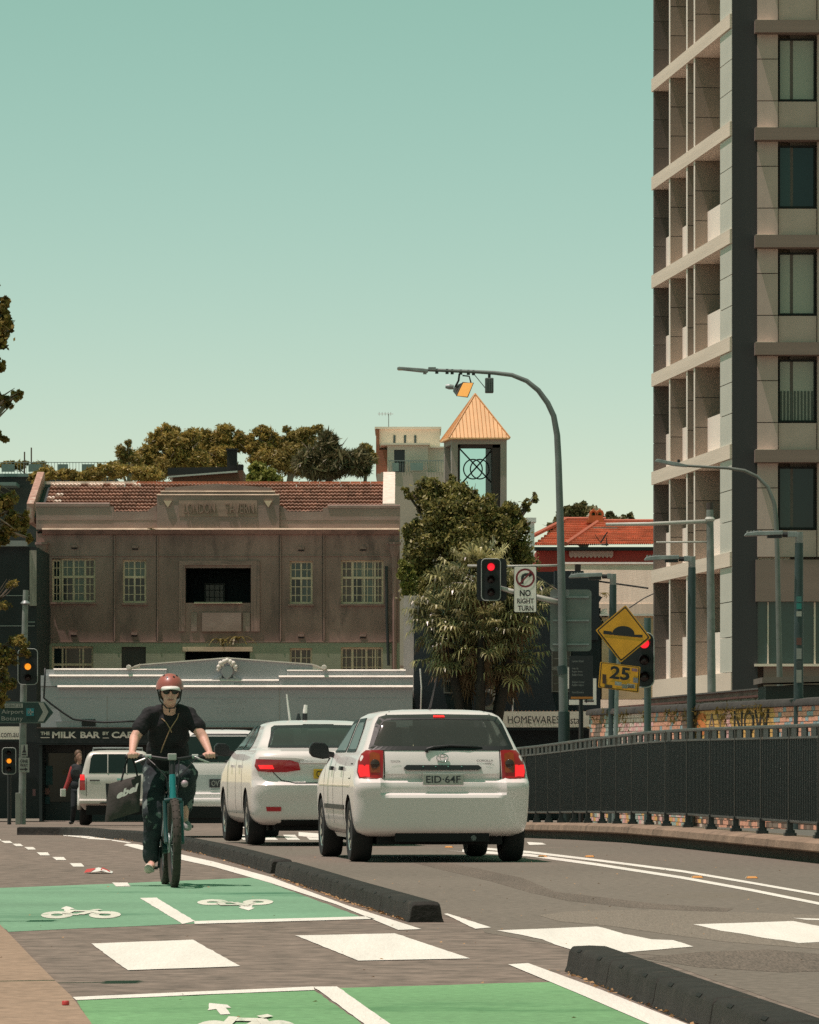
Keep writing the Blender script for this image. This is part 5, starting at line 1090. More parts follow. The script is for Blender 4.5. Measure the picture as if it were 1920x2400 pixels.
fern('tiny fern growing on the tavern cornice', W(354, 1240, 174.7), 8, .28, 3); fern('weedy fern growing high on the pale rear wall', W(1415, 1394, 177.7), 14, .42, 4)

# ------------------------------------------------------------------ street furniture
M_lens_red = mat('signal_red_lit', (.7, .03, .04), .3, var=0, emit=1.0, ecol=(1, .02, .035)); M_lens_amb = mat('signal_amber_lit', (.8, .3, .03), .3, var=0, emit=1.1, ecol=(1, .30, .02)); M_lens_off = mat('signal_lens_off', (.02, .012, .012), .3)
M_board = mat('signal_backboard', (.010, .013, .015), .6); M_border = mat('signal_white_border', (.34, .36, .34), .6)
def rounded(x0, x1, z0, z1, r, y, n=5):
    out = []
    for cx, cz, a0 in ((x1-r, z1-r, 0), (x0+r, z1-r, 90), (x0+r, z0+r, 180), (x1-r, z0+r, 270)):
        for k in range(n+1): a = math.radians(a0+90*k/n); out.append(Vector((cx+r*math.cos(a), y, cz+r*math.sin(a))))
    return out
def signal(label, px0, py0, px1, py1, d, lit, border_px=None, wide=None, pole=None, lens_dx=0, group='traffic signals'):
    t = thing('traffic_signal', label, 'traffic light', W((px0+px1)/2, py1, d), group=group)
    x0, x1, z0, z1 = X(px0, d), X(px1, d), Z(py1, d), Z(py0, d); h = z1-z0; w = x1-x0
    mb = MB(); mb.prism(rounded(x0, x1, z0, z1, w*.22, d), (0, .03, 0)); mb.build('backboard', M_board, t)
    if wide:
        mb = MB(); mb.prism(rounded(X(wide[0], d), X(wide[1], d), z0, z1, w*.2, d+.12), (0, .04, 0)); mb.build('rear_housing', M_board, t)
    R_ = rounded(x0+.008, x1-.008, z0+.008, z1-.008, w*.21, d-.012); mb = MB(); mb.tube(R_, .011, 5, closed=True); mb.build('white_border', M_border, t)
    for k in range(3):
        cz = z1-h*(.2+.3*k); cx = (x0+x1)/2+lens_dx; on = {'red': 0, 'amber': 1}.get(lit) == k; r_ = min(.085, h*.088)
        ln_ = MB(); ln_.lathe([(.001, .03), (r_*.7, .022), (r_, 0), (r_, -.02)], (cx, d-.02, cz), (0, -1, 0), n=18)
        lo = ln_.build('lens', (M_lens_red if lit == 'red' else M_lens_amb) if on else M_lens_off, t, smooth=True, sharp=60)
        v = MB(); seg = 14; vs = []
        for y_ in (d-.02, d-.22):
            for q in range(seg+1): a = math.radians(-20+220*q/seg); vs.append((cx+(r_+.015)*math.cos(a), y_+(0 if y_ > d-.1 else .06*(1-math.sin(a))), cz+(r_+.015)*math.sin(a)))
        v.add(vs, [(q, q+1, seg+2+q, seg+1+q) for q in range(seg)]); v.build('visor', M_board, t, smooth=True)
    return t
signal('red traffic signal on the mast arm in front of the palm', 1128, 1309, 1174, 1408, 110.0, 'red', wide=(1118, 1188))
signal('red traffic signal half hidden behind the yellow diamond sign', 1448, 1482, 1534, 1612, 87.0, 'red', lens_dx=.14)
signal('amber traffic signal partly covered by leaves on the left pole', 42, 1520, 89, 1605, 129.6, 'amber')
signal('small amber traffic signal low at the left picture edge', 5, 1752, 38, 1815, 128.0, 'amber')
mb = MB(); mb.tube([W(22, 1815, 128.2), Vector((X(22, 128.2), 128.2, G(128)))], .05, 8); tag(mb.build('signal_post', M_black), 'dark post carrying the low amber signal at left', 'post')
# pole of the half hidden signal
p = MB(); p.tube([W(1518, 1448, 87.3), Vector((X(1518, 87.3), 87.3, G(87)))], .06, 10); tag(p.build('signal_pole', mat('teal_pole', (.06, .105, .10), .6), smooth=True, sharp=50), 'teal signal pole standing behind the yellow diamond sign', 'pole')
# left signal pole with signs
d = 130.0
lp_ = thing('signal_pole', 'grey signal pole at left carrying the direction and one way signs', 'pole', (X(54, d), d, G(d)))
mb = MB(); mb.tube([(X(52, d), d, G(d)), W(54, 1700, d), W(59, 1440, d), W(61, 1383, d)], [.095, .09, .075, .07], 12); mb.build('shaft', M_gpole, lp_, smooth=True, sharp=60)
mb = MB(); mb.lathe([(.08, 0), (.13, .03), (.10, .07), (.075, .1)], W(60, 1417, d), n=14); mb.tube([W(61, 1458, d), W(82, 1458, d)], .012, 5); mb.build('collar', M_galv, lp_, smooth=True, sharp=40)
mb = MB(); mb.box(X(38, d), X(49.5, d), d-.25, d-.15, Z(1932, d), Z(1858, d)); tag(mb.build('service_post', mat('pale_post', (.22, .23, .20), .7), bevel=.01), 'short pale grey post standing beside the left signal pole', 'post')
ds_ = thing('direction_sign', 'dark green arrow sign reading Airport Botany on the left pole', 'sign', W(50, 1695, d-.15))
Mdg = mat('sign_dark_green', (.008, .035, .03), .5); Mdb = mat('sign_border', (.16, .20, .18), .6); Mcy = mat('sign_cyan', (.015, .17, .20), .5); Msw = mat('sign_dull_white', (.27, .28, .25), .6)
arrow = lambda g: [(-120, 1645+g), (106, 1645+g), (127-g*1.2, 1670), (106, 1695-g), (-120, 1695-g)]
yo = Vector((0, -.15, 0))
mb = MB(); mb.prism([W(x, y, d)+yo for x, y in arrow(0)], (0, .02, 0)); mb.build('border', Mdb, ds_)
mb = MB(); mb.prism([W(x, y, d)+yo+Vector((0, -.004, 0)) for x, y in arrow(1.6)], (0, .004, 0)); mb.build('panel', Mdg, ds_)
mb = MB(); mb.add([W(x, y, d)+yo+Vector((0, -.008, 0)) for x, y in [(91, 1647), (103, 1647), (115, 1669), (103, 1691), (90, 1691), (102, 1669)]], [(0, 1, 2, 5), (5, 2, 3, 4)]); mb.build('chevron', Msw, ds_)
ppiece('street_plate', ds_, 6, 1649, 55, 1659, d, -.162, -.156, Msw); ptext('REGENT ST', 10, 1651, 52, 1657, d, Mdg, ds_, y=-.165)
ptext('Airport', 5, 1663, 56, 1676, d, Msw, ds_, y=-.16); ptext('Botany', 5, 1679, 55, 1692, d, Msw, ds_, y=-.16)
ppiece('aeroplane_plate', ds_, 63, 1660, 81, 1678, d, -.162, -.156, Mcy); 
mb = MB()
for poly in ([(66, 1668), (79, 1667.4), (80, 1669), (79, 1670.6), (66, 1670)], [(71, 1662), (73.5, 1662), (75, 1676), (72.5, 1676)], [(66.5, 1665), (68, 1665), (69, 1673), (67, 1673)]): mb.add([W(x, y, d)+Vector((0, -.166, 0)) for x, y in poly], [tuple(range(len(poly)))])
mb.build('aeroplane_symbol', Msw, ds_)
ow = thing('one_way_sign', 'small white ONE WAY arrow plate on the left pole', 'sign', W(58, 1810, d-.15)); ppiece('plate', ow, 45, 1776, 70, 1810, d, -.16, -.14, Msw)
ptext('ONE', 48.5, 1780, 67, 1787.5, d, M_signblack, ow, y=-.164, bold=.03); ptext('WAY', 48, 1790, 67.5, 1797, d, M_signblack, ow, y=-.164, bold=.03)
mb = MB(); mb.add([W(x, y, d)+Vector((0, -.164, 0)) for x, y in [(48, 1801.5), (60, 1801.5), (60, 1799), (67.5, 1803), (60, 1807), (60, 1804.5), (48, 1804.5)]], [tuple(range(7))]); mb.build('arrow', M_signblack, ow)
ps = thing('pedestrian_sign', 'narrow pale pedestrian plate above the one way sign', 'sign', W(58, 1773, d-.15)); ppiece('plate', ps, 50, 1745, 66, 1773, d, -.16, -.14, Msw)
mb = MB(); mb.add([W(x, y, d)+Vector((0, -.164, 0)) for x, y in [(57, 1747), (59.5, 1747), (60, 1757), (63, 1764), (53, 1764), (56.5, 1757)]], [tuple(range(6))]); mb.add([W(x, y, d)+Vector((0, -.164, 0)) for x, y in [(53, 1767), (63, 1767), (63, 1770), (53, 1770)]], [(0, 1, 2, 3)]); mb.build('walking_symbol', M_signblack, ps)
# ---- tall gooseneck street light
d = 110.0
gl_ = thing('gooseneck_street_light', 'tall grey gooseneck street light with curved arm at centre right', 'street light', (X(1325, d), d, G(d)))
pts = [(X(1325, d), d, G(d)), W(1321, 1650, d), W(1317, 1400, d), W(1314, 1250, d), W(1309, 1080, d), W(1306, 1020, d), W(1298, 975, d), W(1284, 945, d), W(1262, 915, d), W(1235, 893, d), W(1200, 879, d), W(1160, 874, d), W(1110, 871, d), W(1003, 867, d)]
mb = MB(); mb.tube(pts, [.105, .1, .085, .08, .072, .068, .062, .06, .056, .052, .047, .043, .038, .034], 12); mb.build('pole', mat('street_light_steel', (.155, .175, .17), .55, .2, var=.2, scale=2), gl_, smooth=True, sharp=60)
mb = MB(); mb.tube([W(1317, 1560, d)+Vector((0, 0, 0)), W(1320, 1580, d)], .11, 12); mb.tube([(X(1325, d), d, G(d)), W(1322, 1668, d)], .125, 12); mb.build('dark_base', M_green_pole, gl_, smooth=True, sharp=60)
mb = MB(); mb.prism([W(x, y, d)+Vector((0, -.12, 0)) for x, y in [(931, 862), (934, 860), (990, 864), (1004, 866), (1003, 873), (985, 872), (931, 866)]], (0, .26, 0)); mb.build('lamp_head', M_galv, gl_, bevel=.012)
mb = MB(); mb.pbox(1004, 861, 1022, 868, d, -.08, .1); mb.pbox(992, 870, 1000, 877, d, -.05, .05); mb.build('control_box', M_galv, gl_)
mb = MB(); mb.pbox(933, 866, 985, 867.5, d, -.1, .12); mb.build('lamp_glass', mat('lamp_lens', (.6, .5, .35), .3), gl_)
for i, px in enumerate((1024, 1048, 1060, 1080, 1098, 1110)):
    mb = MB(); mb.tube([W(px, 864+i*.7, d), W(px, 876+i*.7, d)], .035, 6); mb.build('clamp_band', M_black, gl_)
fl = thing('floodlight', 'lit orange floodlight hanging under the gooseneck arm', 'floodlight', W(1080, 900, d))
q = [W(x, y, d)+Vector((0, dy, 0)) for x, y, dy in [(1085, 897, -.1), (1110, 897, .05), (1096, 931, .0), (1070, 929, -.15)]]
mb = MB(); mb.add(q, [(0, 1, 2, 3)]); mb.build('lit_face', mat('floodlight_face', (.75, .38, .10), .3, var=0, emit=.75, ecol=(1, .44, .11)), fl)
bk = [W(x, y, d)+Vector((0, .38, 0)) for x, y in [(1066, 901), (1086, 898), (1078, 916), (1062, 914)]]
mb = MB(); q2 = [p+Vector((0, .012, 0)) for p in q]; mb.add(q2+bk, [(0, 1, 5, 4), (1, 2, 6, 5), (2, 3, 7, 6), (3, 0, 4, 7), (4, 5, 6, 7)]); mb.build('housing', mat('floodlight_body', (.07, .06, .06), .5), fl)
mb = MB(); mb.tube(q, .012, 5, closed=True); mb.build('bezel', M_black, fl)
mb = MB(); mb.lathe([(.05, 0), (.06, .1), (.04, .18)], W(1064, 906, d)+Vector((0, .2, 0)), (-1, 0, .1), n=10); mb.build('rear_cap', M_galv, fl)
mb = MB(); mb.tube([W(1077, 876, d), W(1075, 892, d), W(1068, 904, d)+Vector((0, .2, 0))], .022, 6); mb.tube([W(1084, 880, d), W(1100, 882, d), W(1104, 897, d)], .016, 6); mb.build('bracket', M_black, fl)
bx = thing('hanging_control_box', 'ribbed grey box hanging from the gooseneck arm', 'box', W(1147, 922, d)); mb = MB(); mb.pbox(1137, 886, 1157, 921, d, -.1, .12); mb.build('case', mat('box_grey', (.085, .10, .10), .6), bx, bevel=.02)
for i in range(5): ppiece('rib', bx, 1139+i*4, 889, 1140.5+i*4, 918, d, -.115, -.1, mat('box_rib', (.13, .15, .15), .6))
mb = MB(); mb.tube([W(1147, 876, d), W(1147, 887, d)], .03, 6); mb.tube([W(1112, 878, d), W(1130, 900, d), W(1146, 920, d)], .008, 4); mb.build('hanger', M_black, bx)
# ---- mast arm with NO RIGHT TURN sign
ma = thing('signal_mast_arm', 'grey mast arm reaching out from the gooseneck pole to the red signal', 'mast arm', W(1310, 1412, d))
mb = MB(); mb.tube([W(1150, 1372, d+.1), W(1200, 1386, d+.1), W(1260, 1400, d+.1), W(1318, 1413, d+.1)], [.045, .052, .058, .062], 10); mb.build('arm', mat('arm_white', (.50, .49, .45), .5, var=.15), ma, smooth=True)
mb = MB(); mb.tube([W(1096, 1326, d+.15), W(1200, 1327, d+.15), W(1312, 1325, d+.15)], .026, 8); mb.build('upper_arm', mat('arm_white', (.5, .5, .5)), ma, smooth=True)
mb = MB(); mb.tube([W(1250, 1345, d+.3), W(1312, 1387, d+.3)], .012, 5); mb.build('stay', mat('stay', (.30, .22, .17), .7), ma)
nr_ = thing('no_right_turn_sign', 'white NO RIGHT TURN sign with red prohibition ring', 'sign', W(1231, 1435, d-.1))
mb = MB(); mb.prism(rounded(X(1204, d), X(1258, d), Z(1436, d), Z(1327, d), .03, d-.1), (0, .02, 0)); mb.build('edge', M_signblack, nr_)
mb = MB(); mb.prism(rounded(X(1205.5, d), X(1256.5, d), Z(1434.5, d), Z(1328.5, d), .028, d-.104), (0, .004, 0)); mb.build('plate', M_signwhite, nr_)
M_sred = mat('sign_red', (.20, .02, .03), .5)
cx, cz = X(1231, d), Z(1355, d); mb = MB(); n = 36
for a0 in range(n):
    t0, t1 = 2*math.pi*a0/n, 2*math.pi*(a0+1)/n; mb.add([(cx+r_*math.cos(t), d-.112, cz+r_*math.sin(t)) for t in (t0, t1) for r_ in (.165, .205)], [(0, 1, 3, 2)])
u = Vector((math.cos(.82), 0, math.sin(.82))); v_ = Vector((-u.z, 0, u.x))*.017; c_ = Vector((cx, d-.112, cz)); mb.add([c_-u*.17-v_, c_+u*.17-v_, c_+u*.17+v_, c_-u*.17+v_], [(0, 1, 2, 3)]); mb.build('prohibition_ring', M_sred, nr_)
mb = MB(); mb.add([W(x, y, d)+Vector((0, -.109, 0)) for x, y in [(1221, 1369), (1227, 1369), (1227, 1355), (1229, 1351), (1233, 1350), (1240, 1350), (1240, 1354), (1249, 1347), (1240, 1340), (1240, 1344), (1231, 1344), (1224, 1347), (1221, 1353)]], [(0, 1, 2, 12), (12, 2, 3, 11), (11, 3, 4, 10), (10, 4, 5, 9), (6, 7, 8)]); mb.build('turn_arrow', M_signblack, nr_)
ptext('NO', 1218, 1383, 1244, 1398, d, M_signblack, nr_, y=-.109, bold=.03); ptext('RIGHT', 1212, 1403, 1251, 1415, d, M_signblack, nr_, y=-.109, bold=.02); ptext('TURN', 1214, 1420, 1250, 1432, d, M_signblack, nr_, y=-.109, bold=.02)
# ---- back of a sign on the gooseneck pole
sb = thing('blank_road_sign', 'large blank grey back of a road sign on the gooseneck pole', 'sign', W(1338, 1525, d+.12)); mb = MB(); mb.prism(rounded(X(1290, d), X(1387, d), Z(1526, d), Z(1381, d), .08, d+.14), (0, .02, 0)); mb.build('plate', mat('bare_aluminium', (.20, .215, .205), .6, .2, var=.15, scale=3), sb)
for y in (1399, 1454, 1510): ppiece('rail', sb, 1296, y-2, 1381, y+2, d, .09, .137, M_galv)
wf = thing('wayfinding_sign', 'black street wayfinding panel with orange base stripe', 'sign', W(1362, 1640, d-.3)); d2 = 106.0
ppiece('panel', wf, 1334, 1537, 1390, 1640, d2, -.05, .05, mat('wayfinding_black', (.010, .013, .016), .5)); ppiece('orange_stripe', wf, 1338, 1633, 1390, 1638, d2, -.06, -.051, mat('orange_stripe', (.45, .17, .03), .6)); ppiece('white_edge', wf, 1331, 1564, 1337, 1614, d2, -.03, .03, M_signwhite)
M_wl = mat('wayfinding_text', (.24, .25, .24), .6)
for s_, a in [('Lawson Street', (1341, 1547, 1368, 1552)), ('Pitt St', (1341, 1565, 1356, 1569)), ('Regent Street', (1341, 1572, 1365, 1577)), ('Redfern Street', (1341, 1579, 1366, 1584)), ('Gibbons Corner', (1341, 1596, 1370, 1601)), ('Redfern Station', (1341, 1603, 1368, 1608)), ('Street Entrance', (1341, 1620, 1368, 1625))]: ptext(s_, *a, d2, M_wl, wf, y=-.056)
mb = MB(); mb.tube([W(1362, 1640, d2), Vector((X(1362, d2), d2, G(d2)))], .04, 8); mb.build('post', M_black, wf)
aw = thing('white_arrow_sign', 'white sign with black left arrow partly hidden by the wayfinding panel', 'sign', W(1380, 1656, 112)); mb = MB(); mb.pbox(1334, 1590, 1398, 1652, 112.0, 0, .03); mb.build('plate', M_signwhite, aw)
mb = MB(); mb.add([W(x, y, 111.98) for x, y in [(1368, 1643), (1376, 1638), (1376, 1641), (1392, 1641), (1392, 1645), (1376, 1645), (1376, 1648)]], [tuple(range(7))]); mb.build('arrow', M_signblack, aw)
mb = MB(); mb.tube([W(1362, 1652, 112.05), Vector((X(1362, 112), 112.05, G(112)))], .05, 8); mb.build('post', mat('brown_pole', (.07, .05, .045), .7), aw)
# ---- speed hump diamond and 25 plate on a leaning post
d = 80.0
sh_ = thing('speed_hump_sign', 'yellow diamond speed hump sign with 25 plate on leaning post', 'sign', (X(1442, d), d, G(d)))
M_yel = mat('sign_yellow', (.72, .34, .02), .55, var=.12, scale=4, stain=((.54, .25, .02), .66, 6))
mb = MB(); mb.tube([(X(1438, d), d+.03, G(d)), W(1446, 1620, d)+Vector((0, .03, 0)), W(1458, 1432, d)+Vector((0, .03, 0))], .033, 10); mb.build('post', M_galv, sh_, smooth=True, sharp=60)
def quad_sign(c, h, g, y, m, name):      # diamond with slightly rounded corners
    P = [Vector(p) for p in c]; ce = sum(P, Vector((0, 0)))/4; out = []
    for i in range(4):
        a, b, e = P[i-1], P[i], P[(i+1) % 4]; b2 = b+(ce-b).normalized()*g
        for u_ in (.06, .02, ): out.append(b2+(a-b).normalized()*(a-b).length*u_)
        out.append(b2+(e-b).normalized()*(e-b).length*.02); out.append(b2+(e-b).normalized()*(e-b).length*.06)
    mb = MB(); mb.prism([W(p.x, p.y, d)+Vector((0, y, 0)) for p in out], (0, h, 0)); return mb.build(name, m, sh_)
dia = [(1462, 1419), (1525, 1485), (1455, 1552), (1395, 1482)]
dia = [(1466, 1418), (1526, 1495), (1455, 1553), (1396, 1477)]
quad_sign(dia, .02, 0, -.02, M_yel, 'diamond_edge'); quad_sign(dia, .004, 3.5, -.026, M_signblack, 'diamond_border'); quad_sign(dia, .004, 7.5, -.032, M_yel, 'diamond_face')
mb = MB(); hp = [(1415, 1479), (1434, 1481)]
hump = [(1414.5, 1478), (1433, 1480)]+[(1461-26*math.cos(t)+2*math.sin(t), 1483.5-18*math.sin(t)+(1-math.cos(t))*2) for t in [math.pi*k/14 for k in range(15)]]+[(1506, 1488), (1506, 1495), (1414, 1486)]
mb.add([W(x, y, d)+Vector((0, -.037, 0)) for x, y in hump], [tuple(range(len(hump)))]); mb.build('hump_symbol', M_signblack, sh_)
pl25 = [(1407, 1551), (1501, 1563), (1497, 1624), (1402, 1611)]
quad_sign(pl25, .02, 0, -.02, M_yel, 'plate_edge'); quad_sign(pl25, .004, 2.5, -.026, M_signblack, 'plate_border'); quad_sign(pl25, .004, 5, -.032, M_yel, 'plate_face')
a_ = W(1428, 1590, d); text('25', a_+Vector((0, -.037, 0)), (W(1474, 1596, d)-a_), (W(1432, 1560, d)-a_), M_signblack, sh_, bold=.03)
for i, (x, y, w_, h_, c) in enumerate([(1412, 1580, 9, 22, (.06, .03, .02)), (1441, 1597, 16, 9, (.30, .32, .29)), (1458, 1603, 12, 10, (.16, .18, .15)), (1470, 1602, 18, 10, (.34, .33, .29)), (1418, 1604, 17, 8, (.05, .04, .03)), (1484, 1588, 11, 12, (.20, .20, .22)), (1481, 1566, 13, 7, (.28, .15, .18))]):
    m_ = mat('sticker_a%d' % i, c, .6, var=.5, scale=60); p0 = W(x, y+h_, d)+Vector((0, -.0385-.0006*i, 0)); mb = MB(); mb.add([p0, W(x+w_, y+h_+w_*.12, d)+Vector((0, -.0385-.0006*i, 0)), W(x+w_, y+w_*.12, d)+Vector((0, -.0385-.0006*i, 0)), W(x, y, d)+Vector((0, -.0385-.0006*i, 0))], [(0, 1, 2, 3)]); mb.build('sticker', m_, sh_)
ptext('SASK', 1471, 1605, 1487, 1613, d, M_signblack, sh_, y=-.0445, bold=.02)
# ---- LED lamps standing along the mural wall
def led_lamp(label, px, top, d, hx0, hx1, hy, wall_y):
    t = thing('led_street_lamp', label, 'street lamp', (X(px, d), d, G(d)), group='led lamps along the mural wall')
    mb = MB(); mb.tube([(X(px-2, d), d, G(d)), W(px-1, (top+wall_y)/2, d), W(px, top+26, d)], [.085, .078, .07], 12); mb.build('pole', M_green_pole, t, smooth=True, sharp=60)
    mb = MB(); mb.tube([W(px, top+34, d), W(px, top+33, d), W(px, top, d)], [.055, .065, .065], 12); mb.build('spigot', M_galv, t, smooth=True, sharp=60)
    mb = MB(); mb.pbox(hx1, hy+1, px-5, hy+14, d, -.05, .05); mb.build('bracket', M_galv, t, bevel=.008)
    mb = MB(); mb.tube([W(hx1-12, hy+8, d), W(hx1+1, hy+8, d)], .045, 8); mb.build('knuckle', M_black, t)
    w = (hx1-12)-hx0
    mb = MB(); mb.prism([W(x, y, d)+Vector((0, -.14, 0)) for x, y in [(hx0, hy+10), (hx0+4, hy+4), (hx0+w*.3, hy+1), (hx0+w, hy-.5), (hx0+w, hy+9), (hx0+w*.35, hy+11), (hx0+3, hy+12)]], (0, .3, 0)); h = mb.build('lamp_head', M_galv, t, bevel=.01)
    for i in range(5): ppiece('cooling_fin', h, hx0+6+i*w*.085, hy-1.5+(.8 if i < 2 else 0), hx0+9+i*w*.085, hy+3, d, -.13, .15, M_gpole)
    mb = MB(); mb.pbox(hx0+w*.6, hy+9, hx0+w-2, hy+16, d, -.1, .1); mb.build('driver_box', M_black, t)
led_lamp('rightmost short lamp on the mural wall covered in stickers', 1873, 1247, 86.0, 1745, 1846, 1245, 1640)
led_lamp('middle short lamp on the mural wall in front of the tower', 1622, 1304, 94.0, 1510, 1603, 1302, 1650)
led_lamp('leftmost short lamp on the mural wall behind the diamond sign', 1437, 1345, 102.0, 1333, 1423, 1343, 1660)
for i, (y0_, y1_, c) in enumerate([(1398, 1412, (.05, .16, .15)), (1414, 1428, (.02, .2, .18)), (1433, 1445, (.35, .36, .32)), (1495, 1512, (.12, .05, .04)), (1520, 1545, (.25, .26, .24)), (1548, 1568, (.05, .06, .06)), (1570, 1600, (.28, .28, .25))]):
    o = ppiece('sticker', bpy.data.objects['led_street_lamp'], 1866, y0_, 1878, y1_, 86.0, -.088, -.08, mat('pole_sticker%d' % i, c, .6, var=.5, scale=50))
# ---- second curved street light
d = 120.0
sg = thing('curved_street_light', 'slender curved street light in front of the tower', 'street light', (X(1828, d), d, G(d)))
pts = [(X(1830, d), d, G(d)), W(1828, 1610, d), W(1822, 1300, d), W(1819, 1215, d), W(1815, 1180, d), W(1800, 1142, d), W(1775, 1117, d), W(1745, 1103, d), W(1705, 1097, d), W(1650, 1094, d), W(1600, 1091, d)]
mb = MB(); mb.tube(pts, [.075, .07, .058, .052, .048, .045, .042, .04, .036, .032, .03], 10); mb.build('pole', mat('street_light_steel2', (.16, .175, .16), .55, .2, var=.2, scale=2), sg, smooth=True, sharp=60)
mb = MB(); mb.prism([W(x, y, d)+Vector((0, -.12, 0)) for x, y in [(1535, 1080), (1540, 1076), (1585, 1084), (1612, 1090), (1610, 1095), (1580, 1092), (1536, 1083)]], (0, .24, 0)); mb.build('lamp_head', M_galv, sg, bevel=.01); ppiece('sensor', sg, 1588, 1077, 1594, 1084, d, -.04, .04, M_black)
# ---- mast with two side arms
d = 116.0
ms_ = thing('mast_with_arms', 'pale pole with two thin white side arms before the tower', 'pole', (X(1667, d), d, G(d)))
mb = MB(); mb.tube([(X(1669, d), d, G(d)), W(1668, 1600, d), W(1665, 1300, d), W(1664, 1195, d)], [.1, .095, .085, .08], 12); mb.build('shaft', M_gpole, ms_, smooth=True, sharp=60)
mb = MB(); mb.tube([W(1664, 1196, d), W(1664, 1178, d)], .078, 12); mb.build('top_cap', mat('brown_pole', (.07, .05, .045)), ms_)
mb = MB(); mb.tube([W(1420, 1229, d), W(1520, 1228, d), W(1662, 1222, d)], [.035, .042, .05], 8); mb.build('upper_arm', mat('arm_white', (.5, .5, .5)), ms_, smooth=True)
mb = MB(); mb.tube([W(1538, 1271, d), W(1660, 1270, d)], .022, 8); mb.build('lower_arm', mat('arm_white', (.5, .5, .5)), ms_, smooth=True); mb = MB(); mb.lathe([(.1, 0), (.12, .05), (.09, .1)], W(1664, 1222, d), n=12); mb.build('collar', mat('arm_white', (.5, .5, .5)), ms_)

# ---- slim posts standing just left of the view; their shadows fall across the footpath
for x, y, h, lab in ((-2.10, 23.45, 3.0, 'slim grey sign post on the footpath just past the left edge, nearer the camera'), (-2.86, 32.45, 2.1, 'slim grey sign post on the footpath just past the left edge, farther away')):
    t = thing('sign_post', lab, 'post', (x, y, 0), group='posts beside the footpath'); mb = MB(); mb.tube([(x, y, 0), (x, y, h)], .035, 10); mb.build('shaft', M_galv, t, smooth=True, sharp=60)
    mb = MB(); mb.box(x-.02, x+.02, y-.16, y+.16, h-.5, h-.05); mb.build('plate', M_signwhite, t)
# ------------------------------------------------------------------ vehicles
def pchip(xs, ys):
    n = len(xs); h = [xs[i+1]-xs[i] for i in range(n-1)]; dl = [(ys[i+1]-ys[i])/h[i] for i in range(n-1)]; m = [dl[0]]+[0]*(n-2)+[dl[-1]]
    for i in range(1, n-1):
        if dl[i-1]*dl[i] > 0: w1, w2 = 2*h[i]+h[i-1], h[i]+2*h[i-1]; m[i] = (w1+w2)/(w1/dl[i-1]+w2/dl[i])
    def f(x):
        i = 0
        while i < n-2 and x > xs[i+1]: i += 1
        t = (x-xs[i])/h[i]; t = min(1, max(0, t)); a, b = ys[i], ys[i+1]
        return a*(1+2*t)*(1-t)**2+m[i]*h[i]*t*(1-t)**2+b*t*t*(3-2*t)+m[i+1]*h[i]*t*t*(t-1)
    return f
def sstep(a, b, x):
    t = min(1, max(0, (x-a)/(b-a))); return t*t*(3-2*t)
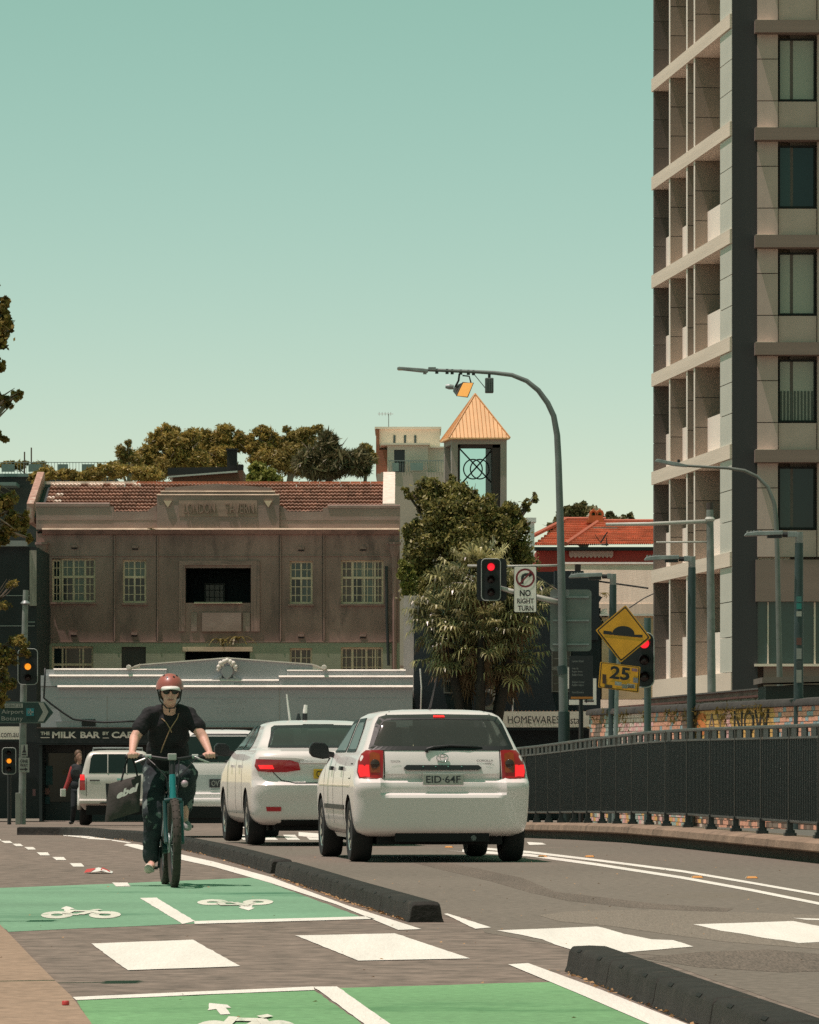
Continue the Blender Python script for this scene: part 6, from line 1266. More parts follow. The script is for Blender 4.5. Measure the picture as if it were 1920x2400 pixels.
class Car:
    """body lofted from plan-view rings: keys are (z, half width, rear y, front y, rear rounding, front rounding)"""
    def __init__(s, keys, p=4.5, mod=None):
        s.z = [k[0] for k in keys]; s.fn = [pchip(s.z, [k[i] for k in keys]) for i in range(1, 6)]; s.p = p; s.mod = mod or (lambda x, z: 0); s.keys = keys
    def prm(s, z): return [f(z) for f in s.fn]
    def yrear(s, x, z):
        w, yr, yf, Rr, Rf = s.prm(z); q = min(.9999, abs(x)/w); return yr+Rr*(1-(1-q**s.p)**(1/s.p))+s.mod(x, z)
    def levels(s):
        out = []
        for a, b in zip(s.z, s.z[1:]):
            k = max(1, int((b-a)/.022)); out += [a+(b-a)*i/k for i in range(k)]
        return out+[s.z[-1]]
    def openings(s, o, rear=(), sides=(), screen=None):
        bm = bmesh.new(); bm.from_mesh(o.data); kill = []
        def ins(P, x, y):
            c = False
            for (ax, ay), (bx, by) in zip(P, P[1:]+P[:1]):
                if (ay > y) != (by > y) and x < (bx-ax)*(y-ay)/(by-ay)+ax: c = not c
            return c
        for f in bm.faces:
            q = f.calc_center_median(); w, yr, yf, Rr, Rf = s.prm(min(max(q.z, s.z[0]), s.z[-1])); ym = (yr+yf)/2
            if any(q.y < yr+Rr*.6+.12 and ins(P, q.x, q.z) and abs(q.y-s.yrear(q.x, q.z)) < .03 for P in rear) or any(abs(abs(q.x)-w) < .03 and ins(P, q.y, q.z) for P in sides): kill.append(f)
            elif screen and screen[0] < q.z < screen[1] and q.y > yf-Rf*.55 and abs(q.x) < w*.92: kill.append(f)
        bmesh.ops.delete(bm, geom=kill, context='FACES'); bm.to_mesh(o.data); bm.free()
    def mesh(s, par, m, dark, wheels, arch, name='body'):
        fr = [i/18*.92 for i in range(18)]; p = s.p; s0 = (1-.92**p)**(1/p); cor = [(1-(s0*(1-i/8))**p)**(1/p) for i in range(9)]; half = fr+cor
        plan = [-q for q in reversed(half)]+half[1:]; ns = 26; vs = []; pf = 2.6
        for z in s.levels():
            w, yr, yf, Rr, Rf = s.prm(z); ring = []
            for q in plan: x = q*w; ring.append((x, yr+Rr*(1-max(0, 1-min(1, abs(q))**p)**(1/p))+s.mod(x, z), z))
            ya, yb = yr+Rr, yf-Rf
            for i in range(1, ns): ring.append((w, ya+(yb-ya)*i/ns, z))
            for q in [math.cos(math.pi*i/20) for i in range(21)]: ring.append((q*w, yf-Rf*(1-max(0, 1-abs(q)**pf)**(1/pf)), z))
            for i in range(ns-1, 0, -1): ring.append((-w, ya+(yb-ya)*i/ns, z))
            vs.append(ring)
        n = len(vs[0]); mb = MB(); mb.add([v for r in vs for v in r], [(i*n+j, i*n+(j+1) % n, (i+1)*n+(j+1) % n, (i+1)*n+j) for i in range(len(vs)-1) for j in range(n)]+[tuple(range(n-1, -1, -1)), tuple((len(vs)-1)*n+j for j in range(n))])
        o = mb.build(name, [m, dark], par, local=True)
        cut = MB()
        for (wx_, wy, wz) in wheels: 
            if wx_ > 0: cut.lathe([(arch, .45), (arch, 1.3)], (0, wy, wz), (1, 0, 0), n=40, mi=1); cut.lathe([(arch, .45), (arch, 1.3)], (0, wy, wz), (-1, 0, 0), n=40, mi=1)
        co = cut.build('cut', [m, dark]); md = o.modifiers.new('b', 'BOOLEAN'); md.object = co; md.operation = 'DIFFERENCE'; md.solver = 'EXACT'
        par_m = par.matrix_basis.copy(); co.parent = par
        bpy.context.view_layer.update(); dg = bpy.context.evaluated_depsgraph_get(); me = bpy.data.meshes.new_from_object(o.evaluated_get(dg)); o.modifiers.clear(); o.data = me
        bpy.data.objects.remove(co); me.polygons.foreach_set('use_smooth', [True]*len(me.polygons)); me.set_sharp_from_angle(angle=math.radians(32)); return o
    def rear(s, name, poly, m, par, off=.006, back=.02, step=.05, mirror=False, smooth=True, frit=0):
        out = []
        for sg in ((1, -1) if mirror else (1,)):
            v, f, n = grid_fill([(x*sg, z) for x, z in poly], step); mb = MB(); N = len(v)
            mb.add([(p.x, s.yrear(p.x, p.y)-off, p.y) for p in v]+[(p.x, s.yrear(p.x, p.y)+back, p.y) for p in v[:n]], f+[(i, (i+1) % n, N+(i+1) % n, N+i) for i in range(n)])
            out.append(mb.build(name, m, par, smooth=smooth, sharp=45, local=True))
            if frit: s.ring(out[-1], [(x*sg, z) for x, z in poly], frit, lambda x, z: (x, s.yrear(x, z)-off-.002, z))
        return out
    def ring(s, par, poly, fw, fn):
        P = [Vector(p) for p in poly]; bd = []
        for a, b in zip(P, P[1:]+P[:1]):
            k = max(1, int((b-a).length/.05)); bd += [a+(b-a)*i/k for i in range(k)]
        c = sum(bd, Vector((0, 0)))/len(bd); hx = max(abs(p.x-c.x) for p in bd); hy = max(abs(p.y-c.y) for p in bd)
        inn = [Vector((c.x+(p.x-c.x)*(1-fw/hx), c.y+(p.y-c.y)*(1-fw/hy))) for p in bd]; n = len(bd); mb = MB()
        mb.add([fn(*p) for p in bd]+[fn(*p) for p in inn], [(i, (i+1) % n, n+(i+1) % n, n+i) for i in range(n)]); mb.build('window_border', M_black, par, local=True)
    def side(s, name, poly, m, par, off=.006, sides=(1, -1), step=.06, back=.02, frit=0):
        out = []
        for sg in sides:
            v, f, n = grid_fill(poly, step); mb = MB(); N = len(v)
            mb.add([(sg*(s.prm(p.y)[0]+off), p.x, p.y) for p in v]+[(sg*(s.prm(p.y)[0]-back), p.x, p.y) for p in v[:n]], f+[(i, (i+1) % n, N+(i+1) % n, N+i) for i in range(n)])
            out.append(mb.build(name, m, par, smooth=True, sharp=45, local=True))
            if frit: s.ring(out[-1], poly, frit, lambda y, z, sg=sg: (sg*(s.prm(z)[0]+off+.002), y, z))
        return out
def tinted(name, tr, ior=1.45, haze=.10):
    m = bpy.data.materials.new(name); m.use_nodes = True; N = m.node_tree.nodes; L = m.node_tree.links
    t = N.new('ShaderNodeBsdfTransparent'); t.inputs[0].default_value = tuple(tr)+(1,); df = N.new('ShaderNodeBsdfDiffuse'); df.inputs[0].default_value = (.42, .44, .42, 1); hz = N.new('ShaderNodeMixShader'); hz.inputs[0].default_value = haze; L.new(t.outputs[0], hz.inputs[1]); L.new(df.outputs[0], hz.inputs[2]); g = N.new('ShaderNodeBsdfGlossy'); g.inputs[0].default_value = (.9, .9, .9, 1); g.inputs['Roughness'].default_value = .04
    lw = N.new('ShaderNodeFresnel'); lw.inputs[0].default_value = ior; x = N.new('ShaderNodeMixShader'); L.new(lw.outputs[0], x.inputs[0]); L.new(hz.outputs[0], x.inputs[1]); L.new(g.outputs[0], x.inputs[2]); L.new(x.outputs[0], N['Material Output'].inputs[0]); MATS[name] = m; return m
M_seat = mat('car_seat', (.055, .052, .05), .8); M_cabin = mat('cabin_dark', (.025, .025, .026), .85)
def cabin(par, w, y0, y1, belt, roof, rear_seat, front_seat):
    mb = MB(); mb.box(-w, w, y0, y1, .30, belt); mb.build('cabin_tub', M_cabin, par, local=True)
    mb = MB(); mb.box(-w*.66, w*.66, y0+.5, y1-1.0, roof-.02, roof); mb.build('roof_lining', mat('roof_lining', (.20, .19, .18), .9), par, local=True)
    for yy, hs, zt in ((rear_seat, (-.42, 0, .42), belt+.10), (front_seat, (-.37, .37), belt+.16)):
        for hx in hs:
            mb = MB(); mb.box(hx-.13, hx+.13, yy, yy+.09, zt+.02, zt+.20); mb.box(hx-.03, hx+.03, yy+.02, yy+.06, belt-.05, zt+.03); mb.build('headrest', M_seat, par, bevel=.04, local=True)
            mb = MB(); mb.box(hx-.22, hx+.22, yy, yy+.14, belt-.25, zt-.02); mb.build('seat_back', M_seat, par, bevel=.04, local=True)
    mb = MB(); mb.box(-.09, .09, y1-1.15, y1-1.12, belt+.26, belt+.32); mb.build('rear_view_mirror', M_black, par, local=True)
def wheel(par, x, y, r, w, m_rim, spokes=5, rim=.62):
    t = MB(); sx = 1 if x > 0 else -1
    t.lathe([(r*.62, -w*.42), (r*.72, -w*.5), (r*.93, -w*.5), (r*.985, -w*.38), (r, -w*.2), (r, w*.2), (r*.985, w*.38), (r*.93, w*.5), (r*.72, w*.5), (r*.62, w*.42)], (x, y, r), (sx, 0, 0), n=36); ty = t.build('wheel', M_rubber, par, smooth=True, sharp=35, local=True)
    d_ = MB(); d_.lathe([(.02, w*.40), (r*.16, w*.41), (r*.18, w*.36), (r*.5, w*.28), (r*.60, w*.44), (r*.64, w*.46), (r*.64, w*.2)], (x, y, r), (sx, 0, 0), n=36); d_.build('rim', m_rim, ty, smooth=True, sharp=35, local=True)
    s_ = MB()
    for k in range(spokes):
        a = 2*math.pi*(k+.5)/spokes; u = Vector((0, math.cos(a), math.sin(a))); v = Vector((0, -math.sin(a), math.cos(a))); c = Vector((x, y, r)); X_ = Vector((sx, 0, 0))
        p0, p1 = c+u*r*.2, c+u*r*.58; s_.prism([p0+X_*w*.30-v*r*.10, p0+X_*w*.30+v*r*.10, p1+X_*w*.36+v*r*.07, p1+X_*w*.36-v*r*.07], (M_dark and X_*w*.1))
    s_.build('spoke', m_rim, ty, local=True); return ty
def number_plate(car, label, s_, x0, x1, z0, z1, mp, ml, par, off=.02, dy=0):
    y = min(car.yrear(x0, z0), car.yrear(x1, z1), car.yrear((x0+x1)/2, z1))-off+dy
    mb = MB(); mb.box(x0, x1, y, y+.012, z0, z1); pl_ = mb.build('number_plate', mp, par, bevel=.004, local=True)
    text(s_, (x0+.03, y-.003, z0+.02), (x1-x0-.06, 0, 0), (0, 0, z1-z0-.04), ml, pl_, bold=.012, local=True, name='plate_lettering'); return pl_
def car_paint(name, col, rough=.3, dirt=.05): return mat(name, col, rough, var=dirt, scale=1.2, coat=.6, stain=None, spec=.5)
P_white = mat('car_white', (.80, .735, .725), .35, var=.04, scale=.8, coat=.5); P_white2 = mat('car_white_sedan', (.82, .75, .74), .32, var=.03, coat=.6); P_silver = mat('ute_silver', (.58, .54, .50), .4, .2, var=.06, coat=.3); P_suv = mat('suv_white', (.74, .69, .68), .35, var=.04, coat=.4)
Mcg = tinted('car_glass', (.30, .33, .32)); Mcg2 = tinted('car_glass_green', (.45, .60, .55)); Mcgb = tinted('car_glass_side', (.14, .12, .10), 1.12, .015); Mcgo = glass('car_glass_opaque', (.014, .02, .02), .06, .45)
Mt_red = mat('tail_lens_dark', (.22, .008, .012), .15, var=0, coat=.5, emit=.12, ecol=(.6, .01, .02)); Mt_lit = mat('tail_lens_lit', (.6, .015, .015), .2, var=0, emit=.95, ecol=(1, .02, .025)); Mt_amb = mat('tail_lens_amber', (.27, .045, .01), .15, var=.3, scale=14, coat=.5); Mt_clear = mat('tail_lens_clear', (.5, .45, .42), .1, var=0)
Mp_w = mat('plate_white', (.42, .42, .38), .5); Mp_y = mat('plate_yellow', (.62, .38, .02), .5); Mp_k = mat('plate_black', (.03, .03, .035), .5); Ml_k = mat('plate_text_dark', (.02, .03, .035), .5); Ml_w = mat('plate_text_pale', (.30, .30, .28), .5)
M_trim = mat('bump_strip', (.06, .055, .05), .6)
def mirror_pair(par, x, y, z, m, sides=(-1, 1), s=1.0):
    for sg in sides:
        mb = MB(); mb.prism([(sg*(x-.02), y, z-.02), (sg*(x+.06), y-.02, z), (sg*(x+.06), y-.02, z+.05), (sg*(x-.02), y, z+.04)], (0, .08, 0)); 
        b = [(sg*(x+.03*s), z-.02*s), (sg*(x+.05*s), z+.10*s), (sg*(x+.09*s), z+.135*s), (sg*(x+.2*s), z+.14*s), (sg*(x+.235*s), z+.10*s), (sg*(x+.235*s), z+.03*s), (sg*(x+.2*s), z-.01*s), (sg*(x+.1*s), z-.03*s)]
        mb.prism([(a, y-.06, c) for a, c in b], (0, .12, 0)); o = mb.build('wing_mirror', m, par, local=True, bevel=.012)
# ---- white hatchback
hk = [(.25, .70, .22, 3.95, .25, .5), (.285, .79, .11, 4.10, .28, .55), (.33, .82, .075, 4.14, .30, .6), (.45, .84, .05, 4.18, .30, .6), (.62, .847, .022, 4.18, .30, .62), (.72, .848, .0, 4.14, .30, .62), (.765, .846, .008, 4.08, .30, .6), (.80, .843, .07, 4.03, .28, .6), (.82, .84, .10, 3.98, .26, .6), (.88, .832, .11, 3.75, .25, .6), (.95, .815, .125, 3.45, .24, .55), (1.02, .785, .145, 3.18, .24, .5), (1.07, .755, .165, 3.02, .24, .45), (1.2, .70, .25, 2.62, .24, .4), (1.33, .645, .345, 2.28, .24, .4), (1.40, .605, .41, 2.08, .25, .4), (1.435, .55, .49, 1.92, .25, .4), (1.457, .45, .63, 1.74, .22, .35), (1.469, .30, .85, 1.55, .18, .2), (1.474, .10, 1.1, 1.35, .05, .05)]
def hmod(x, z):      # the tailgate drops into the bumper in the middle, with a plate recess
    t = sstep(.61, .54, abs(x)-max(0, .70-z)*-.0)*sstep(.635, .665, z)*sstep(.84, .79, z); return .075*t
xh, dh = X(1041, 51.0), 51.0
hatch = thing('white_hatchback', 'white hatchback with lit brake lights, nearest car in the queue', 'car', (xh, dh, 0), rz=math.atan(.120)); HC = Car(hk, 4.5, hmod); hatch.scale = (1.045,)*3
WH = [(.735, .70, .305), (-.735, .70, .305), (.74, 3.30, .305), (-.74, 3.30, .305)]
hbody = HC.mesh(hatch, P_white, M_dark, WH, .345)
HWIN = [(-.655, 1.075), (.655, 1.075), (.70, 1.09), (.66, 1.20), (.615, 1.33), (.575, 1.395), (.50, 1.415), (0, 1.423), (-.50, 1.415), (-.575, 1.395), (-.615, 1.33), (-.66, 1.20), (-.70, 1.09)]
HS1, HS2 = [(.78, 1.06), (1.55, 1.06), (1.60, 1.385), (1.10, 1.39), (.92, 1.30)], [(1.68, 1.06), (2.62, 1.06), (2.30, 1.22), (2.05, 1.36), (1.72, 1.385)]
shr = lambda P, k: [(sum(p[0] for p in P)/len(P)+(x-sum(p[0] for p in P)/len(P))*k, sum(p[1] for p in P)/len(P)+(y-sum(p[1] for p in P)/len(P))*k) for x, y in P]
HC.openings(hbody, [shr(HWIN, .96)], [shr(HS1, .90), shr(HS2, .92)], (1.08, 1.385)); cabin(hatch, .68, .45, 3.2, 1.0, 1.43, .95, 1.85)
for x, y, z in WH: wheel(hatch, x, y, .305, .2, M_alloy, 7)
HC.rear('rear_window', HWIN, Mcg, hatch, .006, frit=.05)
tl = [(.575, .805), (.70, .805), (.80, .81), (.815, .87), (.80, .97), (.765, 1.04), (.725, 1.075), (.60, 1.078), (.565, 1.07)]
HC.rear('tail_light', tl, Mt_red, hatch, .012, mirror=True)
HC.rear('tail_light_brake', [(.70, .82), (.79, .822), (.802, .87), (.795, .935), (.705, .935)], Mt_lit, hatch, .018, mirror=True)
HC.rear('tail_light_indicator', [(.60, .86), (.69, .86), (.70, .94), (.695, 1.045), (.66, 1.06), (.60, 1.04)], Mt_amb, hatch, .0185, mirror=True)
for sg in (1, -1):
    c = Vector((sg*.648, HC.yrear(.648, .945)-.02, .945)); mb = MB(); mb.lathe([(.045, 0), (.04, .012), (.001, .016)], c, (0, -1, 0), n=18); mb.build('reverse_lens', mat('lens_smoke', (.05, .03, .025), .1), hatch, smooth=True, local=True)
    c.z -= .075; mb = MB(); mb.lathe([(.03, 0), (.026, .006), (.001, .008)], c, (0, -1, 0), n=14); mb.build('fog_lens', Mt_red, hatch, smooth=True, local=True)
HC.rear('brake_strip', [(-.055, 1.392), (.055, 1.392), (.05, 1.412), (-.05, 1.412)], Mt_lit, hatch, .016)
HC.rear('handle_trim', [(-.375, .905), (-.345, .885), (.345, .885), (.375, .905), (.345, .932), (-.345, .934)], M_black, hatch, .03)
for xx in (-.19, -.07, .05, .18): HC.rear('trim_glint', [(xx-.006, .915), (xx+.006, .915), (xx+.006, .924), (xx-.006, .924)], M_chrome, hatch, .034, .0)
number_plate(HC, '', 'EID·64F', -.195, .195, .742, .850, Mp_w, Ml_k, hatch, .02)
# badge: ring with two crossing ovals
mb = MB(); by = HC.yrear(0, 1.0)-.016
def oval(a, b, cz, cx=0): return [(cx+a*math.cos(t), by, cz+b*math.sin(t)) for t in [2*math.pi*k/24 for k in range(24)]]
mb.tube(oval(.055, .037, 1.0), .006, 6, closed=True); mb.tube(oval(.022, .036, 1.0), .005, 6, closed=True); mb.tube(oval(.042, .014, 1.02), .005, 6, closed=True); mb.build('badge', M_chrome, hatch, smooth=True, local=True)
for s_, x0_, x1_, z0_, z1_ in (('TOYOTA', -.50, -.405, .955, .977), ('COROLLA', .33, .49, .965, .985), ('ASCENT', .41, .48, .94, .955)):
    text(s_, (x0_, HC.yrear(x1_, z0_)-.012, z0_), (x1_-x0_, 0, 0), (0, .004, z1_-z0_), mat('badge_grey', (.10, .10, .10), .4), hatch, bold=.01, local=True, name='badge_lettering')
mb = MB(); wy = HC.yrear(0, 1.09)-.03
mb.tube([(-.15, wy-.005, 1.055), (-.145, wy, 1.085), (-.08, wy+.01, 1.103), (.08, wy+.025, 1.118), (.25, wy+.02, 1.112), (.39, wy+.03, 1.098)], [.018, .016, .014, .012, .012, .008], 6); mb.build('rear_wiper', M_black, hatch, smooth=True, local=True)
HC.side('rear_side_window', HS1, Mcgb, hatch, frit=.035); HC.side('front_side_window', HS2, Mcgb, hatch, frit=.035)
HC.side('bump_strip', [(1.08, .50), (2.85, .50), (2.85, .545), (1.08, .545)], M_trim, hatch, .012); HC.side('sill', [(1.10, .215), (2.90, .215), (2.90, .26), (1.10, .26)], P_white, hatch, .015)
for yy in (1.18, 2.08, 2.95): HC.side('door_gap', [(yy, .30), (yy+.012, .30), (yy+.012, 1.0), (yy, 1.0)], M_dark, hatch, .0015)
for yy in (1.28, 2.18): HC.side('door_handle', [(yy, .88), (yy+.17, .885), (yy+.17, .92), (yy, .915)], M_black, hatch, .03)
mirror_pair(hatch, .80, 2.55, 1.02, M_black); mb = MB(); mb.tube([(-.02, 1.02, 1.45), (-.012, .98, 1.50), (.02, .72, 1.78)], [.02, .012, .004], 6); mb.build('roof_aerial', M_black, hatch, local=True)
mb = MB(); mb.box(-.60, .60, .28, 3.8, .17, .34); mb.box(-.45, .45, .12, .5, .20, .30); mb.build('underbody', M_dark, hatch, local=True); mb = MB(); mb.tube([(.30, .12, .235), (.30, .6, .235)], .028, 10); mb.build('exhaust', M_galv, hatch, local=True)
for sg in (1, -1):
    HC.rear('roof_seam', [(sg*.50, 1.418), (sg*.508, 1.418), (sg*.46, 1.448), (sg*.45, 1.448)], M_dark, hatch, .002, 0)
HC.side('fuel_flap', [(.52, .80), (.70, .80), (.70, .81), (.53, .81), (.53, .94), (.70, .94), (.70, .95), (.52, .95)], M_dark, hatch, .0015, back=0, step=.2)
HC.side('body_crease', [(.55, .735), (3.4, .735), (3.4, .742), (.55, .742)], P_white, hatch, .006)
for sg in (1, -1): HC.rear('tailgate_gap', [(sg*.553, .80), (sg*.562, .80), (sg*.562, 1.07), (sg*.553, 1.07)], M_dark, hatch, .003, 0)
# ---- white sedan ahead
sk = [(.24, .74, .22, 4.45, .3, .5), (.29, .83, .12, 4.56, .34, .6), (.35, .865, .085, 4.60, .36, .65), (.50, .885, .05, 4.62, .38, .7), (.64, .888, .015, 4.62, .38, .7), (.70, .888, .01, 4.58, .38, .7), (.74, .887, .05, 4.55, .36, .7), (.82, .885, .06, 4.4, .34, .65), (.90, .88, .05, 4.1, .33, .6), (.98, .868, .05, 3.72, .32, .55), (1.05, .845, .07, 3.42, .32, .5), (1.09, .82, .12, 3.32, .32, .5), (1.115, .79, .38, 3.22, .3, .5), (1.13, .775, .52, 3.15, .28, .45), (1.25, .70, .78, 2.82, .26, .42), (1.36, .635, 1.05, 2.5, .26, .4), (1.41, .59, 1.22, 2.32, .25, .4), (1.435, .53, 1.38, 2.15, .22, .35), (1.452, .40, 1.6, 2.0, .15, .15), (1.46, .15, 1.72, 1.9, .05, .05)]
ds2 = 60.9
sedan = thing('white_sedan', 'white sedan with slim red tail lights behind the cyclist', 'car', (X(774, ds2), ds2, 0), rz=math.atan(.133)); SC = Car(sk, 4.2); sedan.scale = (1.035,)*3
WS = [(.77, .92, .315), (-.77, .92, .315), (.77, 3.62, .315), (-.77, 3.62, .315)]
sbody = SC.mesh(sedan, P_white2, M_dark, WS, .355)
SWIN = [(-.66, 1.135), (.66, 1.135), (.60, 1.27), (.565, 1.37), (.52, 1.395), (0, 1.405), (-.52, 1.395), (-.565, 1.37), (-.60, 1.27)]
SS1, SS2 = [(1.35, 1.11), (2.05, 1.11), (2.05, 1.40), (1.80, 1.39), (1.5, 1.28)], [(2.15, 1.11), (3.0, 1.11), (2.7, 1.27), (2.4, 1.385), (2.15, 1.40)]
SC.openings(sbody, [shr(SWIN, .96)], [shr(SS1, .90), shr(SS2, .92)], (1.12, 1.37)); cabin(sedan, .70, .9, 3.4, 1.05, 1.42, 1.2, 2.1)
for x, y, z in WS: wheel(sedan, x, y, .315, .205, M_alloy, 5)
SC.rear('rear_window', SWIN, Mcg2, sedan, .008, frit=.035)
SC.rear('tail_light', [(.34, .875), (.50, .85), (.70, .85), (.82, .86), (.855, .92), (.84, 1.0), (.70, .995), (.45, .985), (.36, .96)], Mt_red, sedan, .012, mirror=True)
SC.rear('tail_light_brake', [(.64, .885), (.80, .885), (.82, .93), (.66, .93)], Mt_lit, sedan, .018, mirror=True); SC.rear('tail_light_chrome', [(.30, .985), (.82, 1.0), (.80, 1.025), (.40, 1.012), (.30, 1.0)], Mt_clear, sedan, .012, mirror=True)
SC.rear('boot_trim', [(-.34, .955), (.34, .955), (.34, .985), (-.34, .985)], M_chrome, sedan, .02); number_plate(SC, '', 'CW·84XK', -.186, .186, .775, .885, Mp_y, Ml_k, sedan, .02)
SC.rear('bumper_reflector', [(.56, .40), (.72, .40), (.73, .45), (.56, .45)], Mt_red, sedan, .012, mirror=True); SC.rear('lower_valance', [(-.62, .235), (.62, .235), (.55, .30), (-.55, .30)], M_dark, sedan, .008)
SC.rear('boot_gap', [(-.40, .72), (.40, .72), (.56, .75), (.66, .85), (.652, .852), (.555, .76), (.40, .732), (-.40, .732), (-.555, .76), (-.652, .852), (-.66, .85), (-.56, .75)], M_dark, sedan, .003, 0)
SC.side('rear_side_window', SS1, Mcgb, sedan, frit=.035); SC.side('front_side_window', SS2, Mcgb, sedan, frit=.035)
for yy in (1.38, 2.1, 3.1): SC.side('door_gap', [(yy, .3), (yy+.012, .3), (yy+.012, 1.05), (yy, 1.05)], M_dark, sedan, .0015)
for yy in (1.55, 2.45): SC.side('door_handle', [(yy, .90), (yy+.18, .905), (yy+.18, .935), (yy, .93)], P_white2, sedan, .03)
mirror_pair(sedan, .83, 3.0, 1.06, M_black, s=.95); mb = MB(); mb.box(-.6, .6, .35, 4.2, .17, .34); mb.build('underbody', M_dark, sedan, local=True)
def rel(th, px, py, yl):      # local point of a rotated car at depth offset yl
    c, s_ = math.cos(th.rotation_euler.z), math.sin(th.rotation_euler.z); 
    for _ in range(1): dd_ = th.location.y+yl
    wv = (W(px, py, dd_)-th.location)/th.scale.x; return Vector((wv.x*c+wv.y*s_, -wv.x*s_+wv.y*c, wv.z))
mb = MB(); mb.tube([rel(sedan, 681, 1696, 2.4), rel(sedan, 676, 1660, 2.4), rel(sedan, 672, 1627, 2.4)], [.016, .012, .009], 6); mb.build('whip_aerial', M_white, sedan, local=True)
mb = MB(); mb.tube([rel(sedan, 715, 1692, 2.4), rel(sedan, 715, 1672, 2.4)], .03, 8); mb.tube([rel(sedan, 700, 1690, 2.4), rel(sedan, 700, 1672, 2.4)], [.035, .012], 6); mb.build('aerial_base', M_black, sedan, local=True)
mb = MB(); mb.tube([rel(sedan, 715, 1674, 2.4), rel(sedan, 715, 1668, 2.4), rel(sedan, 717, 1652, 2.4)], [.026, .026, .022], 10); mb.build('roof_aerial', M_white, sedan, local=True)
# ---- white wagon further ahead
wk = [(.30, .78, .12, 4.5, .2, .4), (.38, .86, .03, 4.6, .22, .5), (.50, .895, -.06, 4.65, .22, .5), (.56, .90, -.07, 4.65, .2, .5), (.585, .90, -.06, 4.65, .2, .5), (.60, .90, .0, 4.62, .22, .5), (.66, .90, .0, 4.62, .22, .5), (.685, .90, .05, 4.6, .22, .5), (.85, .90, .06, 4.45, .22, .5), (1.0, .89, .07, 3.6, .22, .5), (1.10, .86, .09, 3.3, .22, .45), (1.25, .80, .15, 3.0, .2, .4), (1.45, .72, .24, 2.6, .2, .4), (1.56, .66, .30, 2.4, .2, .4), (1.60, .58, .38, 2.25, .2, .3), (1.625, .40, .6, 2.0, .15, .2), (1.635, .15, .9, 1.7, .05, .05)]
dw = 77.0; gz = G(77)
suv = thing('white_wagon', 'white four wheel drive wagon with dark plate behind the cyclist', 'car', (X(521, dw), dw, gz), rz=math.atan(.10)); WC = Car(wk, 5)
WW = [(.79, .85, .36), (-.79, .85, .36), (.79, 3.6, .36), (-.79, 3.6, .36)]; WC.mesh(suv, P_suv, M_dark, WW, .40)
for x, y, z in WW: wheel(suv, x, y, .36, .23, M_alloy, 6)
WC.rear('rear_window', [(-.70, 1.14), (.70, 1.14), (.64, 1.40), (.60, 1.53), (-.60, 1.53), (-.64, 1.40)], Mcgo, suv, .008); WC.rear('spoiler_slot', [(-.45, 1.548), (.45, 1.548), (.40, 1.57), (-.40, 1.57)], M_black, suv, .008)
WC.rear('tail_light', [(.76, .80), (.87, .80), (.875, 1.02), (.84, 1.10), (.77, 1.10)], Mt_red, suv, .012, mirror=True); number_plate(WC, '', 'OVT·62K', -.19, .19, .76, .885, Mp_k, Ml_w, suv, .02)
WC.rear('tailgate_recess', [(-.45, .72), (.45, .72), (.45, .95), (-.45, .95)], mat('suv_recess', (.42, .45, .44), .35), suv, .003); mb = MB(); mb.tube([(.05, WC.yrear(0, 1.15)-.04, 1.15), (.45, WC.yrear(0, 1.17)-.04, 1.175)], .016, 6); mb.build('rear_wiper', M_black, suv, local=True)
mb = MB(); mb.box(-.8, .8, -.02, 4.2, .22, .42); mb.box(-.78, .78, -.05, .25, .30, .50); mb.build('underbody', M_dark, suv, local=True); mb = MB(); mb.tube([(.05, .8, 1.61), (.05, .78, 1.66)], [.02, .008], 6); mb.build('roof_aerial', M_black, suv, local=True)
WC.side('side_window', [(.5, 1.12), (2.7, 1.12), (2.4, 1.5), (.62, 1.5)], Mcgo, suv); mirror_pair(suv, .86, 3.0, 1.1, M_black)
# ---- silver utility with canopy
uk = [(.36, .74, .10, 4.9, .1, .4), (.45, .82, .02, 4.98, .1, .5), (.50, .86, -.12, 5.0, .12, .5), (.56, .86, -.13, 5.0, .12, .5), (.575, .86, -.02, 5.0, .10, .5), (.60, .86, .02, 5.0, .08, .5), (.80, .87, .02, 4.9, .08, .5), (1.0, .865, .02, 4.2, .08, .5), (1.06, .85, .03, 3.8, .08, .5), (1.10, .835, .04, 3.6, .09, .45), (1.12, .815, .05, 3.5, .09, .45), (1.30, .76, .10, 3.2, .12, .4), (1.52, .70, .17, 2.8, .14, .4), (1.62, .64, .22, 2.6, .18, .4), (1.665, .56, .30, 2.45, .18, .3), (1.685, .4, .5, 2.2, .1, .1), (1.69, .2, .8, 1.9, .05, .05)]
du = 114.0; gu = G(114)
ute = thing('silver_utility', 'silver utility with canopy and lit tail light at far left', 'utility', (X(276, du), du, gu), rz=.05); UCa = Car(uk, 6)
WU = [(.74, 1.1, .36), (-.74, 1.1, .36), (.74, 4.1, .36), (-.74, 4.1, .36)]; UCa.mesh(ute, P_silver, M_dark, WU, .42)
for x, y, z in WU: wheel(ute, x, y, .36, .24, M_alloy, 6)
UCa.rear('canopy_window', [(-.64, 1.18), (.64, 1.18), (.60, 1.5), (.55, 1.60), (-.55, 1.60), (-.60, 1.5)], Mcgo, ute, .008)
for xx in (-.22, .20): UCa.rear('window_bar', [(xx-.01, 1.18), (xx+.01, 1.18), (xx+.01, 1.60), (xx-.01, 1.60)], P_silver, ute, .02)
UCa.rear('tail_light', [(.72, .80), (.845, .80), (.84, 1.15), (.74, 1.15)], Mt_red, ute, .012, mirror=True); UCa.rear('tail_light_brake', [(.735, 1.02), (.835, 1.02), (.83, 1.14), (.745, 1.14)], Mt_lit, ute, .018, mirror=True)
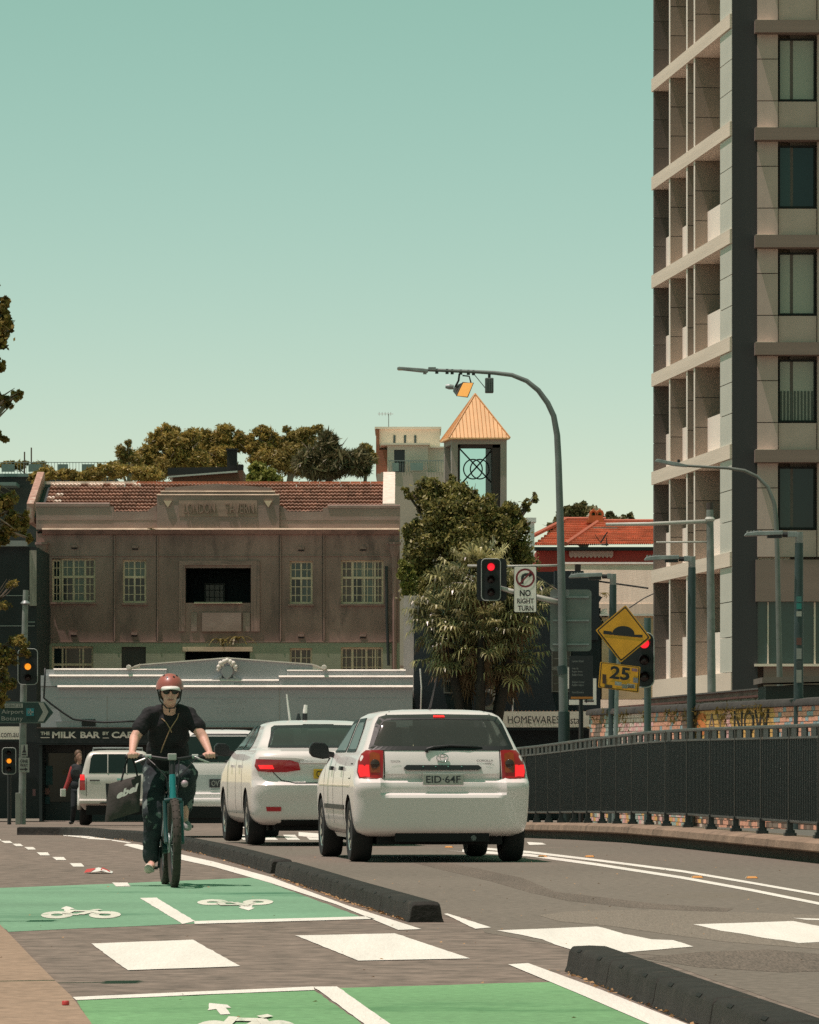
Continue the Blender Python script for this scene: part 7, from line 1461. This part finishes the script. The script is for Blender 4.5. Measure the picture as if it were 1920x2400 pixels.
UCa.rear('tailgate_gap', [(-.70, .66), (-.69, .66), (-.69, 1.06), (-.70, 1.06)], M_dark, ute, .003, 0); UCa.rear('tailgate_gap', [(.69, .66), (.70, .66), (.70, 1.06), (.69, 1.06)], M_dark, ute, .003, 0)
UCa.rear('tailgate_handle', [(-.02, 1.02), (.12, 1.02), (.12, 1.06), (-.02, 1.06)], M_chrome, ute, .02); UCa.rear('badge_strip', [(-.62, 1.0), (-.40, 1.0), (-.40, 1.03), (-.62, 1.03)], M_trim, ute, .006); UCa.rear('bumper_step', [(-.40, .50), (.40, .50), (.40, .57), (-.40, .57)], M_black, ute, .01)
mb = MB(); mb.tube([(-.55, .5, 1.66), (-.55, .5, 1.73), (-.2, .5, 1.735), (.55, .5, 1.73), (.55, .5, 1.66)], .02, 6); mb.build('roof_rack', M_galv, ute, local=True); mb = MB(); mb.box(-.7, .7, .0, 4.5, .25, .48); mb.build('underbody', M_dark, ute, local=True)
for sg in (1, -1):
    mb = MB(); mb.tube([(sg*.86, 1.1+.46*math.cos(t), .36+.46*math.sin(t)) for t in [math.pi*k/10 for k in range(11)]], .05, 6); mb.build('wheel_flare', P_silver, ute, smooth=True, local=True)
UCa.side('canopy_side_window', [(.35, 1.18), (2.0, 1.18), (1.95, 1.56), (.42, 1.56)], Mcgo, ute); mirror_pair(ute, .83, 3.3, 1.12, M_black)

# ------------------------------------------------------------------ people and bicycle
def capsule(mb, p0, p1, r0, r1, n=12):
    p0, p1 = Vector(p0), Vector(p1); ax = (p1-p0); L = ax.length; ax.normalize(); prof = [(r0*math.sin(math.pi/2*k/4)+1e-4, -r0*math.cos(math.pi/2*k/4)) for k in range(5)]+[(r1*math.cos(math.pi/2*k/4)+1e-4, L+r1*math.sin(math.pi/2*k/4)) for k in range(5)]
    mb.lathe(prof, p0, ax, n)
def ellip(mb, c, r, n=14, M=None):
    m = MB(); m.lathe([(math.sin(math.pi*k/10)+1e-4, -math.cos(math.pi*k/10)) for k in range(11)], (0, 0, 0), n=n); c = Vector(c)
    mb.add([c+((M @ Vector((v[0]*r[0], v[1]*r[1], v[2]*r[2]))) if M else Vector((v[0]*r[0], v[1]*r[1], v[2]*r[2]))) for v in m.v], m.f)
def blob(name, parts, m, par, vox=.009, smooth=6, fold=0):
    """joins overlapping limbs into one continuous skin"""
    mb = MB()
    for q in parts:
        if q[0] == 'c': capsule(mb, *q[1:])
        else: ellip(mb, *q[1:])
    o = mb.build(name, m, par, local=True); r = o.modifiers.new('r', 'REMESH'); r.mode = 'VOXEL'; r.voxel_size = vox
    sm = o.modifiers.new('s', 'SMOOTH'); sm.iterations = smooth; sm.factor = .5
    bpy.context.view_layer.update(); dg = bpy.context.evaluated_depsgraph_get(); me = bpy.data.meshes.new_from_object(o.evaluated_get(dg)); o.modifiers.clear(); o.data = me
    if fold:
        from mathutils import noise as nz
        nrm = [v.normal.copy() for v in me.vertices]
        for v, vn in zip(me.vertices, nrm):
            p = v.co.copy(); k = nz.noise(Vector((p.x*9+p.z*5, p.y*9, p.z*16-p.x*7)))+.6*abs(nz.noise(Vector((p.x*22, p.y*22, p.z*30+p.x*12)))); v.co = p+vn*fold*max(-.05, k+.25)
    me.polygons.foreach_set('use_smooth', [True]*len(me.polygons)); return o
M_skin = mat('skin', (.70, .385, .305), .55, var=.08, scale=9, bump=.1, bscale=60); M_shirt = mat('black_shirt', (.011, .010, .013), .85, var=.25, scale=9, bump=.5, bscale=14)
def camo():
    m = mat('camo_trousers', (.02, .03, .036), .85, var=.2, scale=9, bump=.3, bscale=14, stain=((.008, .010, .016), .5, 9)); N = m.node_tree.nodes; L = m.node_tree.links; b = N['Principled BSDF']
    old = b.inputs['Base Color'].links[0].from_socket; tc = N.new('ShaderNodeTexCoord'); n = N.new('ShaderNodeTexNoise'); n.inputs['Scale'].default_value = 13; n.inputs['Detail'].default_value = 5; L.new(tc.outputs['Object'], n.inputs['Vector'])
    r = N.new('ShaderNodeValToRGB'); r.color_ramp.elements[0].position = .58; r.color_ramp.elements[1].position = .62; L.new(n.outputs[0], r.inputs[0]); x = N.new('ShaderNodeMix'); x.data_type = 'RGBA'; L.new(r.outputs[0], x.inputs[0]); L.new(old, x.inputs[6]); x.inputs[7].default_value = (.16, .20, .19, 1); L.new(x.outputs[2], b.inputs['Base Color']); return m
M_camo = camo(); M_teal = mat('bike_teal', (.008, .05, .055), .35, var=.05, coat=.4)
bxw, byw = X(398, 41.7), 41.7
BR = math.atan(.115)
bike = thing('bicycle', 'teal bicycle ridden toward the camera in the bike lane', 'bicycle', (bxw, byw, .004), rz=BR)
M_btyre = mat('bike_tyre', (.045, .034, .028), .85, var=.2, scale=20)
def bwheel(y, st=0):
    R0 = .355; c = Vector((0, y, R0)); t = MB(); rings = []; n = 48; vs = []; k = 10
    t.tube([(0, y+(R0-.027)*math.cos(2*math.pi*i/n), R0+(R0-.027)*math.sin(2*math.pi*i/n)) for i in range(n)], .034, 10, closed=True); ty = t.build('wheel', M_btyre, bike, smooth=True, local=True)
    for i in range(60):
        a = 2*math.pi*i/60
        for xx in (-.022, 0, .022):
            piece('tread_block', ty, (xx, y+(R0+.005+(-.007 if xx else 0))*math.cos(a), R0+(R0+.005+(-.007 if xx else 0))*math.sin(a)), (.013, .02, .007), M_btyre, rx=a-math.pi/2, rel=True) if i % 2 == 0 else None
    r = MB(); r.tube([(0, y+(R0-.062)*math.cos(2*math.pi*i/n), R0+(R0-.062)*math.sin(2*math.pi*i/n)) for i in range(n)], .014, 8, closed=True); r.build('rim', M_black, ty, smooth=True, local=True)
    h = MB(); h.lathe([(.02, -.05), (.028, -.03), (.018, -.02), (.018, .02), (.028, .03), (.02, .05)], c, (1, 0, 0), n=12); h.build('hub', M_black, ty, local=True)
    for i in range(16):
        a = 2*math.pi*i/16; s_ = MB(); s_.tube([(.03*(1 if i % 2 else -1), y+.02*math.cos(a+.8), R0+.02*math.sin(a+.8)), (0, y+(R0-.07)*math.cos(a), R0+(R0-.07)*math.sin(a))], .0022, 4); s_.build('spoke', M_galv, ty, local=True)
    d_ = MB(); d_.tube([(-.045, y+.075*math.cos(2*math.pi*i/20), R0+.075*math.sin(2*math.pi*i/20)) for i in range(20)], .006, 5, closed=True); d_.build('brake_disc', M_galv, ty, local=True)
bwheel(-.55); bwheel(.55)
fr_ = MB()
hd0, hd1, bb, stt = Vector((0, -.38, .70)), Vector((0, -.315, .90)), Vector((0, .10, .31)), Vector((0, .27, .80))
fr_.tube([hd0+Vector((0, .01, .03)), Vector((0, -.16, .52)), bb], [.042, .045, .045], 12); fr_.tube([hd1-Vector((0, 0, .04)), stt-Vector((0, 0, .04))], .026, 10); fr_.tube([bb, stt], .024, 10)
for sx in (-1, 1): fr_.tube([bb+Vector((sx*.03, 0, 0)), Vector((sx*.065, .55, .355))], .013, 8); fr_.tube([stt+Vector((sx*.02, 0, -.03)), Vector((sx*.065, .55, .355))], .011, 8)
fr_.lathe([(.052, -.06), (.052, .06)], bb, (1, 0, 0), n=18); fr_.build('frame', M_teal, bike, smooth=True, sharp=50, local=True)
ht = MB(); ht.tube([hd0, hd0.lerp(hd1, .15), hd1], [.034, .030, .027], 14); ht.build('head_tube', mat('bike_teal_bright', (.012, .20, .21), .35, coat=.5), bike, smooth=True, sharp=50, local=True)
fk = MB(); fk.tube([hd0+Vector((-.07, -.01, -.01)), hd0+Vector((0, -.01, .0)), hd0+Vector((.07, -.01, -.01))], .024, 8)
for sx in (-1, 1): fk.tube([hd0+Vector((sx*.066, -.01, -.01)), Vector((sx*.066, -.46, .50)), Vector((sx*.062, -.55, .355))], [.018, .018, .02], 10)
fk.build('fork', mat('fork_dark_teal', (.01, .05, .052), .35, coat=.3), bike, smooth=True, sharp=50, local=True)
hb_ = MB(); hb_.tube([(-.35, -.19, 1.045), (-.16, -.22, 1.045), (-.06, -.27, 1.03), (.06, -.27, 1.03), (.16, -.22, 1.045), (.35, -.19, 1.045)], .015, 10); hb_.tube([hd1, Vector((0, -.27, 1.03))], .024, 10); hb_.build('handlebar', M_black, bike, smooth=True, sharp=50, local=True)
for sx in (-1, 1):
    g_ = MB(); g_.tube([(sx*.24, -.207, 1.045), (sx*.375, -.187, 1.045)], .019, 10); g_.build('grip', M_rubber, bike, local=True)
    g_ = MB(); g_.tube([(sx*.19, -.23, 1.045), (sx*.22, -.27, 1.03), (sx*.30, -.29, 1.0)], [.012, .01, .008], 6); g_.lathe([(.02, -.025), (.02, .025)], (sx*.19, -.22, 1.05), (1, 0, 0), n=10); g_.build('brake_lever', M_alloy, bike, local=True)
    g_ = MB(); g_.tube([(sx*.2, -.235, 1.04), (sx*.14, -.33, .98), (sx*.05, -.37, .88), (sx*.03, -.38, .72)], .005, 5); g_.build('brake_cable', M_black, bike, local=True)
g_ = MB(); g_.box(-.035, .035, -.31, -.26, 1.02, 1.075); g_.build('display_unit', mat('display_grey', (.4, .4, .38), .35), bike, bevel=.008, local=True)
g_ = MB(); g_.tube([(.06, -.26, 1.04), (.045, -.38, .93), (.05, -.39, .88)], .006, 5); g_.build('light_cable', M_black, bike, local=True)
g_ = MB(); g_.lathe([(.022, 0), (.03, .03), (.028, .06)], (.095, -.33, .83), (0, -1, 0), n=12); g_.build('reflector', mat('pale_pink', (.45, .34, .38), .4), bike, smooth=True, local=True)
g_ = MB(); g_.prism([(-.06, .42, .965), (-.08, .48, .955), (.08, .48, .955), (.06, .42, .965), (.02, .18, .97), (-.02, .18, .97)], (0, 0, .045)); g_.tube([stt, (0, .32, .97)], .015, 8); g_.build('saddle', M_black, bike, bevel=.012, local=True)
for sx, yy, zz, nm in ((-1, .06, .142, 0), (1, .14, .478, 1)):
    g_ = MB(); g_.tube([bb+Vector((sx*.07, 0, 0)), (sx*.085, yy, zz)], .012, 8); g_.build('crank', M_black, bike, local=True); g_ = MB(); g_.box(min(sx*.095, sx*.20), max(sx*.095, sx*.20), yy-.05, yy+.05, zz-.012, zz+.012); g_.build('pedal', M_black, bike, bevel=.004, local=True)
g_ = MB(); g_.lathe([(.09, -.004), (.09, .004)], bb+Vector((-.06, 0, 0)), (1, 0, 0), n=24); g_.build('chainring', M_black, bike, local=True)
g_ = MB(); g_.tube([(0, .28, .62), (0, .52, .71), (0, .78, .66)], .02, 6); g_.build('rear_mudguard', M_black, bike, local=True)
# rider
rider = thing('person', 'cyclist in black top, camouflage trousers and red helmet riding toward the camera', 'person', (bxw, byw, .004), rz=BR)
hip = (.085, .33, 1.0)
HDC = Vector((.0, -.02, 1.575))
parts = [('e', HDC+Vector((0, .01, .02)), (.074, .094, .108)), ('e', HDC+Vector((0, -.03, -.06)), (.055, .058, .062)), ('c', HDC+Vector((0, .03, -.08)), (0, .08, 1.40), .052, .058),
         ('e', HDC+Vector((0, -.098, -.012)), (.012, .018, .024)), ('e', HDC+Vector((0, -.086, -.062)), (.026, .012, .011)), ('e', HDC+Vector((.076, .02, -.01)), (.012, .022, .03)), ('e', HDC+Vector((-.076, .02, -.01)), (.012, .022, .03)),
         ('e', (0, .14, 1.33), (.17, .10, .13)), ('e', (0, .22, 1.15), (.15, .105, .16)), ('e', (0, .31, 1.0), (.155, .12, .1))]
for sg in (1, -1):
    sh_p, el, wr = Vector((sg*.165, .09, 1.385)), Vector((sg*.285, .02, 1.20)), Vector((sg*.315, -.14, 1.075))
    if sg > 0: el = Vector((.275, .0, 1.20)); wr = Vector((.315, -.13, 1.085))
    parts += [('c', (0, .11, 1.38), sh_p, .06, .06), ('c', sh_p, el, .052, .043), ('c', el, wr, .043, .027)]
    pc = Vector((sg*.315, -.175, 1.072)); parts += [('e', pc, (.042, .045, .019))]
    for k, (dx, L1) in enumerate(((-.033, .055), (-.012, .065), (.010, .062), (.031, .048))):      # four fingers over the grip
        a = pc+Vector((dx, -.03, .004)); b = a+Vector((dx*.1, -.032*L1/.06, -.004)); c_ = b+Vector((0, .002, -.034)); parts += [('c', a, b, .0105, .0095, 8), ('c', b, c_, .0095, .008, 8)]
    th0 = pc+Vector((-sg*.036, .012, .002)); parts += [('c', th0, th0+Vector((-sg*.02, -.03, -.006)), .011, .010, 8), ('c', th0+Vector((-sg*.02, -.03, -.006)), th0+Vector((-sg*.012, -.05, -.022)), .010, .008, 8)]
kneeL, ankL = Vector((-.135, .05, .58)), Vector((-.145, .12, .20)); kneeR, ankR = Vector((.135, -.075, .90)), Vector((.13, .18, .545))
parts += [('c', (-.085, .33, .98), kneeL, .08, .055), ('c', kneeL, ankL, .052, .034), ('c', (.085, .33, .98), kneeR, .08, .056), ('c', kneeR, ankR, .052, .035), ('c', ankL, ankL+Vector((0, -.10, -.045)), .03, .028), ('c', ankR, ankR+Vector((0, -.10, -.05)), .03, .028)]
blob('body', parts, M_skin, rider, .008, 4)
blob('shirt', [('e', (0, .13, 1.325), (.182, .118, .12)), ('e', (0, .17, 1.23), (.172, .122, .15)), ('e', (0, .23, 1.10), (.175, .13, .16)), ('e', (0, .29, 1.0), (.178, .14, .09)), ('c', (-.07, .11, 1.41), (.07, .11, 1.41), .07, .07)]+
     [q for sg in (1, -1) for q in (('c', (sg*.04, .11, 1.40), (sg*.165, .09, 1.385), .066, .066), ('c', (sg*.165, .09, 1.385), (sg*.235, .05, 1.285), .064, .062))], M_shirt, rider, .009, 4, .011)
blob('trousers', [('e', (0, .33, .96), (.18, .145, .10)), ('c', (-.09, .32, .96), kneeL, .105, .082), ('c', kneeL, ankL+Vector((0, 0, .03)), .08, .062), ('c', (.09, .32, .96), kneeR+Vector((0, .01, 0)), .105, .088), ('c', kneeR, ankR+Vector((.0, -.03, .10)), .086, .066)], M_camo, rider, .009, 3, .010)
for nm, an, m_ in (('shoe', ankL, mat('shoe_cream', (.62, .50, .42), .7, var=.15, scale=20)), ('shoe', ankR, mat('shoe_grey', (.34, .33, .32), .75, var=.3, scale=20))):
    hx_ = -.03 if an.x < 0 else .02
    blob(nm, [('c', an+Vector((0, .03, -.035)), an+Vector((0, .0, .01)), .038, .036), ('c', an+Vector((0, .05, -.055)), an+Vector((hx_*.5, -.06, -.055)), .034, .04), ('c', an+Vector((hx_*.5, -.06, -.055)), an+Vector((hx_, -.15, -.068)), .041, .036), ('e', an+Vector((hx_*.6, -.05, -.083)), (.046, .145, .014))], m_, rider, .008, 3)
hm = MB(); n = 28; rings = []
for k in range(11):
    t = math.pi/2*k/10; rings.append((math.sin(t)+1e-3, math.cos(t)))
hm.lathe([(r_, h_) for r_, h_ in rings]+[(1.0, -.10), (.93, -.12), (.90, -.02)], (0, 0, 0), n=n)
hc = HDC+Vector((0, .015, .035)); o = MB(); o.add([hc+Vector((v[0]*.113, v[1]*.135-(.0 if v[2] > 0 else 0), v[2]*.118)) for v in hm.v], hm.f); M_helm = mat('helmet_red', (.36, .105, .085), .4, var=.08, coat=.2); he = o.build('helmet', M_helm, rider, smooth=True, sharp=60, local=True)
for a_, b_ in ((.35, .75), (.95, .62), (-.35, .8), (-.9, .6)):
    v = Vector((math.sin(a_)*math.sin(b_)*.113, -math.cos(a_)*math.sin(b_)*.135, math.cos(b_)*.118)); mb = MB(); mb.lathe([(.009, 0), (.009, .004)], hc+v*.995, v.normalized(), n=10); mb.build('vent', M_black, he, local=True)
o = MB(); seg = 16; vs = []      # white cap visor under the helmet
for k in range(seg+1):
    a = math.radians(-62+124*k/seg); vs.append((HDC.x+.098*math.sin(a), HDC.y+.005-.11*math.cos(a), HDC.z+.052)); vs.append((HDC.x+.088*math.sin(a), HDC.y-.01-.175*math.cos(a), HDC.z+.026-.018*(1-math.cos(a*1.3))*1.2))
o.add(vs, [(2*k, 2*k+2, 2*k+3, 2*k+1) for k in range(seg)]); vo = o.build('cap_visor', mat('visor_white', (.74, .72, .68), .6), rider, smooth=True, local=True); sd = vo.modifiers.new('s', 'SOLIDIFY'); sd.thickness = .008
o = MB()
for sg in (1, -1): ellip(o, HDC+Vector((sg*.034, -.094, .006)), (.032, .010, .027)); o.tube([HDC+Vector((sg*.06, -.085, .012)), HDC+Vector((sg*.082, 0, .008))], .005, 5)
o.tube([HDC+Vector((-.01, -.105, .012)), HDC+Vector((.01, -.105, .012))], .005, 5); o.build('sunglasses', mat('sunglass_black', (.006, .007, .008), .12), rider, smooth=True, local=True)
o = MB()
for sg in (1, -1): o.tube([hc+Vector((sg*.100, .02, -.01)), HDC+Vector((sg*.082, .0, -.07)), HDC+Vector((sg*.03, -.045, -.13)), HDC+Vector((0, -.055, -.132))], .006, 5)
o.tube([HDC+Vector((0, -.055, -.13)), HDC+Vector((-.01, -.075, -.165))], .005, 5); o.build('helmet_strap', M_black, rider, local=True)
blob('hair', [('e', HDC+Vector((0, .055, .0)), (.082, .07, .10)), ('e', HDC+Vector((0, .07, -.07)), (.055, .04, .05)), ('c', HDC+Vector((.078, .0, .0)), HDC+Vector((.07, .01, -.05)), .014, .010), ('c', HDC+Vector((-.078, .0, .0)), HDC+Vector((-.07, .01, -.05)), .014, .010)], mat('hair_dark', (.025, .016, .012), .6), rider, .009, 2)
o = MB(); cords = [[(.075, .03, 1.40), (.06, .0, 1.36), (.0, -.005, 1.27), (-.05, .045, 1.14), (-.07, .06, 1.08)], [(-.065, .03, 1.36), (-.03, .005, 1.33), (.005, -.008, 1.27), (.015, .01, 1.245)]]
for c_ in cords: o.tube([(a, b-.012, e) for a, b, e in c_], .0045, 5)
o.build('neck_cord', mat('cord_tan', (.35, .22, .13), .7), rider, local=True)
o = MB(); ellip(o, HDC+Vector((0, -.0925, -.064)), (.027, .008, .007)); o.build('lips', mat('lips', (.36, .13, .12), .5), rider, smooth=True, local=True)
# shopping bag hanging from the handlebar
bag = thing('shopping_bag', 'black tote bag with white lettering hanging from the handlebar', 'bag', (bxw, byw, .004), rz=BR)
def bl(px, py, yl): return rel(bag, px, py, yl)
yb_ = -.14; A4 = [bl(256, 1837, yb_+.06), bl(331, 1816, yb_-.06), bl(327, 1902, yb_-.08), bl(246, 1927, yb_+.02)]
mb = MB(); mid = []
nu, nv = 9, 9; rr = random.Random(8)
def bp_(u, v, side): 
    p = A4[0].lerp(A4[1], u).lerp(A4[3].lerp(A4[2], u), v); bulge = .055*math.sin(math.pi*u)**.6*math.sin(math.pi*min(1, v*1.05))**.5; fold = .006*math.sin(u*17+v*3)+.005*math.sin(u*9-v*11)
    return p+Vector((0, side*(bulge+.012)+fold, 0))
vs = [bp_(i/nu, j/nv, s_) for s_ in (-1, 1) for j in range(nv+1) for i in range(nu+1)]; k = (nu+1)*(nv+1)
fs = [(s_*k+j*(nu+1)+i, s_*k+j*(nu+1)+i+1, s_*k+(j+1)*(nu+1)+i+1, s_*k+(j+1)*(nu+1)+i) for s_ in (0, 1) for j in range(nv) for i in range(nu)]
fs += [(j*(nu+1), (j+1)*(nu+1), k+(j+1)*(nu+1), k+j*(nu+1)) for j in range(nv)]+[(j*(nu+1)+nu, (j+1)*(nu+1)+nu, k+(j+1)*(nu+1)+nu, k+j*(nu+1)+nu) for j in range(nv)]+[(nv*(nu+1)+i, nv*(nu+1)+i+1, k+nv*(nu+1)+i+1, k+nv*(nu+1)+i) for i in range(nu)]
mb.add(vs, fs); mb.build('bag_body', mat('bag_fabric', (.045, .036, .033), .8, var=.25, scale=6, bump=.5, bscale=12), bag, smooth=True, sharp=60, local=True)
mb = MB(); sg_ = [bl(248, 1836, yb_+.16), bl(292, 1838, yb_+.12), bl(290, 1880, yb_+.12), bl(252, 1905, yb_+.16)]; mb.prism(sg_, (0, .04, 0)); mb.build('bag_gusset', mat('bag_inner', (.010, .010, .012), .8), bag, local=True)
mb = MB(); mb.tube([bl(284, 1832, yb_), bl(292, 1800, yb_+.02), bl(300, 1776, yb_-.03)], .008, 5); mb.tube([bl(322, 1820, yb_-.04), bl(318, 1800, yb_-.03), bl(310, 1776, yb_-.04)], .008, 5); mb.build('bag_strap', M_shirt, bag, local=True)
a_ = bl(272, 1874, yb_-.10); text('ebel', a_, bl(320, 1855, yb_-.13)-a_, bl(276, 1852, yb_-.12)-bl(271, 1872, yb_-.12), mat('bag_print', (.6, .56, .53), .7), bag, bold=.05, local=True)
# pedestrian in red beside the ute
dp = 119.0; ped = thing('person', 'pedestrian in a red and black jacket walking beside the silver utility', 'person', (X(183, dp), dp, G(dp)), rz=.0); z0 = 0
Q = lambda px, py, yl=0: W(px, py, dp)+Vector((0, yl, 0))-Vector(ped.location)
feet = -0.0
blob('body', [('e', Q(185, 1772), (.075, .095, .115)), ('e', Q(188, 1777, -.04), (.05, .06, .07)), ('c', Q(186, 1782), Q(185, 1796), .05, .06), ('e', Q(182, 1812), (.17, .12, .20)), ('e', Q(182, 1840), (.15, .11, .2)), ('c', Q(172, 1800), Q(162, 1830), .055, .045), ('c', Q(162, 1830), Q(152, 1852), .045, .03), ('e', Q(150, 1856), (.04, .025, .045)), ('c', Q(148, 1858), Q(146, 1863), .012, .010, 8), ('c', Q(150, 1859), Q(149, 1865), .012, .010, 8), ('c', Q(152, 1859), Q(152, 1865), .012, .010, 8), ('c', Q(146.5, 1856), Q(144, 1860), .012, .009, 8), ('c', Q(153, 1855), Q(155, 1860), .012, .010, 8),
     ('c', Q(194, 1800), Q(199, 1832), .055, .045), ('c', Q(199, 1832), Q(200, 1856), .045, .03), ('c', Q(176, 1850), Q(174, 1890, -.1), .085, .06), ('c', Q(174, 1890, -.1), Q(170, 1925, .05), .055, .04), ('c', Q(188, 1850), Q(190, 1890, .1), .085, .06), ('c', Q(190, 1890, .1), Q(194, 1922, .3), .055, .04)], mat('skin_shade', (.36, .20, .15), .6), ped, .014, 3)
M_rj = mat('red_jacket', (.32, .035, .035), .7, var=.2, scale=6); M_bj = mat('black_jacket', (.012, .015, .02), .8)
blob('jacket', [('e', Q(182, 1812), (.19, .14, .20)), ('e', Q(182, 1840), (.175, .13, .16)), ('c', Q(175, 1799), Q(190, 1799), .09, .09)], M_bj, ped, .014, 3)
for nm, a_, b_, c_ in (('sleeve', (171, 1801), (161, 1831), (153, 1850)), ('sleeve', (194, 1801), (199, 1832), (200, 1853))): blob(nm, [('c', Q(*a_), Q(*b_), .072, .06), ('c', Q(*b_), Q(*c_), .06, .05)], M_rj, ped, .014, 3)
blob('trousers', [('e', Q(182, 1854), (.165, .13, .1)), ('c', Q(176, 1852), Q(174, 1890, -.1), .10, .075), ('c', Q(174, 1890, -.1), Q(170, 1922, .05), .072, .06), ('c', Q(188, 1852), Q(190, 1890, .1), .10, .075), ('c', Q(190, 1890, .1), Q(194, 1918, .3), .072, .06)], M_bj, ped, .014, 3)
for q in (Q(169, 1927, .0), Q(195, 1924, .28)): blob('shoe', [('c', q+Vector((0, .05, 0)), q+Vector((-.03, -.12, -.01)), .045, .04)], M_black, ped, .012, 2)
blob('hair', [('e', Q(183.5, 1767, .02), (.09, .10, .10)), ('e', Q(181, 1780, .06), (.07, .06, .10))], mat('hair_brown', (.12, .065, .04), .6), ped, .014, 2)
o = MB(); o.box(-.06, .06, -.03, .03, -.09, .09); c_ = thing('white_cup', 'small white paper item held by the pedestrian in red', 'paper item', W(148, 1858, dp-.1), rz=.3); M_ = o.build('paper', M_white, c_, local=True, bevel=.01)
